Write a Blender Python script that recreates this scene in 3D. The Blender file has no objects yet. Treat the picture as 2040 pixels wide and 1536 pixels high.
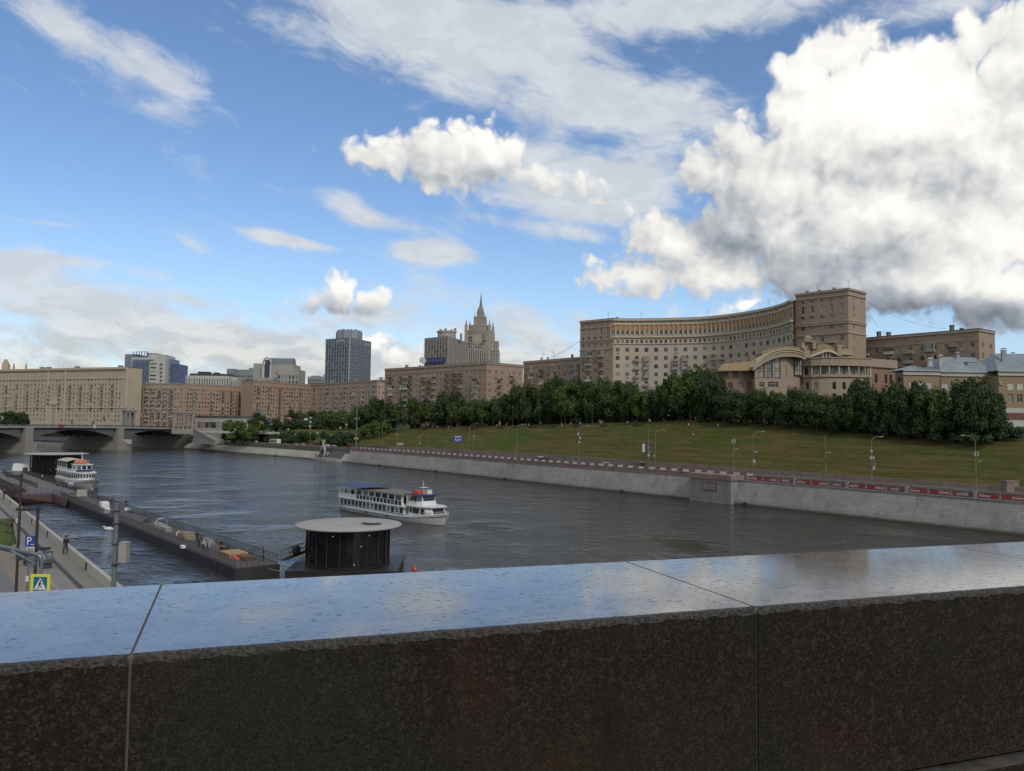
import bpy, math, random
from math import sin, cos, pi, radians, sqrt, atan2
from mathutils import Matrix, Vector
random.seed(7)
S = bpy.context.scene
COL = S.collection
# ---------------------------------------------------------------- camera
FPX, PW, PH, H = 1560.0, 2040.0, 1536.0, 18.0
PITCH, ROLL = math.atan(82/1560), radians(0.8)
RM = Matrix.Rotation(pi/2+PITCH, 3, 'X') @ Matrix.Rotation(ROLL, 3, 'Z')
def ray(px, py):
    return RM @ Vector(((px-PW/2)/FPX, (PH/2-py)/FPX, -1))
def at(px, py, Y=None, z=None):
    r = ray(px, py)
    t = Y/r.y if Y is not None else (z-H)/r.z
    return Vector((r.x*t, r.y*t, H+r.z*t))
def xat(px, Y, py=850):
    return at(px, py, Y=Y).x
cd = bpy.data.cameras.new('camera'); cam = bpy.data.objects.new('camera', cd); COL.objects.link(cam)
cam.matrix_world = Matrix.Translation((0, 0, H)) @ RM.to_4x4()
cd.sensor_width = 36; cd.lens = 36*FPX/PW; cd.clip_start = .05; cd.clip_end = 20000
S.camera = cam
# ---------------------------------------------------------------- mesh helpers
class MB:
    def __init__(s): s.v=[]; s.f=[]; s.m=[]; s.uv=[]
    def quad(s, a, b, c, d, m=0, uv=None):
        i=len(s.v); s.v += [tuple(a),tuple(b),tuple(c),tuple(d)]; s.f.append((i,i+1,i+2,i+3)); s.m.append(m); s.uv.append(uv)
    def poly(s, pts, m=0):
        i=len(s.v); s.v += [tuple(p) for p in pts]; s.f.append(tuple(range(i,i+len(pts)))); s.m.append(m); s.uv.append(None)
    def bx(s, x0,x1,y0,y1,z0,z1, m=0, T=None):
        p=[(x0,y0,z0),(x1,y0,z0),(x1,y1,z0),(x0,y1,z0),(x0,y0,z1),(x1,y0,z1),(x1,y1,z1),(x0,y1,z1)]
        if T is not None: p=[tuple(T@Vector(q)) for q in p]
        i=len(s.v); s.v+=p
        for f in ((0,3,2,1),(4,5,6,7),(0,1,5,4),(1,2,6,5),(2,3,7,6),(3,0,4,7)):
            s.f.append(tuple(i+k for k in f)); s.m.append(m); s.uv.append(None)
    def beam(s, A, B, z0, z1, th, m=0, off=0):
        # box standing on the line A-B (xy), thickness th centred, off shifts to the viewer side
        A=Vector(A[:2]);B=Vector(B[:2]); d=(B-A).normalized(); n=Vector((d.y,-d.x))
        a=A+n*(off+th/2); b=B+n*(off+th/2); c=B+n*(off-th/2); e=A+n*(off-th/2)
        s.prism([a,b,c,e], z0, z1, m)
    def prism(s, P, z0, z1, m=0, cap=True, m2=None):
        n=len(P); i=len(s.v)
        s.v += [(p[0],p[1],z0) for p in P]+[(p[0],p[1],z1) for p in P]
        for k in range(n):
            j=(k+1)%n; s.f.append((i+k,i+j,i+n+j,i+n+k)); s.m.append(m); s.uv.append(None)
        if cap:
            s.f.append(tuple(i+k for k in range(n-1,-1,-1))); s.m.append(m if m2 is None else m2); s.uv.append(None)
            s.f.append(tuple(i+n+k for k in range(n))); s.m.append(m if m2 is None else m2); s.uv.append(None)
    def cyl(s, p0, p1, r0, r1=None, n=8, m=0, caps=True):
        if r1 is None: r1=r0
        p0=Vector(p0);p1=Vector(p1); d=(p1-p0).normalized()
        a=d.orthogonal().normalized(); b=d.cross(a); i=len(s.v)
        for p,r in ((p0,r0),(p1,r1)):
            for k in range(n):
                t=2*pi*k/n; s.v.append(tuple(p+a*(r*cos(t))+b*(r*sin(t))))
        for k in range(n):
            j=(k+1)%n; s.f.append((i+k,i+j,i+n+j,i+n+k)); s.m.append(m); s.uv.append(None)
        if caps:
            s.f.append(tuple(i+k for k in range(n-1,-1,-1))); s.m.append(m); s.uv.append(None)
            s.f.append(tuple(i+n+k for k in range(n))); s.m.append(m); s.uv.append(None)
    def tube(s, pts, r, n=6, m=0):
        for a,b in zip(pts[:-1],pts[1:]): s.cyl(a,b,r,r,n,m)
    def lathe(s, prof, c=(0,0,0), n=24, m=0, sx=1, sy=1, rz=0):
        i=len(s.v); k=len(prof)
        for r,z in prof:
            for q in range(n):
                t=2*pi*q/n; x=r*cos(t)*sx; y=r*sin(t)*sy
                s.v.append((c[0]+x*cos(rz)-y*sin(rz), c[1]+x*sin(rz)+y*cos(rz), c[2]+z))
        for a in range(k-1):
            for q in range(n):
                w=(q+1)%n; s.f.append((i+a*n+q,i+a*n+w,i+(a+1)*n+w,i+(a+1)*n+q)); s.m.append(m); s.uv.append(None)
        s.f.append(tuple(i+q for q in range(n-1,-1,-1))); s.m.append(m); s.uv.append(None)
        s.f.append(tuple(i+(k-1)*n+q for q in range(n))); s.m.append(m); s.uv.append(None)
    def loft(s, rings, m=0, caps=True, closed=True):
        i=len(s.v); n=len(rings[0])
        for r in rings: s.v += [tuple(p) for p in r]
        for a in range(len(rings)-1):
            for q in range(n if closed else n-1):
                w=(q+1)%n; s.f.append((i+a*n+q,i+a*n+w,i+(a+1)*n+w,i+(a+1)*n+q)); s.m.append(m if not callable(m) else m(a,q)); s.uv.append(None)
        if caps:
            mm = m if not callable(m) else m(0,0)
            s.f.append(tuple(i+q for q in range(n-1,-1,-1))); s.m.append(mm); s.uv.append(None)
            s.f.append(tuple(i+(len(rings)-1)*n+q for q in range(n))); s.m.append(mm); s.uv.append(None)
    def add(s, o, T=None):
        i=len(s.v)
        s.v += o.v if T is None else [tuple(T@Vector(q)) for q in o.v]
        s.f += [tuple(i+k for k in f) for f in o.f]; s.m += o.m; s.uv += o.uv
    def mesh(s, name, mats, smooth=False):
        me=bpy.data.meshes.new(name); me.from_pydata(s.v, [], s.f)
        mats = mats if isinstance(mats,(list,tuple)) else [mats]
        for q in mats: me.materials.append(q)
        if any(s.m): me.polygons.foreach_set('material_index', s.m)
        if any(u is not None for u in s.uv):
            L=me.uv_layers.new(name='UVMap'); k=0; fl=[]
            for f,u in zip(s.f,s.uv):
                for j in range(len(f)): fl += list(u[j]) if u else [0,0]
            L.data.foreach_set('uv', fl)
        if smooth:
            me.polygons.foreach_set('use_smooth', [True]*len(s.f))
            me.set_sharp_from_angle(angle=radians(42))
        me.update(); return me
    def build(s, name, mats, parent=None, smooth=False, local=False):
        return obj(name, s.mesh(name, mats, smooth), parent, local)
def obj(name, me, parent=None, local=False):
    o=bpy.data.objects.new(name, me); COL.objects.link(o)
    if parent is not None:
        o.parent=parent
        if not local: o.location = -ORG.get(parent.name, Vector((0,0,0)))
    return o
ORG={}
def tag(o, label=None, cat=None, group=None, kind=None):
    if label: o['label']=label
    if cat: o['category']=cat
    if group: o['group']=group
    if kind: o['kind']=kind
    return o
def thing(name, label, cat, loc=(0,0,0), rz=0, group=None):
    o=bpy.data.objects.new(name, None); COL.objects.link(o)
    o.location=loc; o.rotation_euler=(0,0,rz); ORG[o.name]=Vector(loc[:3])
    return tag(o,label,cat,group)
def kids(o): return KIDS.get(o.name) or [c for c in o.children]
KIDS={}
def dup(root, loc, rz=0, label=None, group=None, sc=None, swap=None):
    def cp(o, par):
        c=o.copy(); COL.objects.link(c)
        if par is not None:
            c.parent=par; c.matrix_parent_inverse=o.matrix_parent_inverse.copy()
        for ch in o.children: cp(ch, c)
        return c
    r=cp(root, None); r.location=loc; r.rotation_euler=(0,0,rz)
    if sc: r.scale = sc if isinstance(sc,(tuple,list)) else (sc,sc,sc)
    if label: r['label']=label
    if group: r['group']=group
    if swap:
        for ch in r.children:
            for i,sl in enumerate(ch.material_slots):
                if sl.material and sl.material.name in swap:
                    sl.link='OBJECT'; sl.material=swap[sl.material.name]
    return r
def struct(o): o['kind']='structure'; return o
ORD=['first','second','third','fourth','fifth','sixth','seventh','eighth','ninth','tenth','eleventh','twelfth','thirteenth','fourteenth','fifteenth','sixteenth','seventeenth','eighteenth','nineteenth','twentieth','twenty-first','twenty-second','twenty-third','twenty-fourth','twenty-fifth','twenty-sixth','twenty-seventh','twenty-eighth','twenty-ninth','thirtieth']
# ---------------------------------------------------------------- materials
MATS={}
class NT:
    def __init__(s, t): s.t=t
    def n(s, typ, **k):
        x=s.t.nodes.new(typ)
        for a,b in k.items():
            if a=='i':
                for q,v in b.items(): s.put(x.inputs[q], v)
            else: setattr(x,a,b)
        return x
    def put(s, sock, v):
        if isinstance(v, bpy.types.NodeSocket): s.t.links.new(v, sock)
        elif isinstance(v, bpy.types.Node): s.t.links.new(v.outputs[0], sock)
        else: sock.default_value=v
    def math(s, op, a, b=None, c=None, clamp=False):
        x=s.n('ShaderNodeMath', operation=op, use_clamp=clamp); s.put(x.inputs[0],a)
        if b is not None: s.put(x.inputs[1],b)
        if c is not None: s.put(x.inputs[2],c)
        return x.outputs[0]
    def vm(s, op, a, b=None, c=None, scale=None):
        x=s.n('ShaderNodeVectorMath', operation=op); s.put(x.inputs[0],a)
        if b is not None: s.put(x.inputs[1],b)
        if c is not None: s.put(x.inputs[2],c)
        if scale is not None: s.put(x.inputs['Scale'],scale)
        return x.outputs['Value'] if op in ('LENGTH','DOT_PRODUCT','DISTANCE') else x.outputs[0]
    def noise(s, vec, scale, detail=4, rough=.55, out=0):
        return s.n('ShaderNodeTexNoise', i={'Vector':vec,'Scale':scale,'Detail':detail,'Roughness':rough}).outputs[out]
    def ramp(s, fac, a, b, v0=0., v1=1., smooth=True):
        x=s.n('ShaderNodeMapRange', interpolation_type='SMOOTHSTEP' if smooth else 'LINEAR', i={0:fac,1:a,2:b,3:v0,4:v1}); return x.outputs[0]
    def mix(s, fac, a, b, mode='MIX'):
        x=s.n('ShaderNodeMix', data_type='RGBA', blend_type=mode); s.put(x.inputs[0],fac)
        for k,v in ((6,a),(7,b)):
            if isinstance(v,(tuple,list)) and len(v)==3: v=(*v,1)
            s.put(x.inputs[k],v)
        return x.outputs[2]
    def bump(s, h, strength, dist, nrm=None):
        x=s.n('ShaderNodeBump', i={'Strength':strength,'Distance':dist,'Height':h})
        if nrm is not None: s.put(x.inputs['Normal'],nrm)
        return x.outputs[0]
def newmat(name):
    m=bpy.data.materials.new(name); m.use_nodes=True; t=m.node_tree; t.nodes.clear()
    N=NT(t); p=N.n('ShaderNodeBsdfPrincipled'); o=N.n('ShaderNodeOutputMaterial'); t.links.new(p.outputs[0],o.inputs[0])
    MATS[name]=m; return m,N,p
def M(name, col, col2=None, scale=1., rough=.8, bump=0., bscale=None, metal=0., spec=None, detail=5, streak=0., isl=0., objr=0.):
    m,N,p=newmat(name)
    g=N.n('ShaderNodeNewGeometry'); pos=g.outputs['Position']
    if col2 is None: col2=tuple(c*.78 for c in col)
    f=N.ramp(N.noise(pos,scale,detail,.6),.3,.7)
    c=N.mix(f,col,col2)
    if streak>0:
        sc=N.vm('MULTIPLY',pos,(1,1,.12)); c=N.mix(N.ramp(N.noise(sc,.9,5,.6),.45,.75,0,streak),c,tuple(x*.45 for x in col))
    if isl>0:
        v=N.math('MULTIPLY_ADD',g.outputs['Random Per Island'],isl*2,1-isl); c=N.mix(1.,c,N.n('ShaderNodeCombineColor',i={0:v,1:v,2:v}).outputs[0],'MULTIPLY')
    if objr>0:
        r=N.n('ShaderNodeObjectInfo').outputs['Random']
        v=N.math('MULTIPLY_ADD',r,objr*2,1-objr); c=N.mix(1.,c,N.n('ShaderNodeCombineColor',i={0:v,1:v,2:v}).outputs[0],'MULTIPLY')
    N.put(p.inputs['Base Color'],c); p.inputs['Roughness'].default_value=rough; p.inputs['Metallic'].default_value=metal
    if spec is not None: p.inputs['Specular IOR Level'].default_value=spec
    if bump>0: N.put(p.inputs['Normal'],N.bump(N.noise(pos,bscale or scale*6,4,.6),bump,.05))
    return m
def brickmat(name, c1, c2, mortar, bw, bh, ms=.012, uv=False, rough=.85, stain=.35, bump=.4, var=.18):
    m,N,p=newmat(name)
    g=N.n('ShaderNodeNewGeometry'); pos=g.outputs['Position']
    if uv: vec=N.n('ShaderNodeUVMap').outputs[0]
    else:
        sx=N.n('ShaderNodeSeparateXYZ',i={0:pos}); nn=N.n('ShaderNodeSeparateXYZ',i={0:g.outputs['True Normal']})
        u=N.math('SUBTRACT',N.math('MULTIPLY',sx.outputs[1],nn.outputs[0]),N.math('MULTIPLY',sx.outputs[0],nn.outputs[1]))
        vec=N.n('ShaderNodeCombineXYZ',i={0:u,1:sx.outputs[2],2:0.}).outputs[0]
    b=N.n('ShaderNodeTexBrick',i={'Vector':vec,'Color1':(*c1,1),'Color2':(*c2,1),'Mortar':(*mortar,1),'Scale':1.,'Mortar Size':ms,'Mortar Smooth':.2,'Bias':0.,'Brick Width':bw,'Row Height':bh})
    c=b.outputs['Color']
    c=N.mix(N.ramp(N.noise(pos,.12,6,.65),.35,.7,0,stain),c,tuple(x*.55 for x in c1))
    sc=N.vm('MULTIPLY',pos,(1,1,.1)); c=N.mix(N.ramp(N.noise(sc,.7,5,.6),.5,.8,0,stain),c,tuple(x*.4 for x in c1))
    c=N.mix(N.ramp(N.noise(pos,2.5,5,.7),.5,.8,0,var),c,tuple(min(1,x*1.3) for x in c1))
    N.put(p.inputs['Base Color'],c); p.inputs['Roughness'].default_value=rough
    if bump>0: N.put(p.inputs['Normal'],N.bump(N.math('ADD',N.math('MULTIPLY',b.outputs['Fac'],-1.),N.math('MULTIPLY',N.noise(pos,8,4),.6)),bump,.03))
    return m
def glassmat(name, dark, light, thr=.75, rough=.06, tint2=None):
    # window panes: most dark, some with pale blinds or curtains behind them
    m,N,p=newmat(name)
    g=N.n('ShaderNodeNewGeometry'); r=N.math('FRACT',N.math('ADD',g.outputs['Random Per Island'],N.n('ShaderNodeObjectInfo').outputs['Random']))
    c=N.mix(N.ramp(r,thr,thr+.04),dark,light)
    r2=N.math('FRACT',N.math('MULTIPLY',r,7.31)); c=N.mix(N.math('MULTIPLY',r2,.6),c,tuple(x*.4 for x in dark))
    N.put(p.inputs['Base Color'],c); p.inputs['Roughness'].default_value=rough; p.inputs['IOR'].default_value=1.5
    return m
# ---------------------------------------------------------------- sky
SUN_EL, SUN_AZ = radians(40), radians(150)     # azimuth from +Y towards +X: high, to the right and a little behind
W=bpy.data.worlds.new('World'); S.world=W; W.use_nodes=True; W.node_tree.nodes.clear()
N=NT(W.node_tree)
d=N.n('ShaderNodeTexCoord').outputs['Generated']
sx=N.n('ShaderNodeSeparateXYZ',i={0:d})
az=N.math('ARCTAN2',sx.outputs[0],sx.outputs[1]); el=N.math('ARCSINE',sx.outputs[2])
Q=N.n('ShaderNodeCombineXYZ',i={0:az,1:el,2:0.}).outputs[0]
def azel(px,py):
    r=ray(px,py).normalized(); return atan2(r.x,r.y), math.asin(r.z)
ROTS=[-20,0,6,14,26,50]
def rots(n, vec):
    out={}
    x=n.n('ShaderNodeSeparateXYZ',i={0:vec})
    for r in ROTS:
        if r==0: out[r]=vec; continue
        c_,s_=cos(radians(r)),sin(radians(r))     # rotate by +r (image angles run clockwise)
        out[r]=n.n('ShaderNodeCombineXYZ',i={0:n.math('SUBTRACT',n.math('MULTIPLY',x.outputs[0],c_),n.math('MULTIPLY',x.outputs[1],s_)),
                 1:n.math('ADD',n.math('MULTIPLY',x.outputs[0],s_),n.math('MULTIPLY',x.outputs[1],c_)),2:0.}).outputs[0]
    return out
def after(n,vec,prev): return n.vm('MULTIPLY_ADD',prev,(1e-9,1e-9,1e-9),vec) if prev is not None else vec
def ell(N, V, prev, cx,cy,rx,ry,rot):
    r=min(ROTS,key=lambda k:abs(k-rot)); c_,s_=cos(radians(r)),sin(radians(r))
    a,e=azel(cx,cy); sxr=(azel(cx+20,cy)[0]-azel(cx-20,cy)[0])/40; syr=(azel(cx,cy-20)[1]-azel(cx,cy+20)[1])/40
    a,e=a*c_-e*s_, a*s_+e*c_
    ix,iy=1/(rx*sxr),1/(ry*syr)
    return N.vm('LENGTH',N.vm('MULTIPLY_ADD',after(N,V[r],prev),(ix,iy,0),(-a*ix,-e*iy,0))), min(rx*sxr,ry*syr)
def n2(N,vec,scale,detail,rough,out=0):
    return N.n('ShaderNodeTexNoise',noise_dimensions='2D',i={'Vector':vec,'Scale':scale,'Detail':detail,'Roughness':rough}).outputs[out]
CUM=[(775,318,78,38,0),(850,294,86,50,0),(958,280,54,42,0),(985,316,64,50,0),(880,328,172,50,6),(915,300,70,50,0),(830,315,100,44,0),(1080,356,120,26,14),
 (1600,150,66,66,0),(1568,225,44,70,0),(1690,105,84,58,0),(1830,130,80,62,0),(1950,85,90,62,0),(2070,150,160,150,0),
 (1780,250,260,160,0),(1990,330,230,230,0),(1470,290,66,50,0),(1420,345,62,66,0),(1540,380,140,120,0),(1740,450,260,150,0),
 (1480,470,130,72,0),(1885,598,150,44,4),(1330,480,90,55,26),(1270,545,105,40,0),(1400,540,170,50,6),(1600,545,140,60,0),(1790,560,240,76,6),(2010,590,230,72,6),
 (680,580,44,32,0),(737,592,34,27,0),(665,602,84,22,0),(1490,613,30,18,0),(1395,631,36,9,0),(735,690,52,26,0),(790,716,46,22,0)]
# reusable density field
G=bpy.data.node_groups.new('cloud density','ShaderNodeTree')
G.interface.new_socket('Vector',in_out='INPUT',socket_type='NodeSocketVector'); G.interface.new_socket('D',in_out='OUTPUT',socket_type='NodeSocketFloat')
g=NT(G); gi=g.n('NodeGroupInput'); go=g.n('NodeGroupOutput'); q0=gi.outputs[0]
wn=n2(g,q0,22.,2.,.55,1)
q1=g.vm('ADD',q0,g.vm('SCALE',g.vm('SUBTRACT',wn,(.5,.5,.5)),scale=.03))
V1=rots(g,q1)
acc=None
for e in CUM:
    L,r=ell(g,V1,acc if CUM.index(e)%4==0 else None,*e)
    s_=g.math('MULTIPLY_ADD',L,-r,r)
    acc=s_ if acc is None else g.math('SMOOTH_MAX',acc,s_,.006)
def voro(sc,am,prev):
    v=g.n('ShaderNodeTexVoronoi',voronoi_dimensions='2D',feature='F1',i={'Vector':after(g,q1,prev),'Scale':sc}).outputs['Distance']
    return g.math('ADD',prev,g.math('MULTIPLY',g.math('SUBTRACT',.5,v),am))
acc=voro(29.,.019,acc); acc=voro(64.,.013,acc); acc=voro(150.,.004,acc)
b2=g.math('MULTIPLY',g.math('SUBTRACT',n2(g,after(g,q1,acc),55.,4,.55),.46),.010)
g.put(go.inputs[0],g.math('ADD',acc,b2))
def dens(v):
    x=N.n('ShaderNodeGroup'); x.node_tree=G; N.put(x.inputs[0],v); return x.outputs[0]
VQ=rots(N,Q)
D0=dens(Q); D1=dens(N.vm('ADD',after(N,Q,D0),(.011,.017,0.)))
relief=N.math('MULTIPLY',N.math('SUBTRACT',D0,D1),11.)
def field(L, soft=1.25, prev=None):
    acc=prev
    for k,(cx,cy,rx,ry,rot,w) in enumerate(L):
        l,_=ell(N,VQ,acc if k%4==0 else None,cx,cy,rx,ry,rot); s_=N.ramp(l,0.,soft,w,0.)
        acc=N.math('MULTIPLY',s_,1.) if acc is prev else N.math('ADD',acc,s_)
    return acc
TONE=field([(1770,200,300,190,0,.55),(1990,480,190,140,0,.55),(1600,170,90,110,0,.25),(960,275,120,60,0,.35),(760,300,80,50,0,.15),(700,570,90,30,0,.35),(1490,608,60,26,0,.6),(1340,500,70,40,0,.22),(1400,560,130,26,8,.3),
 (1240,560,60,30,0,.15),(1560,440,60,60,0,.22),(1680,460,110,60,0,.12),(740,680,70,30,0,.4),(900,340,240,28,6,-.12),(670,622,120,22,0,-.35),
 (1440,470,150,46,32,-.46),(1350,545,50,30,0,-.25),(1590,560,110,55,0,-.34),(1850,400,130,60,0,.18),(1800,620,330,50,4,-.42),(1980,640,260,50,4,-.35),(1780,530,100,60,0,-.16),(1500,330,110,60,0,-.08),
 (1800,300,110,26,-8,-.2),(1880,370,100,60,0,-.2),(1600,440,50,60,0,-.14),(1650,340,160,60,0,-.05),(40,510,90,30,0,.2),(40,550,120,30,0,-.2),(420,604,200,16,4,.3),(300,640,220,24,3,.3)],1.25,relief)
shade=N.math('ADD',N.math('ADD',.80,relief),TONE,clamp=False)
shade=N.math('ADD',shade,N.math('MULTIPLY',N.math('SUBTRACT',n2(N,Q,26.,4,.55),.5),.12))
ccol=N.n('ShaderNodeValToRGB'); N.put(ccol.inputs[0],N.math('MULTIPLY',shade,.7,clamp=True))
cr=ccol.color_ramp; cr.elements[0].position=.0; cr.elements[0].color=(.20,.225,.27,1); cr.elements[1].position=1.; cr.elements[1].color=(1.12,1.08,1.0,1)
for p_,c_ in ((.22,(.33,.36,.41,1)),(.42,(.52,.545,.57,1)),(.62,(.78,.77,.755,1)),(.8,(.96,.94,.90,1))):
    x=cr.elements.new(p_); x.color=c_
# clear sky: Nishita, slightly enriched
sky=N.n('ShaderNodeTexSky',sky_type='NISHITA',sun_disc=False,sun_elevation=SUN_EL,sun_rotation=SUN_AZ,altitude=150.,air_density=1.,dust_density=.4,ozone_density=2.0)
skyc=N.mix(1.,sky.outputs[0],(.93,1.02,1.13),'MULTIPLY')
# thin high sheets and wisps
THIN=[(780,50,340,130,10,1.),(1050,115,360,95,16,1.),(1280,230,250,80,10,1.1),(980,200,190,40,14,.6),(1500,10,300,60,0,.9),(1230,20,330,80,0,.9),(1900,5,260,45,0,.8),
 (150,60,150,66,26,.85),(330,150,130,56,26,1.),(320,222,110,30,6,.75),(60,30,150,50,30,.55),(370,320,80,34,20,.4),(220,180,60,60,50,.3),
 (1120,350,270,75,14,1.25),(1230,380,170,80,-20,1.1),(1000,400,160,40,10,.6),(1150,468,130,20,5,.6),(960,440,140,18,5,.35),(880,480,110,50,0,.5),
 (540,478,130,22,5,.6),(640,490,90,12,5,.6),(385,480,70,34,22,.7),(90,445,110,9,3,.6),(300,545,60,16,6,.6),(500,543,60,16,8,.45),
 (40,525,110,44,0,.95),(160,520,150,16,0,.6),(120,580,280,60,0,.7),(300,645,380,58,6,.85),(100,700,360,70,0,.85),(540,700,240,70,0,.8),(850,610,150,120,0,.6),(1080,690,220,80,0,.9),(760,740,380,70,0,.9),(1010,620,80,40,0,.35),(690,632,120,40,0,.6),(300,790,500,60,0,.8),(1000,790,500,60,0,.9),(1700,820,600,60,0,.6),
 (690,405,66,36,6,1.1),(735,440,74,24,0,1.),(860,505,105,30,0,1.1),(535,468,60,20,6,.7),(450,610,180,24,6,.6)]
TF=field(THIN,1.35,shade)
wq=N.vm('ADD',Q,N.vm('SCALE',N.vm('SUBTRACT',n2(N,Q,9.,2.,.5,1),(.5,.5,.5)),scale=.05))
st=N.n('ShaderNodeMapping',vector_type='TEXTURE',i={0:wq,1:(0,0,0),2:(0,0,radians(-14)),3:(1.,.36,1.)}).outputs[0]
sn=n2(N,st,13.,7,.62)
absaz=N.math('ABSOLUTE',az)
behind=N.math('MAXIMUM',N.ramp(absaz,.75,1.3,0.,1.),N.ramp(el,.55,.95,0.,1.))  # unseen bright cloud cover added behind and overhead, to light the house fronts
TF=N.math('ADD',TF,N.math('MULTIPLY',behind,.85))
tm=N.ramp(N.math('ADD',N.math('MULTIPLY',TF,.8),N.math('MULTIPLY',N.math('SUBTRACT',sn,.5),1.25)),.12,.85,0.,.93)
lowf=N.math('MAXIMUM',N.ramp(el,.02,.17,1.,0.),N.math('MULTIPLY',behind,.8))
tcol=N.mix(lowf,(.69,.73,.775),(.82,.77,.67))
low2=N.ramp(n2(N,N.vm('MULTIPLY',wq,(1.,2.6,1.)),15.,6,.62),.36,.6)
tcol=N.mix(N.math('MULTIPLY',low2,N.math('MULTIPLY_ADD',lowf,.4,.35)),tcol,N.mix(lowf,(.47,.53,.60),(.39,.44,.485)))
base=N.n('ShaderNodeVectorMath',operation='SCALE',i={0:skyc,'Scale':.128}).outputs[0]
hz=N.ramp(el,-.02,.26,.36,0.,False)
base=N.mix(hz,base,(.62,.74,.82))
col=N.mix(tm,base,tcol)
cm=N.ramp(D0,-.003,.014)
col=N.mix(cm,col,ccol.outputs[0])
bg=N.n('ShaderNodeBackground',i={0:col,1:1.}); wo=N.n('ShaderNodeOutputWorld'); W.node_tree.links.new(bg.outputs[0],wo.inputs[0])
W.cycles.sampling_method='MANUAL'; W.cycles.sample_map_resolution=512
ld=bpy.data.lights.new('sun','SUN'); ld.energy=1.8; ld.angle=radians(16); ld.color=(1.,.925,.84)
sun=bpy.data.objects.new('sun',ld); COL.objects.link(sun)
sun.rotation_euler=Vector((-sin(SUN_AZ)*cos(SUN_EL),-cos(SUN_AZ)*cos(SUN_EL),-sin(SUN_EL))).to_track_quat('-Z','Y').to_euler()
S.view_settings.view_transform='Standard'; S.view_settings.look='None'; S.view_settings.exposure=0.; S.view_settings.gamma=1.
S.cycles.max_bounces=6; S.cycles.diffuse_bounces=2; S.cycles.glossy_bounces=3; S.cycles.transmission_bounces=3; S.cycles.transparent_max_bounces=8
# ---------------------------------------------------------------- the river, its banks and the ground
UP=Vector((0,0,1))
WP=[at(2040,1068.6,z=0),at(1640,1025,z=0),at(1350,992,z=0),at(1146,972.5,z=0),at(950,949,z=0),at(702,923,z=0),at(613,914,z=0),at(370,894,z=0)]
d0=(WP[0]-WP[1]).normalized()
WP=[WP[0]+d0*900,WP[0]+d0*60]+WP+[at(240,885,z=0),at(75,878,z=0),Vector((-760,860,0)),Vector((-1500,1250,0))]
#          toe offset, toe z, top offset, top z
PRO=[(24,7.0,50,16.6),(24,7.0,50,16.6),(24,7.0,50,16.6),(24,7.1,50,17.0),(24,7.4,50,19.8),(24.5,7.8,51,21.0),(25,7.9,51,19.8),(25,7.6,51,17.3),(25,7.2,48,15.2),(25,6.6,44,13.4),(25,6.4,42,13.4),(25,6.4,42,13.4),(25,6.4,42,13.4),(25,6.4,42,13.4)]
NPX=[]                                       # dense stations along the right bank
for k in range(len(WP)-1):
    L=(WP[k+1]-WP[k]).length; n=max(2,int(L/12)) if L<400 else 12
    for j in range(n):
        t=j/n; NPX.append((WP[k].lerp(WP[k+1],t), tuple(a+(b-a)*t for a,b in zip(PRO[k],PRO[k+1]))))
NPX.append((WP[-1],PRO[-1]))
# smooth the polyline a little, then normals pointing away from the water
P_=[p for p,_ in NPX]
for _ in range(6): P_=[P_[0]]+[(P_[i-1]+P_[i]*2+P_[i+1])/4 for i in range(1,len(P_)-1)]+[P_[-1]]
PR=[q for _,q in NPX]; NB=len(P_)
NR=[]
for i in range(NB):
    d=(P_[min(NB-1,i+1)]-P_[max(0,i-1)]).normalized(); NR.append(Vector((d.y,-d.x,0)))
if NR[5].x<0: NR=[-n for n in NR]
SL=[0.]
for i in range(1,NB): SL.append(SL[-1]+(P_[i]-P_[i-1]).length)
def bank(s, off=0., z=0.):
    i=0
    while i<NB-2 and SL[i+1]<s: i+=1
    t=(s-SL[i])/(SL[i+1]-SL[i]); p=P_[i].lerp(P_[i+1],t); n=NR[i].lerp(NR[i+1],t).normalized()
    return Vector((p.x+n.x*off,p.y+n.y*off,z))
def prof(s):
    i=0
    while i<NB-2 and SL[i+1]<s: i+=1
    t=(s-SL[i])/(SL[i+1]-SL[i]); return tuple(a+(b-a)*t for a,b in zip(PR[i],PR[i+1]))
def bnorm(s):
    a=bank(s-3);b=bank(s+3); d=(b-a).normalized(); return Vector((d.y,-d.x,0)) if d.y>0 else Vector((-d.y,d.x,0))
def s_of_px(px, off=0., z=0.):
    # station where the bank line with this offset shows at picture column px
    best=min((abs((lambda v: (RM.transposed()@(v-Vector((0,0,H)))))(bank(s,off,z)).x/-(RM.transposed()@(bank(s,off,z)-Vector((0,0,H)))).z*FPX+PW/2-px),s) for s in range(850,int(SL[-1])-300,2))
    s=best[1]
    f=lambda s:(lambda v: v.x/-v.z*FPX+PW/2-px)(RM.transposed()@(bank(s,off,z)-Vector((0,0,H))))
    a,b=s-3,s+3
    for _ in range(30):
        m=(a+b)/2
        if (f(a)>0)==(f(m)>0): a=m
        else: b=m
    return (a+b)/2
def proj(v):
    c=RM.transposed()@(Vector(v)-Vector((0,0,H))); return (c.x/-c.z*FPX+PW/2, PH/2-c.y/-c.z*FPX)
RZ=5.9                                        # embankment road level
def groundz(s, off):
    a=prof(s)
    if off<a[0]: return RZ
    if off>a[2]: return a[3]
    t=(off-a[0])/(a[2]-a[0]); return a[1]+(a[3]-a[1])*(t*t*(3-2*t)*.35+t*.65)
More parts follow.
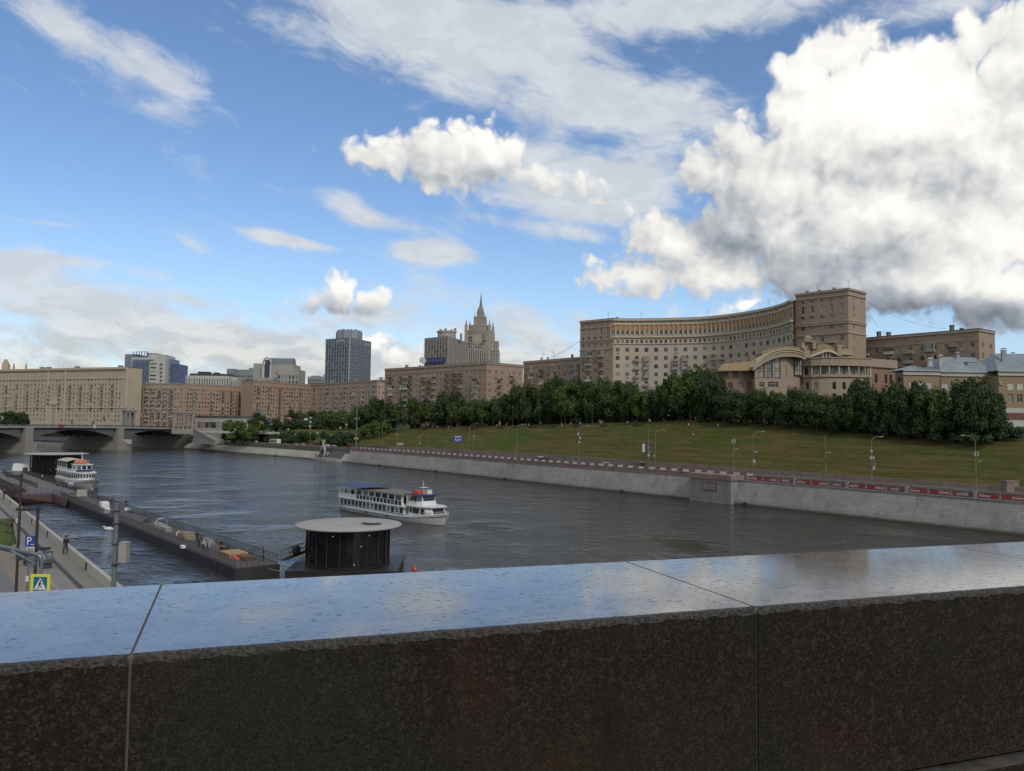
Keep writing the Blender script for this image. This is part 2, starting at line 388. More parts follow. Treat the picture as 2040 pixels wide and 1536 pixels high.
# materials
water,N,p=newmat('river_water')
g=N.n('ShaderNodeNewGeometry').outputs['Position']
rm=N.n('ShaderNodeMapping',vector_type='TEXTURE',i={0:g,1:(0,0,0),2:(0,0,radians(-36)),3:(1.,1.,1.)}).outputs[0]
w0=N.noise(N.vm('MULTIPLY',g,(.5,1.35,1.)),.17,4,.6); w1=N.noise(N.vm('MULTIPLY',rm,(.6,1.4,1.)),.5,3,.6); w2=N.noise(N.vm('MULTIPLY',g,(.6,1.4,1.)),1.5,3,.6); w3=N.noise(N.vm('MULTIPLY',g,(.06,.06,.06)),1.,4,.6)
amp=N.ramp(w3,.32,.68,.2,1.3)
h=N.math('MULTIPLY',N.math('ADD',N.math('MULTIPLY',w0,1.6),N.math('ADD',N.math('MULTIPLY',w1,1.5),N.math('MULTIPLY',w2,.55))),amp)
N.put(p.inputs['Base Color'],N.mix(N.ramp(w3,.3,.7),(.043,.037,.027),(.026,.026,.023)))
p.inputs['Roughness'].default_value=.07; p.inputs['IOR'].default_value=1.333
N.put(p.inputs['Normal'],N.bump(h,1.,.27))
def tide(m):
    N=NT(m.node_tree); p=[n for n in m.node_tree.nodes if n.type=='BSDF_PRINCIPLED'][0]; src=p.inputs['Base Color'].links[0].from_socket
    g=N.n('ShaderNodeNewGeometry').outputs['Position']; z=N.n('ShaderNodeSeparateXYZ',i={0:g}).outputs[2]; z=N.math('ADD',z,N.math('MULTIPLY',N.noise(g,.6,5,.65),-.5))
    c=N.mix(N.ramp(z,.15,.42,.92,0.),src,(.028,.026,.02)); c=N.mix(N.math('MULTIPLY',N.ramp(z,.3,1.3,1.,0.),.35),c,(.10,.098,.08))
    N.put(p.inputs['Base Color'],c); return m
granite_bank=brickmat('granite_bank',(.30,.295,.28),(.25,.245,.235),(.15,.145,.14),1.5,.62,.025,uv=True,stain=.78,bump=.7,var=.4)
bank_slabs=brickmat('bank_slabs',(.33,.315,.28),(.29,.28,.25),(.22,.21,.19),3.2,2.4,.02,uv=True,stain=.35,bump=.25)
pink=M('pink_granite',(.235,.175,.155),(.17,.125,.112),.6,.8,.3,8,streak=.4)
asphalt=M('asphalt',(.06,.058,.056),(.046,.045,.044),.25,.9,.3,20)
pave=brickmat('pavement_slabs',(.20,.185,.165),(.175,.165,.15),(.12,.112,.10),.6,.6,.008,uv=True,stain=.25,bump=.15)
grass,N,p=newmat('meadow_grass')
g=N.n('ShaderNodeNewGeometry').outputs['Position']
a=N.ramp(N.noise(N.vm('MULTIPLY',g,(1,1,2.2)),.055,6,.66),.40,.58); b=N.ramp(N.noise(g,.7,6,.72),.35,.7); rg=N.n('ShaderNodeMapping',vector_type='TEXTURE',i={0:g,1:(0,0,0),2:(0,0,radians(126)),3:(1.,1.,1.)}).outputs[0]
c=N.ramp(N.noise(N.vm('MULTIPLY',rg,(.06,.25,1.3)),1.,6,.68),.42,.62)
col=N.mix(a,(.060,.090,.018),(.090,.080,.027)); col=N.mix(N.math('MULTIPLY',b,.75),col,(.032,.042,.010)); col=N.mix(N.math('MULTIPLY',c,.62),col,(.135,.100,.045))
col=N.mix(N.ramp(N.noise(g,.03,3,.5),.55,.72,0,.75),col,(.044,.085,.014))
N.put(p.inputs['Base Color'],col); p.inputs['Roughness'].default_value=.95; p.inputs['Specular IOR Level'].default_value=.1
N.put(p.inputs['Normal'],N.bump(N.noise(g,3.,6,.75),1.,.35))
soil=M('city_ground',(.115,.108,.098),(.085,.08,.072),.05,.95)
lawn=M('lawn',(.055,.068,.02),(.075,.062,.026),.08,.95,.6,3)
white_paint=M('white_paint',(.62,.62,.6),(.5,.5,.48),.8,.6)
concrete=M('concrete',(.30,.29,.27),(.235,.23,.21),.7,.85,.2,9,streak=.35)
concrete_light=M('concrete_light',(.42,.41,.37),(.34,.33,.30),.8,.85,.2,9,streak=.25)
darkmetal=M('dark_metal',(.035,.034,.034),(.05,.045,.04),2.,.5)
greymetal=M('grey_metal',(.22,.225,.23),(.17,.175,.18),3.,.45,metal=.3)
polegrey=M('pole_grey',(.15,.15,.14),(.12,.12,.11),2.,.5)
blackish=M('black_matter',(.012,.012,.013),(.02,.02,.02),2.,.6)
def strip(rows, m, name, mats, kind='structure', uvo=True, parent=None):
    # rows: list over stations of lists of points; skins between them
    mb=MB()
    for i in range(len(rows)-1):
        L=(rows[i+1][0]-rows[i][0]).length
        for j in range(len(rows[i])-1):
            A,B,Cc,D=rows[i][j],rows[i+1][j],rows[i+1][j+1],rows[i][j+1]
            s0,s1=SL[i],SL[i+1]; v0=sum((rows[i][k+1]-rows[i][k]).length for k in range(j)); v1=v0+(D-A).length
            mm=m[j] if isinstance(m,(list,tuple)) else m
            mb.quad(D,Cc,B,A,mm,((s0,v1),(s1,v1),(s1,v0),(s0,v0)))
    o=mb.build(name,mats,parent); 
    if kind: o['kind']=kind
    return o
wm=MB(); wm.quad((-4000,-3000,0),(4000,-3000,0),(4000,6000,0),(-4000,6000,0)); struct(wm.build('water',water))
wm=MB(); wm.quad((-9000,-9000,-7),(9000,-9000,-7),(9000,14000,-7),(-9000,14000,-7)); struct(wm.build('river_bed',soil))
# ground sheet of the far side (road bed, slope, plateau out to the horizon)
rows=[]
for i in range(NB):
    s=SL[i]; a=PR[i]; n=NR[i]; p0=P_[i]; r=[]
    for off,z in [(3.2,-3.),(3.2,RZ-.02),(a[0],RZ-.02),(a[0]+.05,a[1])]+[(a[0]+(a[2]-a[0])*t, None) for t in (.12,.25,.4,.55,.7,.85,.95)]+[(a[2],a[3]),(a[2]+6,a[3]+.3),(a[2]+60,a[3]+.6),(400,a[3]+1.),(5500,a[3]+2.)]:
        if z is None: z=groundz(s,off)
        r.append(Vector((p0.x+n.x*off,p0.y+n.y*off,z)))
    rows.append(r)
strip(rows,[0,0,0]+[1]*9+[1,0,0],'ground',[soil,grass])
# road and kerbed pavement on the embankment
rows=[[Vector((P_[i].x+NR[i].x*o,P_[i].y+NR[i].y*o,z)) for o,z in ((6.2,RZ+.004),(22.3,RZ+.004))] for i in range(NB)]
strip(rows,0,'road',asphalt)
for nm,o0,o1 in (('pavement',3.55,6.2),('pavement',22.3,24.6)):
    rows=[[Vector((P_[i].x+NR[i].x*o,P_[i].y+NR[i].y*o,z)) for o,z in ((o0,RZ+.14),(o1,RZ+.14))]+[Vector((P_[i].x+NR[i].x*o1,P_[i].y+NR[i].y*o1,RZ))] for i in range(NB)]
    if o0>20: rows=[[Vector((P_[i].x+NR[i].x*o0,P_[i].y+NR[i].y*o0,RZ))]+[Vector((P_[i].x+NR[i].x*o,P_[i].y+NR[i].y*o,RZ+.14)) for o in (o0,o1)] for i in range(NB)]
    strip(rows,0,nm,pave)
mk=MB()
for s in range(920,1700,9):
    for off in (14.2,):
        a,b=bank(s,off-.08,RZ+.012),bank(s+4,off-.08,RZ+.012); c,d=bank(s+4,off+.08,RZ+.012),bank(s,off+.08,RZ+.012); mk.quad(a,b,c,d)
struct(mk.build('road_marking',white_paint))
# ---- embankment walls of the far side: straight granite stretch, pier block, sloped stretch
sA=s_of_px(1380); sB=s_of_px(1462); sC=s_of_px(690); sD=s_of_px(372)
SW=1.9; ZC=5.75
def wallpart(i0,i1,offs,name,mats,idx,parent):
    rows=[]
    ss=[i0+(i1-i0)*k/max(1,int((i1-i0)/10)) for k in range(max(1,int((i1-i0)/10))+1)]
    mb=MB()
    for s0,s1 in zip(ss[:-1],ss[1:]):
        for j in range(len(offs)-1):
            (o0,z0),(o1,z1)=offs[j],offs[j+1]
            v0=sum(math.hypot(offs[k+1][0]-offs[k][0],offs[k+1][1]-offs[k][1]) for k in range(j)); v1=v0+math.hypot(o1-o0,z1-z0)
            mb.quad(bank(s0,o0,z0),bank(s0,o1,z1),bank(s1,o1,z1),bank(s1,o0,z0),idx[j] if isinstance(idx,list) else idx,((s0,v0),(s0,v1),(s1,v1),(s1,v0)))
    return mb
embk=thing('embankment_wall','long grey granite river wall below the grassy slope, with a pinkish parapet','embankment wall',tuple(bank(1100,0,0)))
mb=wallpart(860,sA,[(-.5,-3),(-.1,.35),(0,.4),(SW,ZC)],'',0,0,None)
mb2=wallpart(sB,sC,[(-.5,-3),(-.1,.35),(0,.4),(SW,ZC)],'',0,0,None)
# order: sB is nearer (smaller s) than sA
s_lo,s_hi=min(sA,sB),max(sA,sB)
mb=wallpart(860,s_lo,[(-.5,-3),(-.05,.35),(0,.4),(SW,ZC)],'',0,0,None); mb.add(wallpart(s_hi,sC,[(-.5,-3),(-.05,.35),(0,.4),(SW,ZC)],'',0,0,None))
mb.build('granite_wall',tide(granite_bank),embk)
# pier block with a framed plaque
mb=MB(); c0,c1=bank(s_lo,-1.2,0),bank(s_hi,-1.2,0); e0,e1=bank(s_lo,4,0),bank(s_hi,4,0)
mb.prism([c0,e0,e1,c1],-3,ZC,0); pb=mb.build('pier_block',brickmat('pier_granite',(.25,.235,.22),(.215,.2,.19),(.13,.125,.12),1.2,.55,.02,stain=.5),embk)
mb=MB(); a=c0.lerp(c1,.33); b=c0.lerp(c1,.68)
mb.beam(b,a,2.9,5.0,.16,1,.06); mb.beam(b.lerp(a,.05),a.lerp(b,.05),3.05,4.85,.2,0,.1); mb.build('plaque',[pink,darkmetal],embk)
tide(bank_slabs); mb=wallpart(sC,sD+6,[(-.6,-3),(-.1,.3),(0,.35),(4.6,ZC-.2),(4.6,ZC)],'',0,0,None); mb.build('sloped_revetment',bank_slabs,embk)
mb=wallpart(sD+60,sD+420,[(-.6,-3),(-.1,.3),(0,.35),(4.6,ZC-.2),(4.6,ZC)],'',0,0,None); mb.build('sloped_revetment',bank_slabs,embk)
def parapet(s0,s1,off,name='parapet'):
    mb=wallpart(s0,s1,[(off-.12,ZC-.02),(off-.12,ZC+.22),(off,ZC+.22),(off,ZC+1.0),(off-.1,ZC+1.0),(off-.1,ZC+1.2),(off+.5,ZC+1.2),(off+.5,ZC)],'',0,0,None); return mb.build(name,pink,embk)
parapet(s_hi-1,sC-2,SW); 
for s0,s1 in ((sC+9,sD-4),(sD+60,sD+420)): parapet(s0,s1,4.6)
mb=MB(); mb.prism([bank(s_lo-.4,-1.5),bank(s_lo-.4,3.4),bank(s_hi+.4,3.4),bank(s_hi+.4,-1.5)],ZC,ZC+1.25,0); mb.build('parapet',pink,embk)
mb=wallpart(860,s_lo,[(SW-.22,ZC),(SW-.22,ZC+.22),(SW+.5,ZC+.22),(SW+.5,ZC)],'',0,0,None); mb.build('cornice',concrete,embk)
# dark mooring rings along the foot of the wall
for px in (1008,1240,1486,870,757,404,550):
    s=s_of_px(px,0,.6); mb=MB(); q=bank(s,-.45,.55); mb.lathe([(.12,-.3),(.42,-.25),(.45,.25),(.12,.3)],q,8)
    tag(mb.build('mooring_bollard',blackish),'%s dark mooring fender from the left at the waterline of the far river wall'%ORD[[404,550,757,870,1008,1240,1486].index(px)],'fender',group='fenders at the foot of the river wall')
# low retaining wall along the toe of the slope
mb=MB()
tw=thing('retaining_wall','low pinkish stone wall along the foot of the grassy slope behind the road','retaining wall',tuple(bank(1100,24.5,RZ)))
for s in range(870,int(sC)-2,8):
    a0=prof(s);a1=prof(s+8); p=[bank(s,a0[0]-.25),bank(s+8,a1[0]-.25),bank(s+8,a1[0]+.25),bank(s,a0[0]+.25)]
    z0,z1=a0[1]+.12,a1[1]+.12
    mb.quad((*p[0].xy,RZ),(*p[1].xy,RZ),(*p[1].xy,z1),(*p[0].xy,z0)); mb.quad((*p[0].xy,z0),(*p[1].xy,z1),(*p[2].xy,z1),(*p[3].xy,z0)); mb.quad((*p[3].xy,z0),(*p[2].xy,z1),(*p[2].xy,RZ),(*p[3].xy,RZ))
mb.build('stone_wall',pink,tw)
# ---------------------------------------------------------------- near (left) bank
QA=at(222.6,1150.5,z=6.1); QB=at(11.7,984.5,z=6.1); qd=(QB-QA).normalized(); qd.z=0; qd.normalize(); qn=Vector((-qd.y,qd.x,0))   # qn: away from the river (left)
if qn.x>0: qn=-qn
def quay(t, off=0., z=5.4): 
    b=max(0,t-150); c=-.0016*b*b      # far part bends slowly to the left
    return Vector((QA.x+qd.x*t-(-qn.x)*0+qn.x*(off-c*.9),QA.y+qd.y*t+qn.y*(off-c*.9),z))
TS=[-140,-100,-60]+list(range(-40,160,10))+[170,190,210,240,280,330,400]
def qstrip(offs,name,mats,idx=0):
    mb=MB()
    for t0,t1 in zip(TS[:-1],TS[1:]):
        for j in range(len(offs)-1):
            (o0,z0),(o1,z1)=offs[j],offs[j+1]
            mb.quad(quay(t0,o0,z0),quay(t1,o0,z0),quay(t1,o1,z1),quay(t0,o1,z1),idx[j] if isinstance(idx,list) else idx,((t0,o0+z0*.7),(t1,o0+z0*.7),(t1,o1+z1*.7),(t0,o1+z1*.7)))
    return mb.build(name,mats)
struct(qstrip([(0.,-3),(.3,5.38),(60,5.38),(600,5.38)],'near_bank_ground',soil))
struct(qstrip([(.40,5.386),(3.3,5.386)],'promenade',pave))
struct(qstrip([(1.72,5.39),(2.1,5.39)],'paving_band',M('dark_paving',(.055,.042,.042),(.045,.036,.036),1.5,.8)))
struct(qstrip([(3.3,5.39),(3.5,5.39)],'paving_band',M('light_paving',(.25,.24,.215),(.21,.2,.18),1.2,.85)))
struct(qstrip([(3.5,5.388),(5.9,5.388)],'cycle_path',M('tan_paving',(.20,.165,.135),(.17,.145,.12),.9,.9)))
struct(qstrip([(5.9,5.395),(60,5.395)],'street',M('grey_asphalt',(.145,.145,.14),(.12,.12,.118),.5,.9)))
qw=thing('quay_wall','low pale concrete wall with dark light slots beside the near promenade','quay wall',tuple(quay(40,0,5)))
o=qstrip([(0,-.5),(0,6.1),(.34,6.1),(.40,5.38)],'coping',brickmat('quay_concrete',(.36,.36,.31),(.33,.33,.29),(.24,.24,.21),4.,3.,.01,uv=True,stain=.3,bump=.2)); o.parent=qw; o.location=-ORG[qw.name]
for px,py in ((182,1127),(99,1063),(69,1037),(22,1001)):
    c=at(px,py,z=5.75); t=(c-QA).dot(qd); a=quay(t-.22,.37);b=quay(t+.22,.37); mb=MB(); mb.beam(a,b,5.42,6.02,.14,0); mb.build('light_slot',blackish,qw)
# ---------------------------------------------------------------- polished granite parapet in front of the camera
td=Vector((cos(radians(19.6)),sin(radians(19.6)),0)); tn=Vector((-td.y,td.x,0)); ZT=H-.47
F0=at(260,1307,z=ZT)
par=thing('granite_parapet','dark red-brown granite parapet with a polished wet-looking top in the foreground','parapet',tuple(F0))
gm,N,p=newmat('polished_granite')
g=N.n('ShaderNodeNewGeometry'); pos=g.outputs['Position']
tc=pos
sp=N.noise(tc,230.,3,.7); v=N.n('ShaderNodeTexVoronoi',i={'Vector':tc,'Scale':190.}).outputs['Color']; vs=N.n('ShaderNodeSeparateXYZ',i={0:v}).outputs[0]
c=N.mix(N.ramp(sp,.35,.65),(.008,.0066,.005),(.026,.019,.0135)); c=N.mix(N.ramp(vs,.74,.97,0.,.85),c,(.048,.036,.027)); vb=N.n('ShaderNodeSeparateXYZ',i={0:N.n('ShaderNodeTexVoronoi',i={'Vector':tc,'Scale':75.}).outputs['Color']}).outputs[1]; c=N.mix(N.ramp(vb,.86,.98,0.,.6),c,(.052,.033,.024)); c=N.mix(N.ramp(N.noise(N.vm('MULTIPLY',tc,(1.,1.,.07)),14.,5,.65),.5,.72,0.,.6),c,(.007,.0065,.0055)); c=N.mix(N.ramp(N.noise(tc,70.,5,.75),.52,.68,0.,.8),c,(.006,.006,.005))
big=N.noise(tc,1.1,2,.5); c=N.mix(N.ramp(big,.36,.66,0.,.75),c,N.mix(N.ramp(sp,.35,.65),(.008,.012,.009),(.024,.031,.022)))  # greenish zones: tint of a window reflection put into the stone colour
c=N.mix(N.ramp(N.noise(tc,1.9,3,.6),.5,.75,0.,.28),c,(.050,.020,.014))
up=N.ramp(N.n('ShaderNodeSeparateXYZ',i={0:g.outputs['True Normal']}).outputs[2],.8,.95)
pit=N.ramp(N.noise(N.vm('MULTIPLY',tc,(1.,2.2,1.)),42.,6,.74),.60,.63)
pit2=N.ramp(N.noise(tc,9.,3,.6),.5,.62); pit=N.math('MULTIPLY',pit,N.math('MULTIPLY_ADD',pit2,.8,.2))
dust=N.math('MULTIPLY',up,N.ramp(N.noise(tc,6.,6,.7),.3,.7,.25,.8)); c=N.mix(N.math('MULTIPLY',dust,N.math('SUBTRACT',1.,pit)),c,N.mix(N.ramp(sp,.3,.7),(.115,.112,.108),(.175,.17,.165)))
N.put(p.inputs['Base Color'],c)
ro=N.math('ADD',N.math('MULTIPLY',up,-.415),.47); ro=N.math('ADD',ro,N.math('MULTIPLY',N.math('SUBTRACT',N.noise(tc,5.,5,.65),.45),.10)); ro=N.math('MAXIMUM',ro,N.math('MULTIPLY',pit,.8)); ro=N.math('MAXIMUM',N.math('ADD',ro,N.math('MULTIPLY',N.ramp(vs,.55,.75),.05)),.03)
N.put(p.inputs['Roughness'],ro)
N.put(p.inputs['Specular IOR Level'],N.math('MULTIPLY',N.math('ADD',.12,N.math('MULTIPLY',up,.78)),N.math('SUBTRACT',1.,N.math('MULTIPLY',pit,.95))))
N.put(p.inputs['IOR'],N.math('MULTIPLY_ADD',up,.55,1.5))
hb=N.math('SUBTRACT',N.math('MULTIPLY',N.noise(tc,90.,4,.65),N.math('MULTIPLY_ADD',up,-.975,1.)),N.math('MULTIPLY',pit,1.2))
N.put(p.inputs['Normal'],N.bump(hb,.6,.004))
joint=M('joint_mortar',(.11,.095,.08),(.075,.065,.055),30.,.95)
rough=M('rough_granite_edge',(.10,.092,.082),(.012,.010,.009),110.,.6,.7,200)
Lj=1.503; WD=.765; CH=.485
for k in range(-2,4):
    a=F0+td*(k*Lj+.0028); b=F0+td*((k+1)*Lj-.0028); mb=MB()
    def sec(q):
        r=.012
        return [q+UP*-CH, q+UP*-.016, q+tn*.003+UP*-.009, q+tn*.010+UP*-.002, q+tn*.02, q+tn*(WD-.03), q+tn*(WD-.006)+UP*-.008, q+tn*WD+UP*-.03, q+tn*WD+UP*-CH]
    A,B=sec(a),sec(b)
    # finely divided so that the hewn front arris stays irregular
    n=220; rr=random.Random(k*7+3); rings=[]
    ph=[rr.uniform(0,6.28) for _ in range(6)]
    for i in range(n+1):
        t=i/n; R=[x.lerp(y,t) for x,y in zip(A,B)]
        j=.0012*sin(t*61+ph[0])+.0014*sin(t*143+ph[1])+.001*rr.uniform(-1,1)
        j*=.55; R[1]=R[1]+UP*j*2.6; R[2]=R[2]+tn*j*.4+UP*j*.3; R[3]=R[3]+tn*j*.8; R[4]=R[4]+tn*j*1.2
        rings.append(R)
    mb.loft(rings,lambda a_,q_: 1 if q_ in (1,2,3) else 0,caps=True)
    mb.build('coping_block',[gm,rough],par)
for k in range(-2,5):
    mb=MB(); q=F0+td*(k*Lj); mb.beam(q+tn*.005,q+tn*(WD-.01),ZT-CH,ZT-.0025,.012,0); mb.build('joint',joint,par)
mb=MB(); a=F0+td*-4+tn*-.05; b=F0+td*7+tn*-.05
mb.prism([a,b,b+tn*(WD+.1),a+tn*(WD+.1)],ZT-1.5,ZT-CH-.012,0); mb.build('base_course',gm,par)
mb=MB(); a=F0+td*-60; b=F0+td*60
mb.prism([a-tn*14,b-tn*14,b+tn*(WD+.2),a+tn*(WD+.2)],ZT-2.3,ZT-1.5,0); struct(mb.build('bridge_deck',asphalt))
# ---------------------------------------------------------------- buildings
glass=glassmat('window_glass',(.022,.024,.028),(.30,.29,.26),.74)
glass_warm=glassmat('window_glass_warm',(.022,.02,.02),(.33,.29,.23),.55)
fr_white=M('frame_white',(.46,.45,.42),(.40,.39,.37),.5,.6)
fr_brown=M('frame_brown',(.10,.06,.045),(.07,.045,.035),.5,.6)
fr_grey=M('frame_grey',(.24,.24,.235),(.2,.2,.2),.5,.5)
WM={}
def win_mesh(w,h,k):
    key=(round(w,2),round(h,2),k)
    if key in WM: return WM[key]
    mb=MB(); f=.10 if h>1 else .07
    mb.quad((-w/2,.03,0),(w/2,.03,0),(w/2,.03,h),(-w/2,.03,h),1)
    for x0,x1,z0,z1 in ((-w/2,-w/2+f,0,h),(w/2-f,w/2,0,h),(-w/2+f,w/2-f,0,f),(-w/2+f,w/2-f,h-f,h)): mb.bx(x0,x1,-.04,.02,z0,z1,0)
    if w>.9:
        n=1 if w<2 else int(w/1.0)
        for q in range(n):
            x=-w/2+w*(q+1)/(n+1); mb.bx(x-.035,x+.035,-.03,.02,f,h-f,0)
    if h>1.3: mb.bx(-w/2+f,w/2-f,-.028,.02,h*.70,h*.70+.06,0)
    mb.bx(-w/2-.06,w/2+.06,-.16,-.05,-.06,.0,0)
    mats={'w':[fr_white,glass],'b':[fr_brown,glass],'g':[fr_grey,glass],'d':[fr_grey,glass_warm],'o':[fr_white,glass_warm]}[k]
    WM[key]=(mb,mb.mesh('window',mats),mats); return WM[key]
BM_={}
rail_metal=M('balcony_rail',(.09,.075,.065),(.07,.06,.05),1.,.6)
balc_mats=[concrete,fr_white,glass_warm,rail_metal]
def balc_mesh(w,d,k,h=2.7):
    key=(w,d,k,h)
    if key in BM_: return BM_[key]
    mb=MB(); mb.bx(-w/2,w/2,-d,0,-.16,0,0)
    if k in ('solid','white'):
        m_=1 if k=='white' else 0
        mb.bx(-w/2,w/2,-d,-d+.08,.002,1.0,m_); mb.bx(-w/2,-w/2+.08,-d+.082,0,.002,1.0,m_); mb.bx(w/2-.08,w/2,-d+.082,0,.002,1.0,m_)
    elif k=='rail':
        mb.bx(-w/2,w/2,-d,-d+.05,.95,1.02,3); mb.bx(-w/2,w/2,-d,-d+.05,.08,.13,3)
        n=int(w/.16)
        for q in range(n+1):
            x=-w/2+.02+(w-.06)*q/n; mb.bx(x,x+.03,-d+.01,-d+.04,.13,.95,3)
        for x in (-w/2,w/2-.05):
            mb.bx(x,x+.05,-d+.051,0,.95,1.02,3)
            for q in range(4): mb.bx(x+.01,x+.04,-d+.2+q*.25,-d+.23+q*.25,0.002,.95,3)
        mb.bx(-w/2+.06,w/2-.06,-d+.052,-d+.062,.1,.95,3)
    else:
        mb.bx(-w/2,w/2,-d,-d+.08,.002,.98,0 if k=='glazed' else 1); mb.bx(-w/2,-w/2+.08,-d+.082,0,.002,.98,0); mb.bx(w/2-.08,w/2,-d+.082,0,.002,.98,0)
        mb.bx(-w/2,w/2,-d,0,h-.22,h-.12,1)
        n=max(2,int(w/.75))
        for q in range(n):
            x0=-w/2+.05+(w-.1)*q/n; x1=-w/2+.05+(w-.1)*(q+1)/n
            mb.quad((x0,-d+.05,.98),(x1,-d+.05,.98),(x1,-d+.05,h-.22),(x0,-d+.05,h-.22),2)
            mb.bx(x0-.03,x0+.03,-d+.01,-d+.07,.982,h-.222,1)
        mb.bx(w/2-.06,w/2,-d+.01,-d+.07,.982,h-.222,1)
        mb.quad((-w/2+.03,0,.98),(-w/2+.03,-d+.05,.98),(-w/2+.03,-d+.05,h-.22),(-w/2+.03,0,h-.22),2); mb.quad((w/2-.03,-d+.05,.98),(w/2-.03,0,.98),(w/2-.03,0,h-.22),(w/2-.03,-d+.05,h-.22),2)
        mb.bx(-w/2,w/2,-d-.03,-d-.002,1.7,1.76,1)
    BM_[key]=(mb,mb.mesh('balcony',balc_mats),balc_mats); return BM_[key]
acm=MB(); acm.bx(-.4,.4,-.36,-.02,0,.62,0); acm.cyl((.08,-.365,.31),(.08,-.372,.31),.24,.24,10,1); ACM=acm.mesh('air_conditioner',[concrete_light,darkmetal])
class Bld:
    def __init__(s, name, label, group=None, cat='building', depth=.22):
        s.n,s.l,s.c,s.g=name,label,cat,group; s.mb=MB(); s.wins=[]; s.bal=[]; s.acs=[]; s.parts=[]; s.dep=depth; s.root=None
    def facade(s, A, B, z0, z1, wins=(), mat=0, zs=None):
        A=Vector(A[:2]);B=Vector(B[:2]); L=(B-A).length; d=(B-A)/L; nn=Vector((d.y,-d.x)); ang=atan2(d.y,d.x)
        hh=z1-z0; us={0.,L}; vs={0.,hh}; op=[]
        for w in wins:
            u,v,ww,h,k=w[:5]; a,b=u-ww/2,u+ww/2
            if a<.05 or b>L-.05 or v<.02 or v+h>hh-.02: continue
            op.append((round(a,3),round(b,3),round(v,3),round(v+h,3))); us|={round(a,3),round(b,3)}; vs|={round(v,3),round(v+h,3)}
            P=A+d*u-nn*s.dep
            s.wins.append(((P.x,P.y,z0+v),ang,ww,h,k))
        us=sorted(us); vs=sorted(vs)
        pt=lambda u,v,q=0.: (A.x+d.x*u-nn.x*q, A.y+d.y*u-nn.y*q, z0+v)
        iu={u:i for i,u in enumerate(us)}; iv={v:i for i,v in enumerate(vs)}
        blocked=set()
        for a,b,c,e in op:
            for i in range(iu[a],iu[b]):
                for j in range(iv[c],iv[e]): blocked.add((i,j))
        for j in range(len(vs)-1):
            i=0
            while i<len(us)-1:
                if (i,j) in blocked: i+=1; continue
                k=i
                while k<len(us)-1 and (k,j) not in blocked: k+=1
                s.mb.quad(pt(us[i],vs[j]),pt(us[k],vs[j]),pt(us[k],vs[j+1]),pt(us[i],vs[j+1]),mat); i=k
        q=s.dep+.05
        for a,b,c,e in op:
            s.mb.quad(pt(a,c),pt(a,c,q),pt(a,e,q),pt(a,e),mat); s.mb.quad(pt(b,c,q),pt(b,c),pt(b,e),pt(b,e,q),mat)
            s.mb.quad(pt(a,c),pt(b,c),pt(b,c,q),pt(a,c,q),mat); s.mb.quad(pt(a,e,q),pt(b,e,q),pt(b,e),pt(a,e),mat)
        s._f=(A,d,nn,ang,L,z0)
        return s
    def balcony(s,u,v,w=2.6,d=1.1,k='rail',h=2.7):
        A,dd,nn,ang,L,z0=s._f; P=A+dd*u; s.bal.append(((P.x,P.y,z0+v),ang,w,d,k,h))
    def ac(s,u,v):
        A,dd,nn,ang,L,z0=s._f; P=A+dd*u; s.acs.append(((P.x,P.y,z0+v),ang))
    def band(s,A,B,z,h,out,m=0,mb=None,ext=0.):
        A=Vector(A[:2]);B=Vector(B[:2]); d=(B-A).normalized(); (mb or s.mb).beam(A-d*ext,B+d*ext,z,z+h,out+.1,m,out/2-.05)
    def walls(s,F,z0,z1,depth,mat=0,roof=1,ov=.25,away=None,skip=()):
        # blind back and side walls plus the roof slab behind front polyline F; front faces not in skip are left to facade()
        F=[Vector(p[:2]) for p in F]
        if away is None:
            d=(F[-1]-F[0]).normalized(); away=Vector((-d.y,d.x))
        Bk=[F[-1]+away*depth,F[0]+away*depth]; P=F+Bk; n=len(P)
        for i in range(len(F)-1,n):
            if i in skip: continue
            a,b=P[i],P[(i+1)%n]; s.mb.quad((*a,z0),(*b,z0),(*b,z1),(*a,z1),mat)
        s.roof(P,z1,roof,ov)
        return P
    def roof(s,P,z,m=1,ov=.25,th=.3):
        c=sum((Vector(p[:2]) for p in P),Vector((0,0)))/len(P)
        Q=[]
        for p in P:
            p=Vector(p[:2]); Q.append(p+(p-c).normalized()*ov)
        rm=MB(); rm.prism(Q,z+.002,z+th,0); s.parts.append(('roof',rm,m))
    def part(s,name,mb,mats): s.parts.append((name,mb,mats))
    def chim(s,x,y,z,w=.9,h=1.8,mat=None):
        mb=MB(); mb.bx(x-w/2,x+w/2,y-w/2,y+w/2,z,z+h,0); mb.bx(x-w/2-.12,x+w/2+.12,y-w/2-.12,y+w/2+.12,z+h,z+h+.16,0); mb.bx(x-w/2-.05,x+w/2+.05,y-w/2-.05,y+w/2+.05,z+h+.16,z+h+.4,0); s.parts.append(('chimney',mb,mat or concrete))
    def antenna(s,x,y,z,h=4.):
        mb=MB(); mb.cyl((x,y,z),(x,y,z+h),.05,.04,5)
        for k in range(3): mb.cyl((x-.7,y,z+h*.62+k*.5),(x+.7,y,z+h*.62+k*.5),.03,.03,4)
        s.parts.append(('antenna',mb,darkmetal))
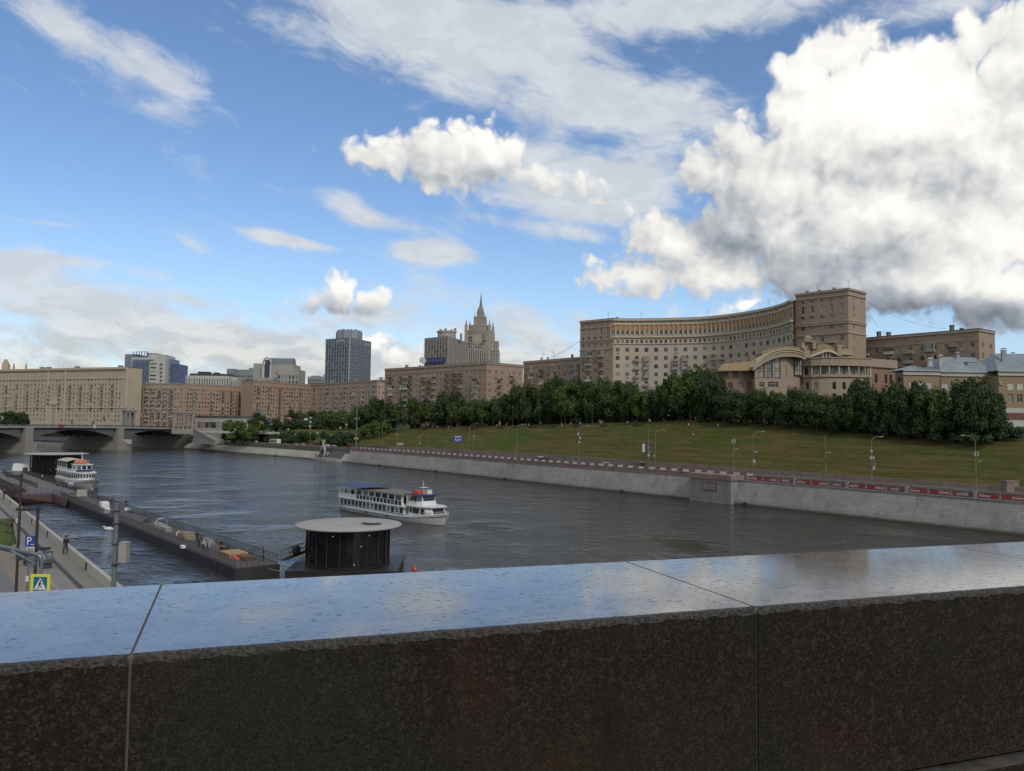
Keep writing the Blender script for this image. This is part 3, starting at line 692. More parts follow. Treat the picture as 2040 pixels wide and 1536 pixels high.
    def finish(s, mats, roofmat=None, maxw=100):
        xs=[v[0] for v in s.mb.v]; ys=[v[1] for v in s.mb.v]; zs=[v[2] for v in s.mb.v]
        loc=((min(xs)+max(xs))/2,(min(ys)+max(ys))/2,min(zs))
        r=thing(s.n,s.l,s.c,loc,0,s.g); s.root=r; L=Vector(loc)
        s.mb.build('wall',mats,r)
        for nm,mb,m in s.parts:
            mb.build(nm,(roofmat or concrete) if m==1 else m,r)
        def place(lst,getm,nm):
            lst=sorted(lst,key=lambda w:w[0][0]**2+w[0][1]**2 - 1e5*(w[0][2]>ORG[r.name].z+6))
            for w in lst[:maxw]:
                o=bpy.data.objects.new(nm,getm(w)[1] if nm!='air_conditioner' else ACM); COL.objects.link(o); o.parent=r; o.location=Vector(w[0])-L; o.rotation_euler=(0,0,w[1])
            rest=lst[maxw:]
            if rest:
                mats_=[];mb=MB()
                for w in rest:
                    src,_,mt=getm(w) if nm!='air_conditioner' else (acm,0,[concrete_light,darkmetal]); T=Matrix.Translation(w[0])@Matrix.Rotation(w[1],4,'Z'); idx=[]
                    for q in mt:
                        if q not in mats_: mats_.append(q)
                        idx.append(mats_.index(q))
                    i=len(mb.v); mb.v+=[tuple(T@Vector(q)) for q in src.v]; mb.f+=[tuple(i+k for k in f) for f in src.f]; mb.m+=[idx[k] for k in src.m]; mb.uv+=src.uv
                o=mb.build(nm,mats_,r); o['kind']='stuff'
        place(s.wins,lambda w:win_mesh(*w[2:5]),'window'); place(s.bal,lambda w:balc_mesh(*w[2:6]),'balcony'); place(s.acs,None,'air_conditioner')
        return r
def grid(L,n,rows,w,h,k='w',m0=None,m1=None,skip=(),prob=1.,rr=None):
    m0=m0 if m0 is not None else L/n/2; m1=m1 if m1 is not None else m0
    out=[]
    for i in range(n):
        u=m0+(L-m0-m1)*(i/(n-1) if n>1 else .5)
        for j,v in enumerate(rows):
            if (i,j) in skip or i in skip: continue
            if prob<1 and (rr or random).random()>prob: continue
            out.append((u,v,w,h,k))
    return out
def topline(pxL,pyL,YL,pxR,pyR):
    a=at(pxL,pyL,Y=YL); b=at(pxR,pyR,z=a.z); return a.xy.copy(),b.xy.copy(),a.z
def len2(a,b): return (Vector(b[:2])-Vector(a[:2])).length
BR=random.Random(11)
tan_stone=brickmat('tan_stucco',(.40,.345,.255),(.375,.325,.24),(.40,.33,.22),2.4,1.6,.02,stain=.22,bump=.1)
brick_tan=brickmat('brick_tan',(.31,.228,.172),(.28,.205,.157),(.33,.24,.18),.8,.3,.03,stain=.2,bump=.1)
brick_orange=brickmat('brick_orange',(.315,.222,.162),(.285,.20,.15),(.33,.22,.155),.8,.3,.03,stain=.18,bump=.1)
brick_pink=brickmat('brick_pink',(.345,.265,.205),(.32,.245,.19),(.36,.26,.22),.8,.3,.03,stain=.2,bump=.1)
beige_st=brickmat('beige_stone',(.38,.305,.23),(.35,.28,.21),(.33,.265,.20),1.6,.5,.02,stain=.22,bump=.15)
beige_pale=brickmat('beige_pale',(.41,.36,.29),(.385,.34,.275),(.37,.32,.25),2.2,1.1,.015,stain=.18,bump=.12)
tower_br=brickmat('tower_brick',(.305,.235,.175),(.28,.215,.16),(.28,.21,.16),1.2,.38,.03,stain=.2,bump=.15)
roof_grey=M('roof_grey',(.16,.155,.15),(.11,.108,.105),.4,.8)
cream_trim=M('cream_trim',(.47,.40,.29),(.42,.36,.26),.8,.8,streak=.25)
grey_trim=M('grey_trim',(.36,.31,.25),(.30,.26,.21),.8,.8,streak=.3)
orange_panel=M('ochre_panel',(.42,.235,.115),(.33,.18,.09),1.4,.85)
# ---- tan apartment house at far left, beyond the bridge
A,Bq,zt=topline(-190,740.5,716,253,731.5)
b=Bld('apartment_building','large tan apartment house with an arched passage, leftmost, above the bridge'); L=len2(A,Bq); z0=13.; hh=zt-z0
fl=[hh-7.4-3.56*k for k in range(1,14)]
u=Bq; ux=lambda px:(at(px,735,Y=(A.y+Bq.y)/2).x-A.x)/(Bq.x-A.x)*L
def uof(px):
    r=ray(px,780); # intersect the facade line
    d=Bq-A; t=(A.x*r.y-A.y*r.x)/(d.y*r.x-d.x*r.y); return t*L
W_=[]
cols=[uof(6+k*7.05) for k in range(-14,34)]
ap=uof(107.5)
for i,uu in enumerate(cols):
    for j,v in enumerate(fl):
        if v<1.5: continue
        if abs(uu-ap)<7 and v<24: continue
        W_.append((uu,v,1.3,1.9,'b' if BR.random()<.5 else 'w'))
    W_.append((uu,hh-6.8,.55,.65,'b'))
W_.append((ap+.9,.3,4.6,17.,'d'))
b.facade(A,Bq,z0,zt,W_)
for i,uu in enumerate(cols[2:-1]):
    if i%3==1:
        kk=BR.choice(['rail','solid','glazed','rail'])
        for j in range(1,7):
            if BR.random()<.85: b.balcony(uu,fl[j]-.7,2.1,1.0,kk if BR.random()<.7 else BR.choice(['rail','glazed']))
    elif BR.random()<.6:
        for j in range(8,12):
            if fl[j]>2 and BR.random()<.25 and abs(uu-ap)>8: b.balcony(uu,fl[j]-.7,2.1,1.0,'rail')
mb=MB()
for z,h,o in ((zt-1.3,1.3,1.3),(zt-2.2,.9,.7),(zt-8.9,.55,.4),(zt-32.3,.8,.5)): b.band(A,Bq,z,h,o,0,mb,.3)
for px in (-3,96,130,252): 
    q=uof(px); p=A+(Bq-A)*(q/L); d=(Bq-A).normalized(); mb.beam(p-d*.8,p+d*.8,z0,zt-2.2,.8,0,.2)
p=A+(Bq-A)*(ap/L)
for sgn,w in ((-1,1.4),(1,1.6)): mb.beam(p+d*(.9+sgn*(2.9+w/2)-w/2),p+d*(.9+sgn*(2.9+w/2)+w/2),z0,z0+19.7,.9,0,.25)
mb.beam(p+d*-3.6,p+d*5.6,z0+17.8,z0+21.,1.1,0,.3)
b.part('cornice',mb,cream_trim)
b.walls([A,Bq],z0,zt,15)
C2,D2,_=topline(253.3,736,560,284,741); C2=Bq+(Bq-A).normalized()*.2+Vector((0,3)); D2=at(284,741,Y=664).xy
b.facade(C2,D2,z0,zt-2.2,[]); b.band(C2,D2,zt-9.4,.5,.35,0); b.roof([C2,D2,D2+Vector((-6,14)),C2+Vector((-6,14))],zt-2.2)
mb=MB()
q=A+(Bq-A)*(uof(5)/L)
for dx,h,w in ((0,9,5.),(11,5.6,1.3),(26,5.4,1.3)):
    mb=MB(); c=q+d*dx; mb.bx(c.x-w/2,c.x+w/2,c.y-.5+1.5,c.y+w*.8+1,zt+.32,zt+h*.55,0); mb.bx(c.x-w*.36,c.x+w*.36,c.y+1.2,c.y+w*.6+1.2,zt+h*.55,zt+h*.8,0); mb.bx(c.x-w*.2,c.x+w*.2,c.y+1.4,c.y+w*.4+1.4,zt+h*.8,zt+h,0); b.part('roof_pylon',mb,cream_trim)
for px in (75,88,145,232): 
    q=A+(Bq-A)*(uof(px)/L); b.chim(q.x,q.y+5,zt+.3,3.,1.3)
for px in (77,110,118): q=A+(Bq-A)*(uof(px)/L); b.antenna(q.x,q.y+4,zt+.3,3.5)
b.finish([tan_stone],roof_grey)
# ---- long brown brick blocks between the bridge and the towers
def house(name,label,pl,pyl,Yl,pr,pyr,z0,mat,depth=14,cols=None,nf=9,fh=3.1,ww=1.2,wh=1.6,k='w',balc=None,kinds=('rail','glazed','solid'),trim=True,top=2.6,side=None,sidecols=3,prob=1.,acp=.06,roofm=None,chims=(),ants=(),maxw=100,fin=True,atticw=0):
    A,Bq,zt=topline(pl,pyl,Yl,pr,pyr); z0=min(z0,11)
    b=Bld(name,label); L=len2(A,Bq); hh=zt-z0
    n=cols or int(L/3.2); rows=[hh-top-fh*(j+1)+ (fh-wh)*.5 for j in range(nf)]; rows=[r for r in rows if r>.6]
    Wn=grid(L,n,rows,ww,wh,k,prob=prob,rr=BR)
    if atticw: Wn+=grid(L,atticw,[hh-1.5],.45,.55,'b')
    Wn=[(u,v,w_,h_,BR.choice(k) if len(k)>1 else k) for u,v,w_,h_,kk in Wn]
    b.facade(A,Bq,z0,zt,Wn)
    uc=[L/n/2+(L-L/n)*i/(n-1) for i in range(n)]
    for ci,bw in (balc or []):
        kd=BR.choice(kinds)
        for r in rows:
            if BR.random()<.9: b.balcony(uc[min(n-1,ci)] if isinstance(ci,int) else ci*L, r-.55,bw,1.15,kd if BR.random()<.6 else BR.choice(kinds))
    for u,v,_,_,_ in Wn:
        if BR.random()<acp: b.ac(u+.2,v-.85)
    mb=MB(); b.band(A,Bq,zt-.75,.55,.4,0,mb,.2); 
    if trim: b.band(A,Bq,zt-top-.3,.25,.15,0,mb)
    P=b.walls([A,Bq],z0,zt,depth,skip=(1,) if side else ())
    if side:
        # right-hand return wall seen obliquely
        E=at(side[0],side[1],z=zt).xy; Ls=len2(Bq,E); b.facade(Bq,E,z0,zt,[(u_,v,ww,wh,BR.choice(k)) for u_ in [Ls/sidecols*(q+.5) for q in range(sidecols)] for v in rows]); b.band(Bq,E,zt-.75,.55,.4,0,mb,.2)
        for q in (side[2] if len(side)>2 else []):
            kd=BR.choice(kinds)
            for r in rows:
                if BR.random()<.9: b.balcony(q*Ls,r-.55,2.6,1.15,kd if BR.random()<.6 else BR.choice(kinds))
        dd=(Bq-A).normalized(); b.roof([A,Bq,E,A+Vector((-dd.y,dd.x))*depth],zt)
    b.part('cornice',mb,grey_trim)
    for t,w_,h_ in chims:
        q=A+(Bq-A)*t; dd=(Bq-A).normalized(); b.chim(q.x-dd.y*5,q.y+dd.x*5,zt+.28,w_,h_)
    for t,h_ in ants:
        q=A+(Bq-A)*t; dd=(Bq-A).normalized(); b.antenna(q.x-dd.y*4,q.y+dd.x*4,zt+.28,h_)
    if fin: b.finish([mat],roofm or roof_grey,maxw)
    return b,A,Bq,zt,L,rows
house('apartment_building','pinkish brick apartment house with rows of glazed balconies, just behind the bridge columns',250,764.5,640,365,764.2,13.5,brick_pink,3,cols=19,nf=9,fh=3.38,ww=1.45,wh=1.9,balc=[(3,2.6),(5,2.6),(7,2.6),(9,2.6),(11,2.6),(13,2.6),(15,2.6)],kinds=('glazed','rail','glazed','whitegl'),acp=.03,top=3.4,chims=((.3,1,1.2),))
house('apartment_building','long orange brick house receding to the right of the bridge columns',366,764,638,512,771.5,13.5,brick_orange,14,cols=26,nf=9,fh=3.38,ww=1.25,wh=1.75,k='wb',balc=[(3,2.),(9,2.),(13,2.),(16,2.),(19,2.),(22,2.)],kinds=('rail','rail','glazed'),acp=.05,top=3.4,chims=((.85,3,1.5),))
house('apartment_building','brick house one storey taller than its left neighbour, below the barrel-roofed block',506,758.5,650,620,766.3,13.5,brick_orange,16,cols=22,nf=10,fh=3.28,ww=1.25,wh=1.75,k='wb',balc=[(1,2.6),(5,2.),(9,2.),(13,2.),(17,2.)],kinds=('rail','rail','glazed'),acp=.05,top=3.6,chims=((.1,2,1.2),(.6,2,1.)))
house('apartment_building','narrow plain orange brick corner block with two columns of windows below the dark glass tower',620,765.8,640,645,764.6,13.5,brick_orange,12,cols=2,nf=8,fh=3.65,ww=2.3,wh=1.7,k='bw',acp=.1,top=3.2)
house('apartment_building','beige apartment house with six columns of boxy bay balconies below the dark glass tower',645,764.3,575,752,757.3,15,brick_pink,14,cols=18,nf=8,fh=3.45,ww=1.35,wh=1.8,balc=[(1,2.4),(4,2.4),(7,2.4),(10,2.4),(13,2.4),(16,2.4)],kinds=('glazed','rail','glazed','whitegl'),side=(768,758.5),sidecols=2,acp=.05,top=3.1,chims=((.05,2,1.4),(.5,2,1.),(.95,2,1.6)),k='wo')
house('apartment_building','large brown brick apartment house with stacked balconies in front of the spired skyscraper',767,735.5,447,970,722,19,brick_tan,14,cols=25,nf=8,fh=3.15,ww=1.15,wh=1.6,balc=[(.07,4.),(.19,2.6),(.235,3.6),(.285,2.6),(.42,2.6),(.47,3.8),(.52,2.6),(.65,2.6),(.715,3.8),(.77,2.8),(.905,4.)],kinds=('rail','rail','glazed','rail','solid','whitegl'),side=(1042,728.6,(.32,.66)),sidecols=6,acp=.06,top=2.9,k='wo',chims=((.16,1.6,1.5),(.3,.9,.9),(.95,1.2,1.),(.6,1.,.9)),ants=((.2,3.),),atticw=12)
house('apartment_building','low brick apartment house between the stacked-balcony block and the curved one, partly behind trees',1043,721,392,1155,712.3,20,brick_tan,3,cols=10,nf=5,fh=3.1,ww=1.3,wh=1.7,balc=[(1,2.6),(3,3.),(5,2.6),(9,4.)],kinds=('glazed','rail','whitegl'),acp=.12,top=2.6,k='wo',chims=((.2,.9,1.5),(.32,.9,1.3),(.75,1.1,1.7),(.9,1.1,1.7)),ants=((.26,5.),(.45,5.5),(.95,6.)),atticw=6)
# ---- the great curved house with two corner towers
z0=15.
b=Bld('curved_apartment_building','huge concave beige house with a colonnaded upper storey between two brick corner towers')
YT=344.7; p0=at(1216.7,635,Y=YT); ztc=p0.z
cp=[(1216.7,635.2),(1270,635.6),(1330,634.6),(1400,632.5),(1448,627.6),(1490,621.5),(1524.5,615),(1550,608.5),(1566,602.5),(1579,596.)]
arc=[at(x,y,z=ztc).xy for x,y in cp]
# resample the arc into equal bays
def resample(P,n):
    D=[0.]
    for a,c in zip(P[:-1],P[1:]): D.append(D[-1]+len2(a,c))
    out=[]
    for k in range(n+1):
        s=D[-1]*k/n; i=0
        while i<len(P)-2 and D[i+1]<s: i+=1
        out.append(P[i].lerp(P[i+1],(s-D[i])/(D[i+1]-D[i])))
    return out
arc=resample(arc,160)
for _ in range(60): arc=[arc[0]]+[(arc[i-1]+arc[i]*2+arc[i+1])/4 for i in range(1,len(arc)-1)]+[arc[-1]]
NBAY=46; arc=resample(arc,NBAY); hh=ztc-z0
low=[hh-14.63-3.63*k for k in range(9)]
tr=MB(); op=MB(); pil=MB()
for i in range(NBAY):
    a,c=arc[i],arc[i+1]; L=len2(a,c); Wn=[(L/2,hh-6.94,L*.52,1.75,'g' if BR.random()<.5 else 'w'),(L/2,hh-10.79,L*.5,1.5,'w' if BR.random()<.5 else 'b')]
    if i%2==0: Wn.append((L/2,hh-1.90,.5,.5,'b'))
    if i%2==1:
        for v in low:
            if v>.5: Wn.append((L/2,v,min(1.75,L*.8),1.75,BR.choice('wbw')))
    b.facade(a,c,z0,ztc,Wn,1)
    if i%2==1:
        for v in low:
            if v>1 and BR.random()<.22: b.ac(L/2+.2,v-.8)
    if i%8 in (5,7) and i<40:
        for q,v in enumerate(low[1:]):
            if v>.5 and not (i>24 and q<2): b.balcony(L/2,v-.55,L*1.15,1.2,'solid' if BR.random()<.6 else 'glazed')
        if i%8==5 and i<30:
            pass
    for z,h,o in ((ztc-.9,.9,.75),(ztc-2.71,.55,.4),(ztc-8.35,.75,.6),(ztc-7.43,.2,.2),(ztc-11.22,.35,.35)): b.band(a,c,z,h,o,0,tr)
    b.band(a,c,ztc-4.93,1.95,.05,0,op)
    d=(c-a).normalized(); pil.beam(a-d*.16,a+d*.16,ztc-7.15,ztc-2.71,.55,0,.18)
b.part('cornice',tr,cream_trim); b.part('ochre_frieze',op,orange_panel); b.part('pilaster_row',pil,cream_trim)
back=[p+Vector((.35,.94))*13 for p in arc[::-1]]
b.roof(arc[:]+back,ztc,1,.1)
# left corner tower
LA=at(1156,641,z=ztc).xy; LB=arc[0]; L=len2(LA,LB); LA=LA; n5=[L*(q+.5)/5 for q in range(5)]
Wn=[(u,hh-6.72,.95,2.6,'o') for u in n5]+[(u,hh-8.67,.95,1.2,'b') for u in n5]+[(u,hh-12.36,1.,1.6,'w') for u in n5]+[(u,hh-2.93,.5,.6,'b') for u in n5]
Wn+=[(u,hh-16.15-3.63*k,1.1,1.6,BR.choice('ow')) for u in (n5[0],n5[2],n5[4]) for k in range(8) if hh-16.15-3.63*k>.5]
b.facade(LA,LB+(LB-LA).normalized()*1.4,z0,ztc,Wn,0)
for u in n5:
    if BR.random()<.7: b.ac(u,hh-9.43)
for u,w in ((n5[1],2.8),(n5[3],2.8)):
    for k in range(8):
        if hh-16.69-3.63*k>.5: b.balcony(u,hh-16.69-3.63*k,w,1.2,BR.choice(['glazed','whitegl','rail','glazed']))
tr=MB(); E=LB+(LB-LA).normalized()*1.4
for z,h,o in ((ztc-.7,.7,.5),(ztc-3.47,.3,.25),(ztc-9.32,.4,.3),(ztc-10.19,.3,.2),(ztc-13.44,.4,.3)): b.band(LA,E,z,h,o,0,tr,.2)
d=(LB-LA).normalized(); aw=Vector((-d.y,d.x)); b.mb.quad((*(LA+aw*14),z0),(*LA,z0),(*LA,ztc),(*(LA+aw*14),ztc),0); b.roof([LA,E,E+aw*14,LA+aw*14],ztc+.05)
b.mb.quad((*E,z0),(*(E+Vector((0,4))),z0),(*(E+Vector((0,4))),ztc),(*E,ztc),0)
b.part('cornice',tr,grey_trim); tr=MB()
# right corner tower
TA=at(1585,587.2,Y=290.); ztt=TA.z; TA=TA.xy; TB=at(1689.5,574.7,z=ztt).xy; TC=at(1724.5,583.6,z=ztt).xy; ht=ztt-z0; L=len2(TA,TB)
n5=[L*(.14+.185*q) for q in range(5)]
Wn=[]
for u in n5: Wn+=[(u,ht-3.69,.7,.8,'b'),(u,ht-7.59,1.2,2.7,BR.choice('bo')),(u,ht-9.76,1.2,1.2,'o'),(u,ht-13.98,1.25,1.75,'w'),(u,ht-18.32,1.35,2.0,BR.choice('wo')),(u,ht-22.44,1.35,1.9,BR.choice('wb')),(u,ht-26.23,1.3,1.8,'w'),(u,ht-29.92,1.3,1.8,'w')]
b.facade(TA,TB,z0,ztt,Wn,0)
for u in (n5[1],n5[3]): b.balcony(u,ht-18.97,3.2,1.2,'solid')
for u,v in ((n5[0],ht-11.06),(n5[2]+1,ht-8.89),(n5[0],ht-8.56),(n5[1],ht-8.67),(n5[3]+.8,ht-18.43)): b.ac(u,v)
L2=len2(TB,TC)
b.facade(TB,TC,z0,ztt,[(L2*.3,ht-3.69,.6,.7,'b'),(L2*.78,ht-4.34,.6,.7,'b')]+[(L2*.3,v,.95,h,'w') for v,h in ((ht-7.59,2.2),(ht-9.76,1.1),(ht-13.98,1.7),(ht-18.32,2.),(ht-22.44,1.8),(ht-26.23,1.8))],0)
aw=(TB-TA).normalized(); aw=Vector((-aw.y,aw.x))
b.facade(TA+aw*9,TA,z0,ztt,[],0)
a1=TA+(TB-TA).normalized()*-2.6+aw*1.2
b.facade(a1,TA+aw*1.2,z0,ztt-2.06,[],0); b.mb.quad((*(a1+aw*9),z0),(*a1,z0),(*a1,ztt-2.06),(*(a1+aw*9),ztt-2.06),0); b.roof([a1,TA+aw*1.2,TA+aw*10,a1+aw*10],ztt-2.06,1,.15)
for P,Qp in ((TA,TB),(TB,TC),(TA+aw*9,TA)):
    for z,h,o in ((ztt-.5,.5,.45),(ztt-2.28,.4,.35),(ztt-11.49,.3,.3),(ztt-12.25,.45,.4),(ztt-15.83,.35,.3)): b.band(P,Qp,z,h,o,0,tr,.15)
b.part('cornice',tr,grey_trim)
b.roof([TA,TB,TC,TC+(TA-TB).normalized()*14],ztt)
for t,h in ((.18,1.2),(.42,.8),(.7,1.1)): q=TA.lerp(TB,t)+aw*2; b.chim(q.x,q.y,ztt+.28,.8,h*.6)
for t,h in ((.38,2.4),(.97,3.2)): q=TA.lerp(TB,t)+aw*2; b.antenna(q.x,q.y,ztt+.28,h)
for i in (6,20,36): q=arc[i]+Vector((.3,.9))*5; b.antenna(q.x,q.y,ztc+.28,4.)
q=LA.lerp(LB,.85)+Vector((.3,.9))*5; b.antenna(q.x,q.y,ztc+.28,4.); b.chim(q.x+4,q.y,ztc+.28,1.,1.)
b.finish([tower_br,beige_pale],roof_grey)
# ---- lower wing on the right
b,A,Bq,zt,L,rows=house('apartment_building','six-storey brown brick wing with mixed balconies at the right of the curved house',1692,676.5,296,1950,655.2,18,tower_br,13,cols=11,nf=6,fh=3.62,ww=1.5,wh=1.75,balc=None,side=(1981,661.3),sidecols=2,acp=.12,top=3.3,k='ow',fin=False,atticw=8)
b._f=(A,(Bq-A).normalized(),Vector(((Bq-A).normalized().y,-(Bq-A).normalized().x)),atan2((Bq-A).y,(Bq-A).x),L,11)
for f,w,ks in ((.07,9.,'whitegl'),(.335,3.2,'whitegl'),(.49,3.,'solid'),(.655,3.2,'glazed'),(.82,2.9,'rail')):
    for q,r in enumerate(rows):
        if f==.07 and q>0: continue
        b.balcony(f*L,r-.6-(0 if f!=.49 else .1),w,1.2,ks if BR.random()<.7 else BR.choice(['glazed','solid']))
for t,w,h in ((.26,1.2,2.0),(.34,1.2,1.5),(.83,1.1,2.),(.9,.9,.7)):
    q=A.lerp(Bq,t); b.chim(q.x+2,q.y+5,zt+.28,w,h,MATS.get('roof_grey'))
q=A.lerp(Bq,.84); b.antenna(q.x+2.,q.y+4.6,zt+.28,4.2); q=A.lerp(Bq,.93); b.antenna(q.x+2.,q.y+4.6,zt+.28,2.4); q=A.lerp(Bq,.3); b.antenna(q.x+2.,q.y+4.6,zt+.28,2.6)
b.finish([tower_br],roof_grey)
# ---------------------------------------------------------------- towers far behind
def txt(s, size, mat, root, M4, name='lettering', ext=.06, align='CENTER'):
    c=bpy.data.curves.new('lettering','FONT'); c.body=s; c.size=size; c.extrude=ext; c.align_x=align; c.align_y='CENTER'
    o=bpy.data.objects.new('t',c); COL.objects.link(o); dg=bpy.context.evaluated_depsgraph_get(); dg.update()
    me=bpy.data.meshes.new_from_object(o.evaluated_get(dg)); me.transform(M4); COL.objects.unlink(o); bpy.data.objects.remove(o)
    me.materials.clear(); me.materials.append(mat); q=obj(name,me,root); return q
def wallframe(A,Bq,u,z,out=.12):
    # matrix that stands text on wall A-B facing the viewer
    A=Vector(A[:2]);Bq=Vector(Bq[:2]); d=(Bq-A).normalized(); n=Vector((d.y,-d.x)); p=A+d*u+n*out
    return Matrix(((d.x,0,n.x,p.x),(d.y,0,n.y,p.y),(0,1,0,z),(0,0,0,1)))
glass_blue=glassmat('blue_glass',(.05,.10,.22),(.07,.13,.26),.5,.08)
glass_tower=glassmat('tower_glass',(.03,.045,.065),(.20,.22,.24),.72,.1)
glass_hotel=glassmat('hotel_glass',(.05,.05,.055),(.45,.44,.40),.4,.12)
steel=M('steel_cladding',(.235,.275,.315),(.20,.235,.27),.3,.5)
steel_dark=M('steel_dark',(.12,.15,.18),(.10,.125,.15),.3,.5)
white_clad=M('white_cladding',(.44,.44,.41),(.38,.38,.36),.3,.7,streak=.2)
grey_clad=M('grey_cladding',(.27,.265,.25),(.22,.215,.205),.3,.8,streak=.3)
taupe=M('taupe_cladding',(.26,.235,.205),(.22,.20,.175),.3,.8,streak=.2)
grey_pale=M('pale_grey_concrete',(.33,.32,.29),(.28,.27,.25),.2,.85,streak=.3)
WM_EXTRA={'t':[steel_dark,glass_tower],'h':[taupe,glass_hotel],'u':[steel_dark,glass_blue]}
_wm=win_mesh
def win_mesh(w,h,k):
    if k in WM_EXTRA:
        key=(round(w,2),round(h,2),k)
        if key not in WM:
            mb=MB(); mb.quad((-w/2,.03,0),(w/2,.03,0),(w/2,.03,h),(-w/2,.03,h),1); mb.bx(-w/2,w/2,-.04,.02,0,.12,0); mb.bx(-w/2,w/2,-.04,.02,h-.12,h,0)
            WM[key]=(mb,mb.mesh('window',WM_EXTRA[k]),WM_EXTRA[k])
        return WM[key]
    return _wm(w,h,k)
def yat(p0,p1): return Vector(p0),Vector(p1)
# dark glass tower with a crown and name on the roof edge
A=at(650,676.5,Y=690); zt=A.z; A=A.xy; Bq=at(697,679,z=zt).xy; Bq=at(698,679,Y=672).xy; E=at(738.5,686,Y=705).xy; z0=12
b=Bld('glass_tower','tall dark blue-grey glass hotel tower with a glazed crown, left of the spired skyscraper')
ribs=MB()
for P,Q,n,kk in ((A,Bq,9,'t'),(Bq,E,15,'t')):
    L=len2(P,Q); nf=22; Wn=[(L*(i+.5)/n,zt-z0-4.2-3.05*(j+1),L/n*.62,2.1,kk) for i in range(n) for j in range(nf)]
    b.facade(P,Q,z0,zt,Wn,0); d=(Q-P).normalized()
    for i in range(n+1): q=P+d*(L*i/n); ribs.beam(q-d*.22,q+d*.22,z0,zt+.2,.5,0,.2)
b.part('rib',ribs,steel); dd=(Bq-A).normalized()
d=(Bq-A).normalized(); ribs2=MB(); ribs2.beam(Bq-d*.9,Bq,z0,zt+.5,1.,0,.3); b.part('corner_mast',ribs2,white_clad)
b.roof([A,Bq,E,A+(E-Bq)],zt)
cr=MB(); cc=(A+E)/2; 
b.mb.quad((*A,z0),(*(A+(E-Bq)),z0),(*(A+(E-Bq)),zt),(*A,zt))
k0=at(670,676,Y=690).xy; k1=at(721,679,Y=690).xy; zc=at(695,659,Y=690).z; m=(k0+k1)/2; R_=len2(k0,k1)/2
cr.lathe([(R_,zt-.5),(R_,zc-1.5),(R_*.97,zc-1.5),(R_*.97,zc)],(m.x,m.y,0),10,0,1,.8); b.part('glazed_crown',cr,steel)
for k in range(10):
    cr=MB(); cr.cyl((m.x+R_*1.01*cos(2*pi*k/10),m.y+R_*.81*sin(2*pi*k/10),zt),(m.x+R_*1.01*cos(2*pi*k/10),m.y+R_*.81*sin(2*pi*k/10),zc-1.4),.35,.35,5); b.part('crown_post',cr,steel_dark)
for x in (-6,-2,1,5): cr=MB(); cr.bx(m.x+x,m.x+x+1.6,m.y-1,m.y+1,zc,zc+1.4); b.part('roof_unit',cr,steel_dark)
r=b.finish([steel_dark],steel_dark)
txt('azimut',4.2,white_paint,r,wallframe(A,Bq,len2(A,Bq)*.6,zt+1.2-3.0),'lettering')
txt('azimut',3.4,white_paint,r,wallframe(Bq,E,len2(Bq,E)*.83,zt-3.),'lettering')
# taupe hotel with blue banner
A=at(848,674.5,Y=640); zt=A.z; A=A.xy; Bq=at(893,674.2,Y=622).xy; E=at(931,683.5,Y=668).xy; z0=14
b=Bld('hotel_tower','taupe hotel block with pale window strips and a blue banner, left of the spired skyscraper')
ribs=MB()
for P,Q,n in ((A,Bq,8),(Bq,E,11)):
    L=len2(P,Q); nf=14; Wn=[(L*(i+.5)/n,zt-z0-2.3-(3.3)*(j+1)-3.2,L/n*.52,1.9,'h') for i in range(n) for j in range(nf)]
    b.facade(P,Q,z0,zt,Wn,0); d=(Q-P).normalized()
    for i in range(n+1): q=P+d*(L*i/n); ribs.beam(q-d*.4,q+d*.4,z0,zt+.15,.9,0,.4)
b.part('rib',ribs,grey_clad)
b.roof([A,Bq,E,A+(E-Bq)],zt); b.mb.quad((*A,z0),(*(A+(E-Bq)),z0),(*(A+(E-Bq)),zt),(*A,zt))
m=(A+E)/2; R_=at(909,670,Y=645).x-at(870,670,Y=645).x; R_/=2; zc=at(890,660,Y=645).z; cr=MB(); m=at(890,670,Y=645).xy
cr.lathe([(R_,zt),(R_,zt+1.),(R_*.94,zt+1.),(R_*.94,zc-1.2),(R_*1.02,zc-1.2),(R_*1.02,zc)],(m.x,m.y,0),24,0,1,.8); b.part('roof_drum',cr,grey_pale)
cr=MB()
for x,h in ((-6,1.5),(-2,2.2),(3,1.5),(6,2.6),(11,5)): cr.bx(m.x+x,m.x+x+1.8,m.y-2,m.y+1,(zc if x<9 else zt),(zc if x<9 else zt)+h)
b.part('roof_plant',cr,grey_clad)
bn=MB(); L=len2(A,Bq); d=(Bq-A).normalized(); zb=at(870,719,Y=630).z
bn.beam(A+d*L*.04,A+d*L*.90,zb-1.9,zb+2.6,.5,0,1.); b.part('blue_banner',bn,M('banner_blue',(.022,.033,.15),(.018,.027,.12),.3,.6))
r=b.finish([taupe],roof_grey)
mb=MB()
for k in range(7):
    u=L*(.12+.105*k); w=L*.06; q=A+d*u; mb.beam(q,q+d*w,zb-.9+(k%2)*.3,zb+1.4,.04,0,1.28)
# unreadable pale sign letters reduced to a few strokes
mb.build('banner_lettering',M('banner_pale',(.10,.13,.36),(.09,.12,.3),.5,.6),r)
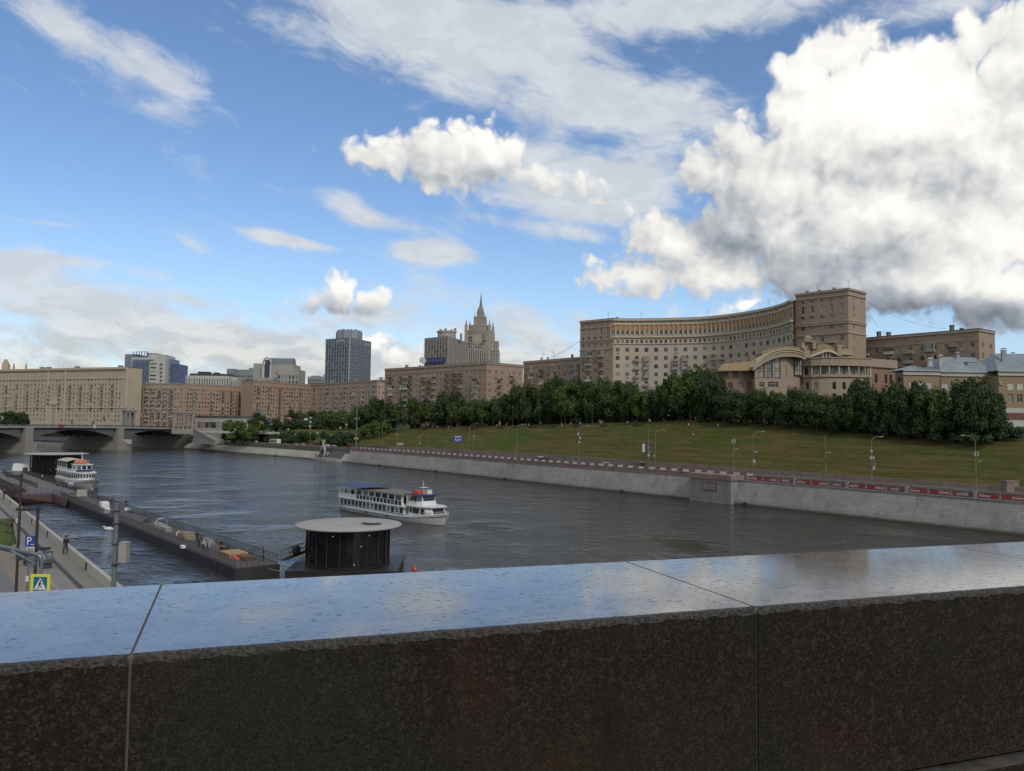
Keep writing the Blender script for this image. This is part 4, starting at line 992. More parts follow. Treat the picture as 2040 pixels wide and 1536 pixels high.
# spired skyscraper
b=Bld('spired_skyscraper','stepped stone skyscraper with pinnacles, round emblem and a tall grey spire',cat='skyscraper')
YM=760.; sc=YM/FPX
def mx(px): return at(px,720,Y=YM).x
def mz(py): return at(955,py,Y=YM).z
stone=brickmat('skyscraper_stone',(.30,.275,.24),(.275,.255,.22),(.24,.22,.195),3.,3.4,.05,stain=.15,bump=.1)
def tier(x0,x1,yf,dp,zb,ztp,wins=(),side=True):
    a=Vector((mx(x0),YM+yf)); c=Vector((mx(x1),YM+yf-(x1-x0)*.02)); b.facade(a,c,zb,ztp,wins,0)
    e=Vector((0,dp)); 
    for p,q in ((c,c+e),(c+e,a+e),(a+e,a)): b.mb.quad((*p,zb),(*q,zb),(*q,ztp),(*p,ztp))
    b.mb.poly([(*a,ztp),(*c,ztp),(*(c+e),ztp),(*(a+e),ztp)]); return a,c
S5=1/5.1
zx=lambda zxx: 700+zxx*S5; zy=lambda v: mz(560+v*S5)
xs=[1195,1215,1330,1355]
Wn=[]
def W(pxc,zyv,w,h,k='b'): return (mx(zx(pxc))-x0w, zy(zyv)-zbw, w,h,k)
x0w=mx(zx(1145)); zbw=14.
main=[W(x,y,1.6,2.6) for x in (1197,1218,1332,1354) for y in (565,592,622)]+[W(x,655,1.5,2.6) for x in range(1195,1360,24)]+[W(x,688,1.5,2.4) for x in range(1195,1400,24)]
tier(zx(1145),zx(1446),0,32,zbw,zy(500),main)
tier(zx(1185),zx(1400),1.5,28,zy(500),zy(445))
tier(zx(1233),zx(1362),5,22,zy(445),zy(355))
tier(zx(1262),zx(1338),8,15,zy(355),zy(300)); tier(zx(1272),zx(1328),9,12,zy(300),zy(262))
# lower wing, front and right
x0w=mx(zx(1165)); lowW=[W(x,y,1.9,5.,'b') for x in range(1182,1400,22) for y in (800,830,860,770)]
a_,c_=tier(zx(1165),zx(1410),-9,8,zbw,zy(690),lowW)
tier(zx(1408),zx(1492),4,26,zbw,zy(602)); tier(zx(1400),zx(1502),-5,30,zbw,zy(705))
pin=MB(); rib=MB()
def pinn(zxc,ztop,zbase,w,yf=0):
    x=mx(zx(zxc)); h=zy(ztop)-zy(zbase); z=zy(zbase)
    pin.bx(x-w/2,x+w/2,YM+yf-.6,YM+yf+w,z,z+h*.5); pin.loft([[(x-w*.36,YM+yf,z+h*.5),(x+w*.36,YM+yf,z+h*.5),(x+w*.36,YM+yf+w*.7,z+h*.5),(x-w*.36,YM+yf+w*.7,z+h*.5)],[(x-.12,YM+yf+w*.3,z+h),(x+.12,YM+yf+w*.3,z+h),(x+.12,YM+yf+w*.4,z+h),(x-.12,YM+yf+w*.4,z+h)]])
for c_,t,bs,w,yf in ((1160,380,520,2.6,0),(1198,402,470,1.8,0),(1398,380,520,2.6,0),(1433,400,520,2.4,0),(1242,312,400,1.4,5),(1355,325,400,1.4,5),(1272,262,310,1.,8),(1328,262,310,1.,8),(1288,265,300,.9,8),(1315,265,300,.9,8),(1430,590,640,1.6,4),(1452,590,640,1.6,4),(1472,596,640,1.6,4),(1490,604,640,1.6,4)): pinn(c_,t,bs,w,yf)
for c_,w in ((1160,30),(1172,0),(1398,26),(1433,24)):
    if w: x=mx(zx(c_)); ww=w*S5*sc; rib.bx(x-ww/2,x+ww/2,YM-1.2,YM+2,zbw,zy(445 if c_!=1433 else 470))
for k in range(10):
    x=mx(zx(1196+k*22)); rib.bx(x-.6,x+.6,YM+.6,YM+2,zy(500),zy(448))
for k in range(6): x=mx(zx(1246+k*22)); rib.bx(x-.55,x+.55,YM+4.2,YM+5.2,zy(445),zy(360))
for k in range(11): x=mx(zx(1172+k*22)); rib.bx(x-.7,x+.7,YM-9.9,YM-8.9,zbw,zy(692))
for k in range(5): x=mx(zx(1266+k*17)); rib.bx(x-.4,x+.4,YM+7.3,YM+8.2,zy(355),zy(304))
for k in range(4): x=mx(zx(1412+k*24)); rib.bx(x-.7,x+.7,YM-5.8,YM-4.8,zbw,zy(706)); rib.bx(x-.7,x+.7,YM+3.2,YM+4.2,zy(700),zy(604))
bd=MB()
for z,x0_,x1_,yf in ((500,1145,1446,0),(520,1180,1400,0),(690,1165,1410,-9),(705,1400,1502,-5),(740,1400,1502,-5),(355,1233,1362,5),(445,1185,1400,1.5)): b.band((mx(zx(x0_)),YM+yf),(mx(zx(x1_)),YM+yf-.3),zy(z)-.8,.8,.9,0,bd)
b.part('pinnacle_row',pin,stone); b.part('pilaster_row',rib,stone); b.part('cornice',bd,stone)
em=MB(); x=mx(zx(1275)); z=zy(583); 
for q,(ro_,ri) in enumerate(((5.2,4.2),(3.,0))):
    n=28
    for k in range(n):
        t0,t1=2*pi*k/n,2*pi*(k+1)/n
        em.quad((x+ro_*cos(t0),YM-.5,z+ro_*1.15*sin(t0)),(x+ro_*cos(t1),YM-.5,z+ro_*1.15*sin(t1)),(x+ri*cos(t1),YM-.7,z+ri*1.15*sin(t1)),(x+ri*cos(t0),YM-.7,z+ri*1.15*sin(t0)))
        em.quad((x+ro_*cos(t1),YM-.5,z+ro_*1.15*sin(t1)),(x+ro_*cos(t0),YM-.5,z+ro_*1.15*sin(t0)),(x+ro_*cos(t0),YM,z+ro_*1.15*sin(t0)),(x+ro_*cos(t1),YM,z+ro_*1.15*sin(t1)))
b.part('round_emblem',em,grey_trim)
sp=MB(); x=mx(zx(1301)); sp.cyl((x,YM+14,zy(262)),(x,YM+14,zy(200)),mx(zx(1323))-mx(zx(1301)),(mx(zx(1313))-mx(zx(1301))),8); sp.cyl((x,YM+14,zy(200)),(x,YM+14,zy(130)),mx(zx(1312))-x,.55,8); sp.cyl((x,YM+14,zy(130)),(x,YM+14,zy(88)),.5,.12,6)
b.part('spire',sp,M('spire_grey',(.20,.21,.215),(.16,.17,.18),.5,.6))
b.finish([stone],stone)
# satellite dish on a mast beside the hotel
t=thing('satellite_dish','large white satellite dish on the roof of the stacked-balcony house','dish',tuple(at(842,726,Y=440)))
mb=MB(); c=at(842,718,Y=440); mb.lathe([(.05,.5),(.9,.3),(1.6,.05),(2.0,0.),(2.0,.08),(1.6,.16),(.9,.42),(.05,.62)],(0,0,0),20)
T=Matrix.Translation(c)@Matrix.Rotation(radians(68),4,'X')@Matrix.Rotation(radians(20),4,'Y'); m2=MB(); m2.add(mb,T); m2.build('dish',concrete_light,t)
mb=MB(); mb.cyl((c.x,c.y+.3,c.z),(c.x,c.y+.3,c.z-3.2),.14); mb.build('mast',darkmetal,t)
# glass complex with letters on the roof, far left
Yl=820.
def simple(name,label,faces,zt_,z0,mats,wins,depthv=(0,16),roofm=None,fin=True,cat='building'):
    b=Bld(name,label,cat=cat)
    for i,(P,Q,m) in enumerate(faces):
        b.facade(P,Q,z0,zt_,wins(i,len2(P,Q),zt_-z0),m)
    return b
b=Bld('office_complex','hotel complex of white curved tower and blue glass, letters on its roof, at left')
def seg(x0,x1,ytop,dy,m,wins=lambda L,h:[],Y=Yl,zlo=12):
    p=at(x0,ytop,Y=Y+dy); q=at(x1,ytop,Y=Y+dy); zt_=p.z; P=p.xy.copy();Q=q.xy.copy()
    b.facade(P,Q,zlo,zt_,wins(len2(P,Q),zt_-zlo),m); e=Vector((0,24))
    for s_,t_ in ((Q,Q+e),(Q+e,P+e),(P+e,P)): b.mb.quad((*s_,zlo),(*t_,zlo),(*t_,zt_),(*s_,zt_),m)
    b.mb.poly([(*P,zt_),(*Q,zt_),(*(Q+e),zt_),(*(P+e),zt_)],m); return P,Q,zt_
seg(249,276,705.5,6,2)
P_l,Q_l,zl=seg(264,296,716,0,1,lambda L,h:[(L*(i+.5)/9,h-3-3.6*(j+1),L/9*.8,3.1,'u') for i in range(9) for j in range(15)])
seg(262,298,712.,2,0)
seg(295,325,705.5,3,0,lambda L,h:[(L*.38,h-7-4.1*(j+1),6.5,1.7,'g') for j in range(11)])
for k in range(11):
    pass
seg(324,330,708,1,0,lambda L,h:[])
seg(326,339,714.5,9,2); seg(338,356,725,12,3,lambda L,h:[(L*(i+.5)/8,h-3-3.4*(j+1),L/8*.5,1.9,'w') for i in range(8) for j in range(12)])
tu=MB()
for x,r_,y0_,y1_ in ((306,6.5,706,704.2),(325,2.2,716,707)):
    c=at(x,y0_,Y=Yl+8); z1_=at(x,y1_,Y=Yl+8).z; tu.lathe([(r_,c.z-6),(r_,z1_-.6),(r_*1.08,z1_-.6),(r_*1.08,z1_)],(c.x,c.y,0),16)
b.part('roof_turret',tu,white_clad)
cu=MB()
for k in range(9): c=at(329,722+k*8.,Y=Yl+2); cu.lathe([(2.6,0),(2.6,1.4)],(c.x-3,c.y+.4,c.z-1.5),10)
b.part('balcony_stack',cu,white_clad)
r=b.finish([white_clad,steel_dark,M('blue_grey_clad',(.16,.21,.29),(.14,.18,.25),.2,.6),M('deep_blue_clad',(.07,.10,.22),(.06,.085,.18),.2,.5)],grey_clad)
c=at(282,705.5,Y=Yl+2); txt('LOTTE',5.6,darkmetal,r,Matrix(((1,0,0,c.x-.5),(0,0,-1,c.y),(0,1,0,c.z+.6),(0,0,0,1))),'roof_lettering',.3)
mb=MB(); mb.bx(c.x-9,c.x+9,c.y+.35,c.y+.55,c.z-2.2,c.z-1.6); mb.build('letter_frame',darkmetal,r)
# pale striped office
b=Bld('office_block','low pale office block with tall vertical dark slots and a flat dark roof')
Y2=700.
P,Q,zt_=seg(370,456,748,0,0,lambda L,h:[(L*(i+.5)/17,h-15.5,L/17*.36,13.,'t') for i in range(17)],Y2)
seg(452,472,752,6,0,lambda L,h:[(L*(i+.5)/5,h-15.5,L/5*.36,13.,'t') for i in range(5)],Y2)
mb=MB(); a=at(378,745,Y=Y2+4); c=at(468,748,Y=Y2+4); mb.bx(a.x,c.x-6,a.y,a.y+18,zt_+.01,zt_+2.2); mb.bx(a.x+6,a.x+16,a.y+3,a.y+10,zt_+2.2,zt_+4.2); mb.bx(a.x+20,a.x+24,a.y+3,a.y+10,zt_+2.2,zt_+3.6); b.part('roof_plant',mb,darkmetal)
b.antenna(a.x+4,a.y+2,zt_+2.2,5)
b.finish([white_clad],grey_clad)
b=Bld('office_block','grey-blue office slab with rows of pale windows, left of the barrel-roofed block')
seg(452,468,734.5,2,0,lambda L,h:[(L*.5,h-3-3.4*(j+1),L*.7,1.5,'t') for j in range(8)],780)
seg(466,506,736.,4,0,lambda L,h:[(L*(i+.5)/9,h-4-3.5*(j+1),L/9*.7,1.6,'t') for i in range(9) for j in range(8)],780)
seg(496,506,733,7,0,lambda L,h:[],780)
b.finish([M('blue_grey_office',(.20,.225,.235),(.17,.19,.2),.2,.7)],grey_clad)
b=Bld('small_office_block','small far grey-blue office block peeking over the roofs left of the dark glass tower')
seg(613,650,750,0,0,lambda L,h:[(L*(i+.5)/9,h-2-3.2*(j+1),L/9*.7,1.5,'t') for i in range(9) for j in range(4)],900)
seg(620,634,748,3,0,lambda L,h:[],900); seg(644,650,746.5,3,0,lambda L,h:[],900)
b.finish([M('grey_blue_far',(.22,.24,.25),(.19,.2,.21),.2,.7)],grey_clad)
# barrel-roofed block
b=Bld('barrel_roof_block','grey concrete block with a dark barrel-vaulted roof and square window grid')
Y3=720.
seg(505,524,724,3,0,lambda L,h:[],Y3)
P,Q,z1_=seg(523,585,725,0,0,lambda L,h:[],Y3)
seg(553,595,735.5,-3,0,lambda L,h:[(L*(i+.5)/6,h-3-5.*(j+1)-1,L/6*.55,3.6,'t') for i in range(6) for j in range(5)],Y3)
seg(512,545,752,-6,0,lambda L,h:[(L*(i+.5)/6,h-1-3.4,L/6*.5,1.6,'t') for i in range(6)],Y3)
vt=MB(); a=at(531,725,Y=Y3); c=at(582,725,Y=Y3); rr_=(at(541,712,Y=Y3).x-at(522,712,Y=Y3).x)/2; hz=at(531,712,Y=Y3).z-z1_
rings=[]
for x in (a.x,c.x):
    rings.append([(x,Y3+rr_*1.6*(1-cos(pi*k/10)),z1_-3+ (hz+3)*sin(pi*k/10)) for k in range(11)])
vt.loft(rings,0,True,False); b.part('barrel_roof',vt,steel_dark)
ac_=MB(); cx_=at(532,725,Y=Y3-1.5).x
for k in range(12):
    t0,t1=pi*k/12,pi*(k+1)/12; R0,R1=rr_*1.02,rr_*.78
    pts=[(cx_+R0*cos(t0),z1_-1+(hz+1.2)*sin(t0)),(cx_+R0*cos(t1),z1_-1+(hz+1.2)*sin(t1)),(cx_+R1*cos(t1),z1_-1+(hz+1.2)*.82*sin(t1)),(cx_+R1*cos(t0),z1_-1+(hz+1.2)*.82*sin(t0))]
    ac_.loft([[(p[0],Y3-2.2,p[1]) for p in pts],[(p[0],Y3-.2,p[1]) for p in pts]])
ac_.bx(cx_-rr_*1.02,cx_-rr_*.5,Y3-2,Y3-.2,z1_-24,z1_-1.); ac_.bx(cx_+rr_*.62,cx_+rr_*1.02,Y3-2.2,Y3-.2,z1_-24,z1_-1.); b.part('portal_arch',ac_,white_clad)
gl=MB(); gl.bx(cx_-rr_*.48,cx_+rr_*.6,Y3-.9,Y3-.3,z1_-24,z1_+hz*.6); b.part('glass_slot',gl,glass_tower)
b.finish([grey_pale],grey_clad)
# ---------------------------------------------------------------- embassy-like building with gilded arched roofs
gold=M('gilded_roof',(.245,.175,.085),(.20,.145,.07),.8,.55,streak=.2); emb_stone=brickmat('embassy_stone',(.31,.245,.185),(.285,.225,.17),(.24,.19,.145),1.2,.6,.015,stain=.15,bump=.1); emb_brick=M('embassy_brick',(.235,.145,.10),(.20,.125,.09),.5,.85)
gl_emb=glassmat('embassy_glass',(.05,.055,.06),(.34,.35,.35),.35,.05)
b=Bld('arched_roof_building','stepped tan stone building with gilded arched roofs in front of the curved house',depth=.3)
YE=257.
ex=lambda z_: 1350+z_*S5; ey=lambda z_: 560+z_*S5
def E(zx_,zy_,dy=0): return at(ex(zx_),ey(zy_),Y=YE+dy)
zb=10.
def eseg(x0,x1,ytop,ybot,dy,m,wins=(),dp=14,dy1=None):
    P=E(x0,ytop,dy); Q=E(x1,ytop,dy if dy1 is None else dy1); zt_=P.z; z_=E(x0,ybot,dy).z if ybot else zb
    b.facade(P.xy,Q.xy,z_,zt_,wins,m); e=Vector((0,dp)); p,q=P.xy,Q.xy
    for s_,t_ in ((q,q+e),(q+e,p+e),(p+e,p)): b.mb.quad((*s_,z_),(*t_,z_),(*t_,zt_),(*s_,zt_),m)
    b.mb.poly([(*p,zt_),(*q,zt_),(*(q+e),zt_),(*(p+e),zt_)],m); return p,q,zt_,z_
def ew(x0,z0_,L):   # helpers to place windows by zoom coordinates on a segment starting at x0
    return lambda xc,yb,yt,w,dy=0,k='b': ((E(xc,yb,dy).x-E(x0,yb,dy).x), E(xc,yb,dy).z-z0_, w*S5*YE/FPX, E(xc,yt,dy).z-E(xc,yb,dy).z, k)
WM_EXTRA['e']=[fr_brown,gl_emb]
w=ew(460,zb,0)
p,q,z_,_=eseg(460,780,905,None,4,1,[w(540,975,918,52,4,'w'),w(640,975,918,52,4,'w'),w(535,1085,1030,50,4),w(640,1085,1030,50,4),w(640,1185,1140,50,4),w(740,1075,1030,50,4)])
mb=MB(); P0=E(410,905,1.5); P1=E(765,900,1.5); T0=E(455,838,6); T1=E(765,812,6)
mb.loft([[tuple(P0),tuple(P1),(P1.x,P1.y,P1.z-.35),(P0.x,P0.y,P0.z-.35)],[tuple(T0),tuple(T1),(T1.x,T1.y+.3,T1.z-.3),(T0.x,T0.y+.3,T0.z-.3)]])
mb.poly([tuple(P0),tuple(T0),(T0.x,T0.y+8,P0.z)]); b.part('gilded_eaves_roof',mb,gold)
# big arched front
w=ew(785,zb,0)
p,q,zA,_=eseg(785,1110,985,None,0,0,[w(855,1080,1025,50,0,'w'),w(970,1080,1022,106,0,'w')])
# arch-headed glazed hall above: wall pieces between slanted windows
def col(x0,x1,y0,y1,dy,dp=.8,m=0,mb=None):
    a=E(x0,y0,dy);c=E(x1,y1,dy); (mb or b.mb).bx(min(a.x,c.x),max(a.x,c.x),a.y,a.y+dp,min(a.z,c.z),max(a.z,c.z),m)
fr=MB()
for x0,x1,y0 in ((785,820,800),(885,905,815),(965,985,780),(1045,1105,765)): col(x0,x1,y0,990,0,.9,0)
gp=MB()
for x0,x1,y0 in ((820,885,820),(905,965,785),(985,1045,768)):
    a=E(x0,y0,.5);c=E(x1,978,.5); y1_=y0-30 if x0<900 else y0-12
    gp.quad((a.x,a.y,c.z),(c.x,a.y,c.z),(c.x,a.y,E(x1,y1_,.5).z),(a.x,a.y,E(x0,y0+20,.5).z))
    for yy in (885,910): q0=E(x0,yy,.4); fr.bx(a.x,c.x,q0.y-.05,q0.y+.05,q0.z-.07,q0.z+.07)
    for xx in (x0+2,x1-2): q0=E(xx,978,.4); fr.bx(q0.x-.1,q0.x+.1,q0.y-.06,q0.y+.06,c.z,E(xx,y0,.4).z)
b.part('hall_glazing',gp,gl_emb); b.part('hall_frame',fr,fr_brown)
# side return in shade and recessed glazed bay
p,q,_,_=eseg(1108,1290,765,None,0,0,(),14,5)
bay=MB(); a=E(1185,955,2.2); c=E(1255,785,3.6); bay.quad((a.x,a.y-.6,a.z),(c.x,c.y-.6,a.z),(c.x,c.y-.6,c.z),(a.x,a.y-.6,c.z)); b.part('bay_glazing',bay,gl_emb)
fr=MB()
for t in (0,.33,.66,1.): fr.bx(a.x+(c.x-a.x)*t-.09,a.x+(c.x-a.x)*t+.09,a.y+(c.y-a.y)*t-.75,a.y+(c.y-a.y)*t-.6,a.z,c.z)
for t in (0,.3,.55,1.): fr.loft([[(a.x,a.y-.75,a.z+(c.z-a.z)*t-.07),(a.x,a.y-.62,a.z+(c.z-a.z)*t-.07),(a.x,a.y-.62,a.z+(c.z-a.z)*t+.07),(a.x,a.y-.75,a.z+(c.z-a.z)*t+.07)],[(c.x,c.y-.75,a.z+(c.z-a.z)*t-.07),(c.x,c.y-.62,a.z+(c.z-a.z)*t-.07),(c.x,c.y-.62,a.z+(c.z-a.z)*t+.07),(c.x,c.y-.75,a.z+(c.z-a.z)*t+.07)]])
b.part('bay_frame',fr,fr_brown)
# arched roof band: outer and inner curves traced, given real depth
def archband(name,xs,ytop,ybot,dy,dp,mat,n=18):
    mb=MB(); rings=[]
    for k in range(len(xs)):
        t=E(xs[k],ytop[k],dy); u=E(xs[k],ybot[k],dy)
        rings.append([(t.x,t.y,t.z),(t.x,t.y+dp,t.z),(u.x,u.y+dp,u.z),(u.x,u.y,u.z)])
    mb.loft(rings); b.part(name,mb,mat)
xs=[770,820,880,940,1000,1060,1110,1160,1210,1260,1300]
yt=[872,815,765,730,708,695,690,693,700,714,735]
yb=[900,860,820,790,770,760,757,757,760,770,790]
archband('arched_roof',xs,yt,yb,-1.2,10,emb_stone)
archband('roof_moulding',xs,[y-6 for y in yt],[y+4 for y in yt],-1.6,11,cream_trim)
archband('roof_moulding',xs,[y+18 for y in yt],[y+26 for y in yt],-1.5,1.,cream_trim)
archband('roof_moulding',xs,[y+2 for y in yb],[y+9 for y in yb],-1.5,1.,cream_trim)
archband('gilded_crest',[860,930,1000,1060,1120,1180,1250],[722,690,676,668,664,664,680],[760,728,712,700,694,696,712],3,8,gold)
# curved colonnaded wing at right
w=ew(1275,zb,0)
cx=[1275,1360,1450,1540,1640,1740,1840,1905,1965]; cdy=[3,0,-1.5,-2.3,-2.6,-2.4,-1.8,-1.2,-.4]
ztop=E(1540,775,-2.3).z; zlo=E(1540,965,-2.3).z; zmid=E(1540,858,-2.3).z
bd=MB(); cl=MB()
pts=[E(x,850,dy).xy for x,dy in zip(cx,cdy)]
for i,(P,Q) in enumerate(zip(pts[:-1],pts[1:])):
    L=len2(P,Q); nw=[L*.5] if i else []
    b.facade(P-Vector((0,0)),Q,zb,zlo,[(L*.5,v,1.15,2.4,'b') for v in (zlo-zb-4.3,zlo-zb-8.,zlo-zb-11.7)] if i in (0,1,3,4) else [],0)
    P2=P+Vector((0,1.8));Q2=Q+Vector((0,1.8)); b.facade(P2,Q2,zlo,zmid,[(len2(P2,Q2)*.5,.6,L*.62,zmid-zlo-1.2,'e')] if i<7 else [],0)
    b.band(P,Q,zmid,ztop-zmid,.4,0,bd); b.band(P,Q,zlo-.25,.8,.5,0,bd); b.band(P,Q,ztop-.3,.35,.65,0,bd)
    bd.poly([(*P,zmid+.01),(*Q,zmid+.01),(*(Q+Vector((0,2))),zmid+.01),(*(P+Vector((0,2))),zmid+.01)])
    cl=MB(); cl.beam(P.lerp(Q,-.03),P.lerp(Q,.06),zlo,zmid,.6,0,-.3); b.part('colonnade_post',cl,cream_trim)
    bd.poly([(*P,ztop),(*Q,ztop),(*(Q+Vector((0,8))),ztop),(*(P+Vector((0,8))),ztop)])
cl=MB(); cl.beam(pts[-1]-Vector((.4,0)),pts[-1],zlo,zmid,.6,0,-.3)
b.part('curved_band',bd,emb_stone); b.part('colonnade_post',cl,cream_trim)
# darker recessed wing further right
P=E(1905,870,2).xy; Q=E(2210,895,9).xy; zt_=E(1905,868,2).z
b.facade(P,Q,zb,zt_,[(len2(P,Q)*f,zt_-zb-5.2,1.5,3.,'b') for f in (.12,.35,.68,.85)],1); rb=MB(); b.band(P,Q,zt_,E(1990,785,2).z-zt_,.7,0,rb,.3)
rb.poly([(*P,E(1990,785,2).z),(*Q,E(1990,785,2).z),(*(Q+Vector((0,10))),E(1990,785,2).z),(*(P+Vector((0,10))),E(1990,785,2).z)]); b.part('eaves_band',rb,emb_stone)
# gilded central arch and pagoda-like lantern
archband('gilded_arch',[1330,1380,1440,1500,1550,1590,1620],[720,675,645,640,652,685,730],[770,750,722,700,702,720,745],6,9,gold)
archband('gilded_arch_band',[1345,1400,1460,1510,1560,1600,1640],[752,735,712,694,700,716,742],[772,756,735,716,722,738,764],5.2,1.,cream_trim)
gp=MB(); a=E(1375,775,6.4); c=E(1615,775,6.4); gp.poly([tuple(a),tuple(c),tuple(E(1590,725,6.4)),tuple(E(1510,700,6.4)),tuple(E(1440,722,6.4))]); b.part('arch_glazing',gp,gl_emb)
fr=MB()
for x in (1475,1510,1545): a=E(x,775,6.2); fr.bx(a.x-.18,a.x+.18,a.y-.1,a.y+.15,a.z,E(x,706,6.2).z)
b.part('arch_mullion',fr,cream_trim)
for xc,wd,y0,y1,nm in ((1335,170,628,603,'gilded_eaves'),(1320,84,583,552,'gilded_cap'),(1648,90,668,648,'gilded_eaves'),(1690,160,755,690,'gilded_eaves')):
    a=E(xc,y0,7); t=E(xc,y1,7); ww=wd/2*S5*YE/FPX; mb=MB()
    mb.loft([[(a.x-ww,a.y-ww*.8,a.z),(a.x+ww,a.y-ww*.8,a.z),(a.x+ww,a.y+ww*.8,a.z),(a.x-ww,a.y+ww*.8,a.z)],[(a.x-ww*.9,a.y-ww*.7,a.z+.3),(a.x+ww*.9,a.y-ww*.7,a.z+.3),(a.x+ww*.9,a.y+ww*.7,a.z+.3),(a.x-ww*.9,a.y+ww*.7,a.z+.3)],[(a.x-ww*.3,a.y-ww*.25,t.z),(a.x+ww*.3,a.y-ww*.25,t.z),(a.x+ww*.3,a.y+ww*.25,t.z),(a.x-ww*.3,a.y+ww*.25,t.z)]]); b.part(nm,mb,gold)
mb=MB()
for x0,x1,y0,y1,dy in ((1265,1290,625,680,4),(1375,1405,625,690,4),(1290,1350,585,604,5),(1262,1410,640,700,6),(1628,1668,668,760,5),(1290,1345,700,780,4)):
    a=E(x0,y1,dy);c=E(x1,y0,dy); mb.bx(a.x,c.x,a.y,a.y+3.,a.z,c.z)
b.part('lantern_base',mb,emb_stone)
mb=MB()
for x0,x1,y0,y1 in ((730,785,750,820),(560,600,810,835),(640,700,808,830)): a=E(x0,y1,7);c=E(x1,y0,7); mb.bx(a.x,c.x,a.y,a.y+2.,a.z,c.z)
b.part('chimney',mb,emb_brick)
b.finish([emb_stone,emb_brick],gold)
# ---------------------------------------------------------------- school-like house with the bluish metal roof
ochre=brickmat('ochre_brick',(.255,.19,.115),(.235,.175,.105),(.2,.15,.1),.5,.18,.015,stain=.15,bump=.1); white_wall=M('white_render',(.40,.40,.37),(.35,.35,.33),.5,.8,streak=.2); maroon=M('maroon_plinth',(.14,.06,.05),(.115,.05,.042),.6,.8)
tin=M('blue_tin_roof',(.28,.32,.36),(.22,.255,.29),.35,.45,metal=.25,streak=.25)
b=Bld('metal_roof_house','ochre and white old house with a blue-grey standing-seam metal roof, at right edge')
ux_=lambda z_: 1640+z_*S5; uy_=lambda z_: 620+z_*S5; YU=212.
U=lambda a,c,dy=0: at(ux_(a),uy_(c),Y=YU+dy)
zg=U(1900,1285).z-3; ze=U(1850,650).z; 
def bays(x0,x1,dy,dy1,cols,ytop,wide=56,rows_=((720,640),(925,830))):
    P=U(x0,ytop,dy).xy;Q=U(x1,ytop,dy1).xy; L=len2(P,Q); zt_=ze
    zs=[U(1900,1285,0).z-3,U(1900,1160,0).z,U(1900,1105,0).z,U(1900,1030,0).z,U(1900,980,0).z,ze]
    zw=[(U(1900,1260).z,U(1900,1205).z),(U(1900,922).z,U(1900,838).z),(U(1900,722).z,U(1900,640).z)]
    ww=wide*S5*YU/FPX
    for (zl,zh,m) in ((zs[0],zs[2],1),(zs[2],zs[3],2),(zs[3],zs[4],1),(zs[4],zt_,0)):
        Wn=[]
        for c in cols:
            u=(U(c,800,(dy+dy1)/2).x-P.x)
            for a_,b_ in zw:
                if a_>=zl+.03 and b_<=zh-.03: Wn.append((u,a_-zl,ww,b_-a_,'w'))
        b.facade(P,Q,zl,zh,Wn,m)
    tr=MB(); b.band(P,Q,zt_-.0,1.1,.35,0,tr,.15); b.band(P,Q,zt_+1.1,.25,.8,0,tr,.3)
    for c in cols:
        u=(U(c,800,(dy+dy1)/2).x-P.x); q=P+(Q-P)*(u/L); d=(Q-P).normalized(); tr.beam(q-d*ww*.55,q+d*ww*.55,U(1900,800).z,U(1900,735).z,.12,0,.04)
    b.part('cornice',tr,white_wall); return P,Q,zt_+1.35
Pa,Qa,za=bays(815,1180,4,4,[900,980,1065],640)
Pb,Qb,zb_=bays(1195,1775,7,7,[1232,1335,1447,1553,1660],640)
Pc,Qc,zc_=bays(1780,2700,2,2,[1900,1997,2100,2200,2300],640)
rf=MB()
def hip(P,Q,z,h,dp,over=.5,inset=3.):
    d=(Q-P).normalized(); n=Vector((-d.y,d.x)); a,c,e,f=P-d*over-n*over,Q+d*over-n*over,Q+d*over+n*(dp+over),P-d*over+n*(dp+over)
    r0=P+d*inset+n*dp/2; r1=Q-d*inset+n*dp/2
    rf.poly([(*a,z),(*c,z),(*r1,z+h),(*r0,z+h)]); rf.poly([(*c,z),(*e,z),(*r1,z+h)]); rf.poly([(*e,z),(*f,z),(*r0,z+h),(*r1,z+h)]); rf.poly([(*f,z),(*a,z),(*r0,z+h)])
    L=len2(a,c); n_=int(L/.7)
    for k in range(n_):
        t=k/n_; p0=a.lerp(c,t); p1=r0.lerp(r1,min(1,max(0,(t*L-inset)/(L-2*inset)))) ; rf.cyl((*p0,z+.04),(*p1,z+h+.03),.035,.035,4,0,False)
hip(Pa,Qa,za,1.6,9,.5,4.5); hip(Pb,Qb,zb_,4.6,12,.5,3.); hip(Pc,Qc,zc_,5.6,17,.5,4.)
b.part('metal_roof',rf,tin)
dm=MB(); a=U(1470,578,9); c=U(1572,520,9); dm.bx(a.x,c.x,a.y,a.y+3.5,a.z,c.z); dm.bx(a.x-.2,c.x+.2,a.y-.2,a.y+3.6,c.z,c.z+.16); b.part('dormer',dm,tin)
for x0,x1,y0,y1,dy,mt in ((1820,1865,490,400,6,tin),(1070,1115,540,500,9,white_wall),(1180,1215,540,470,9,white_wall),(1355,1390,510,440,12,tin),(1925,1950,480,440,12,tin)):
    a=U(x0,y1,dy);c=U(x1,y0,dy); mb=MB(); mb.bx(a.x,c.x,a.y,a.y+.8,c.z-.6,a.z); mb.bx(a.x-.15,c.x+.15,a.y-.15,a.y+.95,a.z+.02,a.z+.14); mb.loft([[(a.x-.2,a.y-.2,a.z+.45),(c.x+.2,a.y-.2,a.z+.45),(c.x+.2,a.y+1,a.z+.45),(a.x-.2,a.y+1,a.z+.45)],[(a.x+.25,a.y+.3,a.z+.85),(c.x-.25,a.y+.3,a.z+.85),(c.x-.25,a.y+.5,a.z+.85),(a.x+.25,a.y+.5,a.z+.85)]]); b.part('chimney',mb,mt)
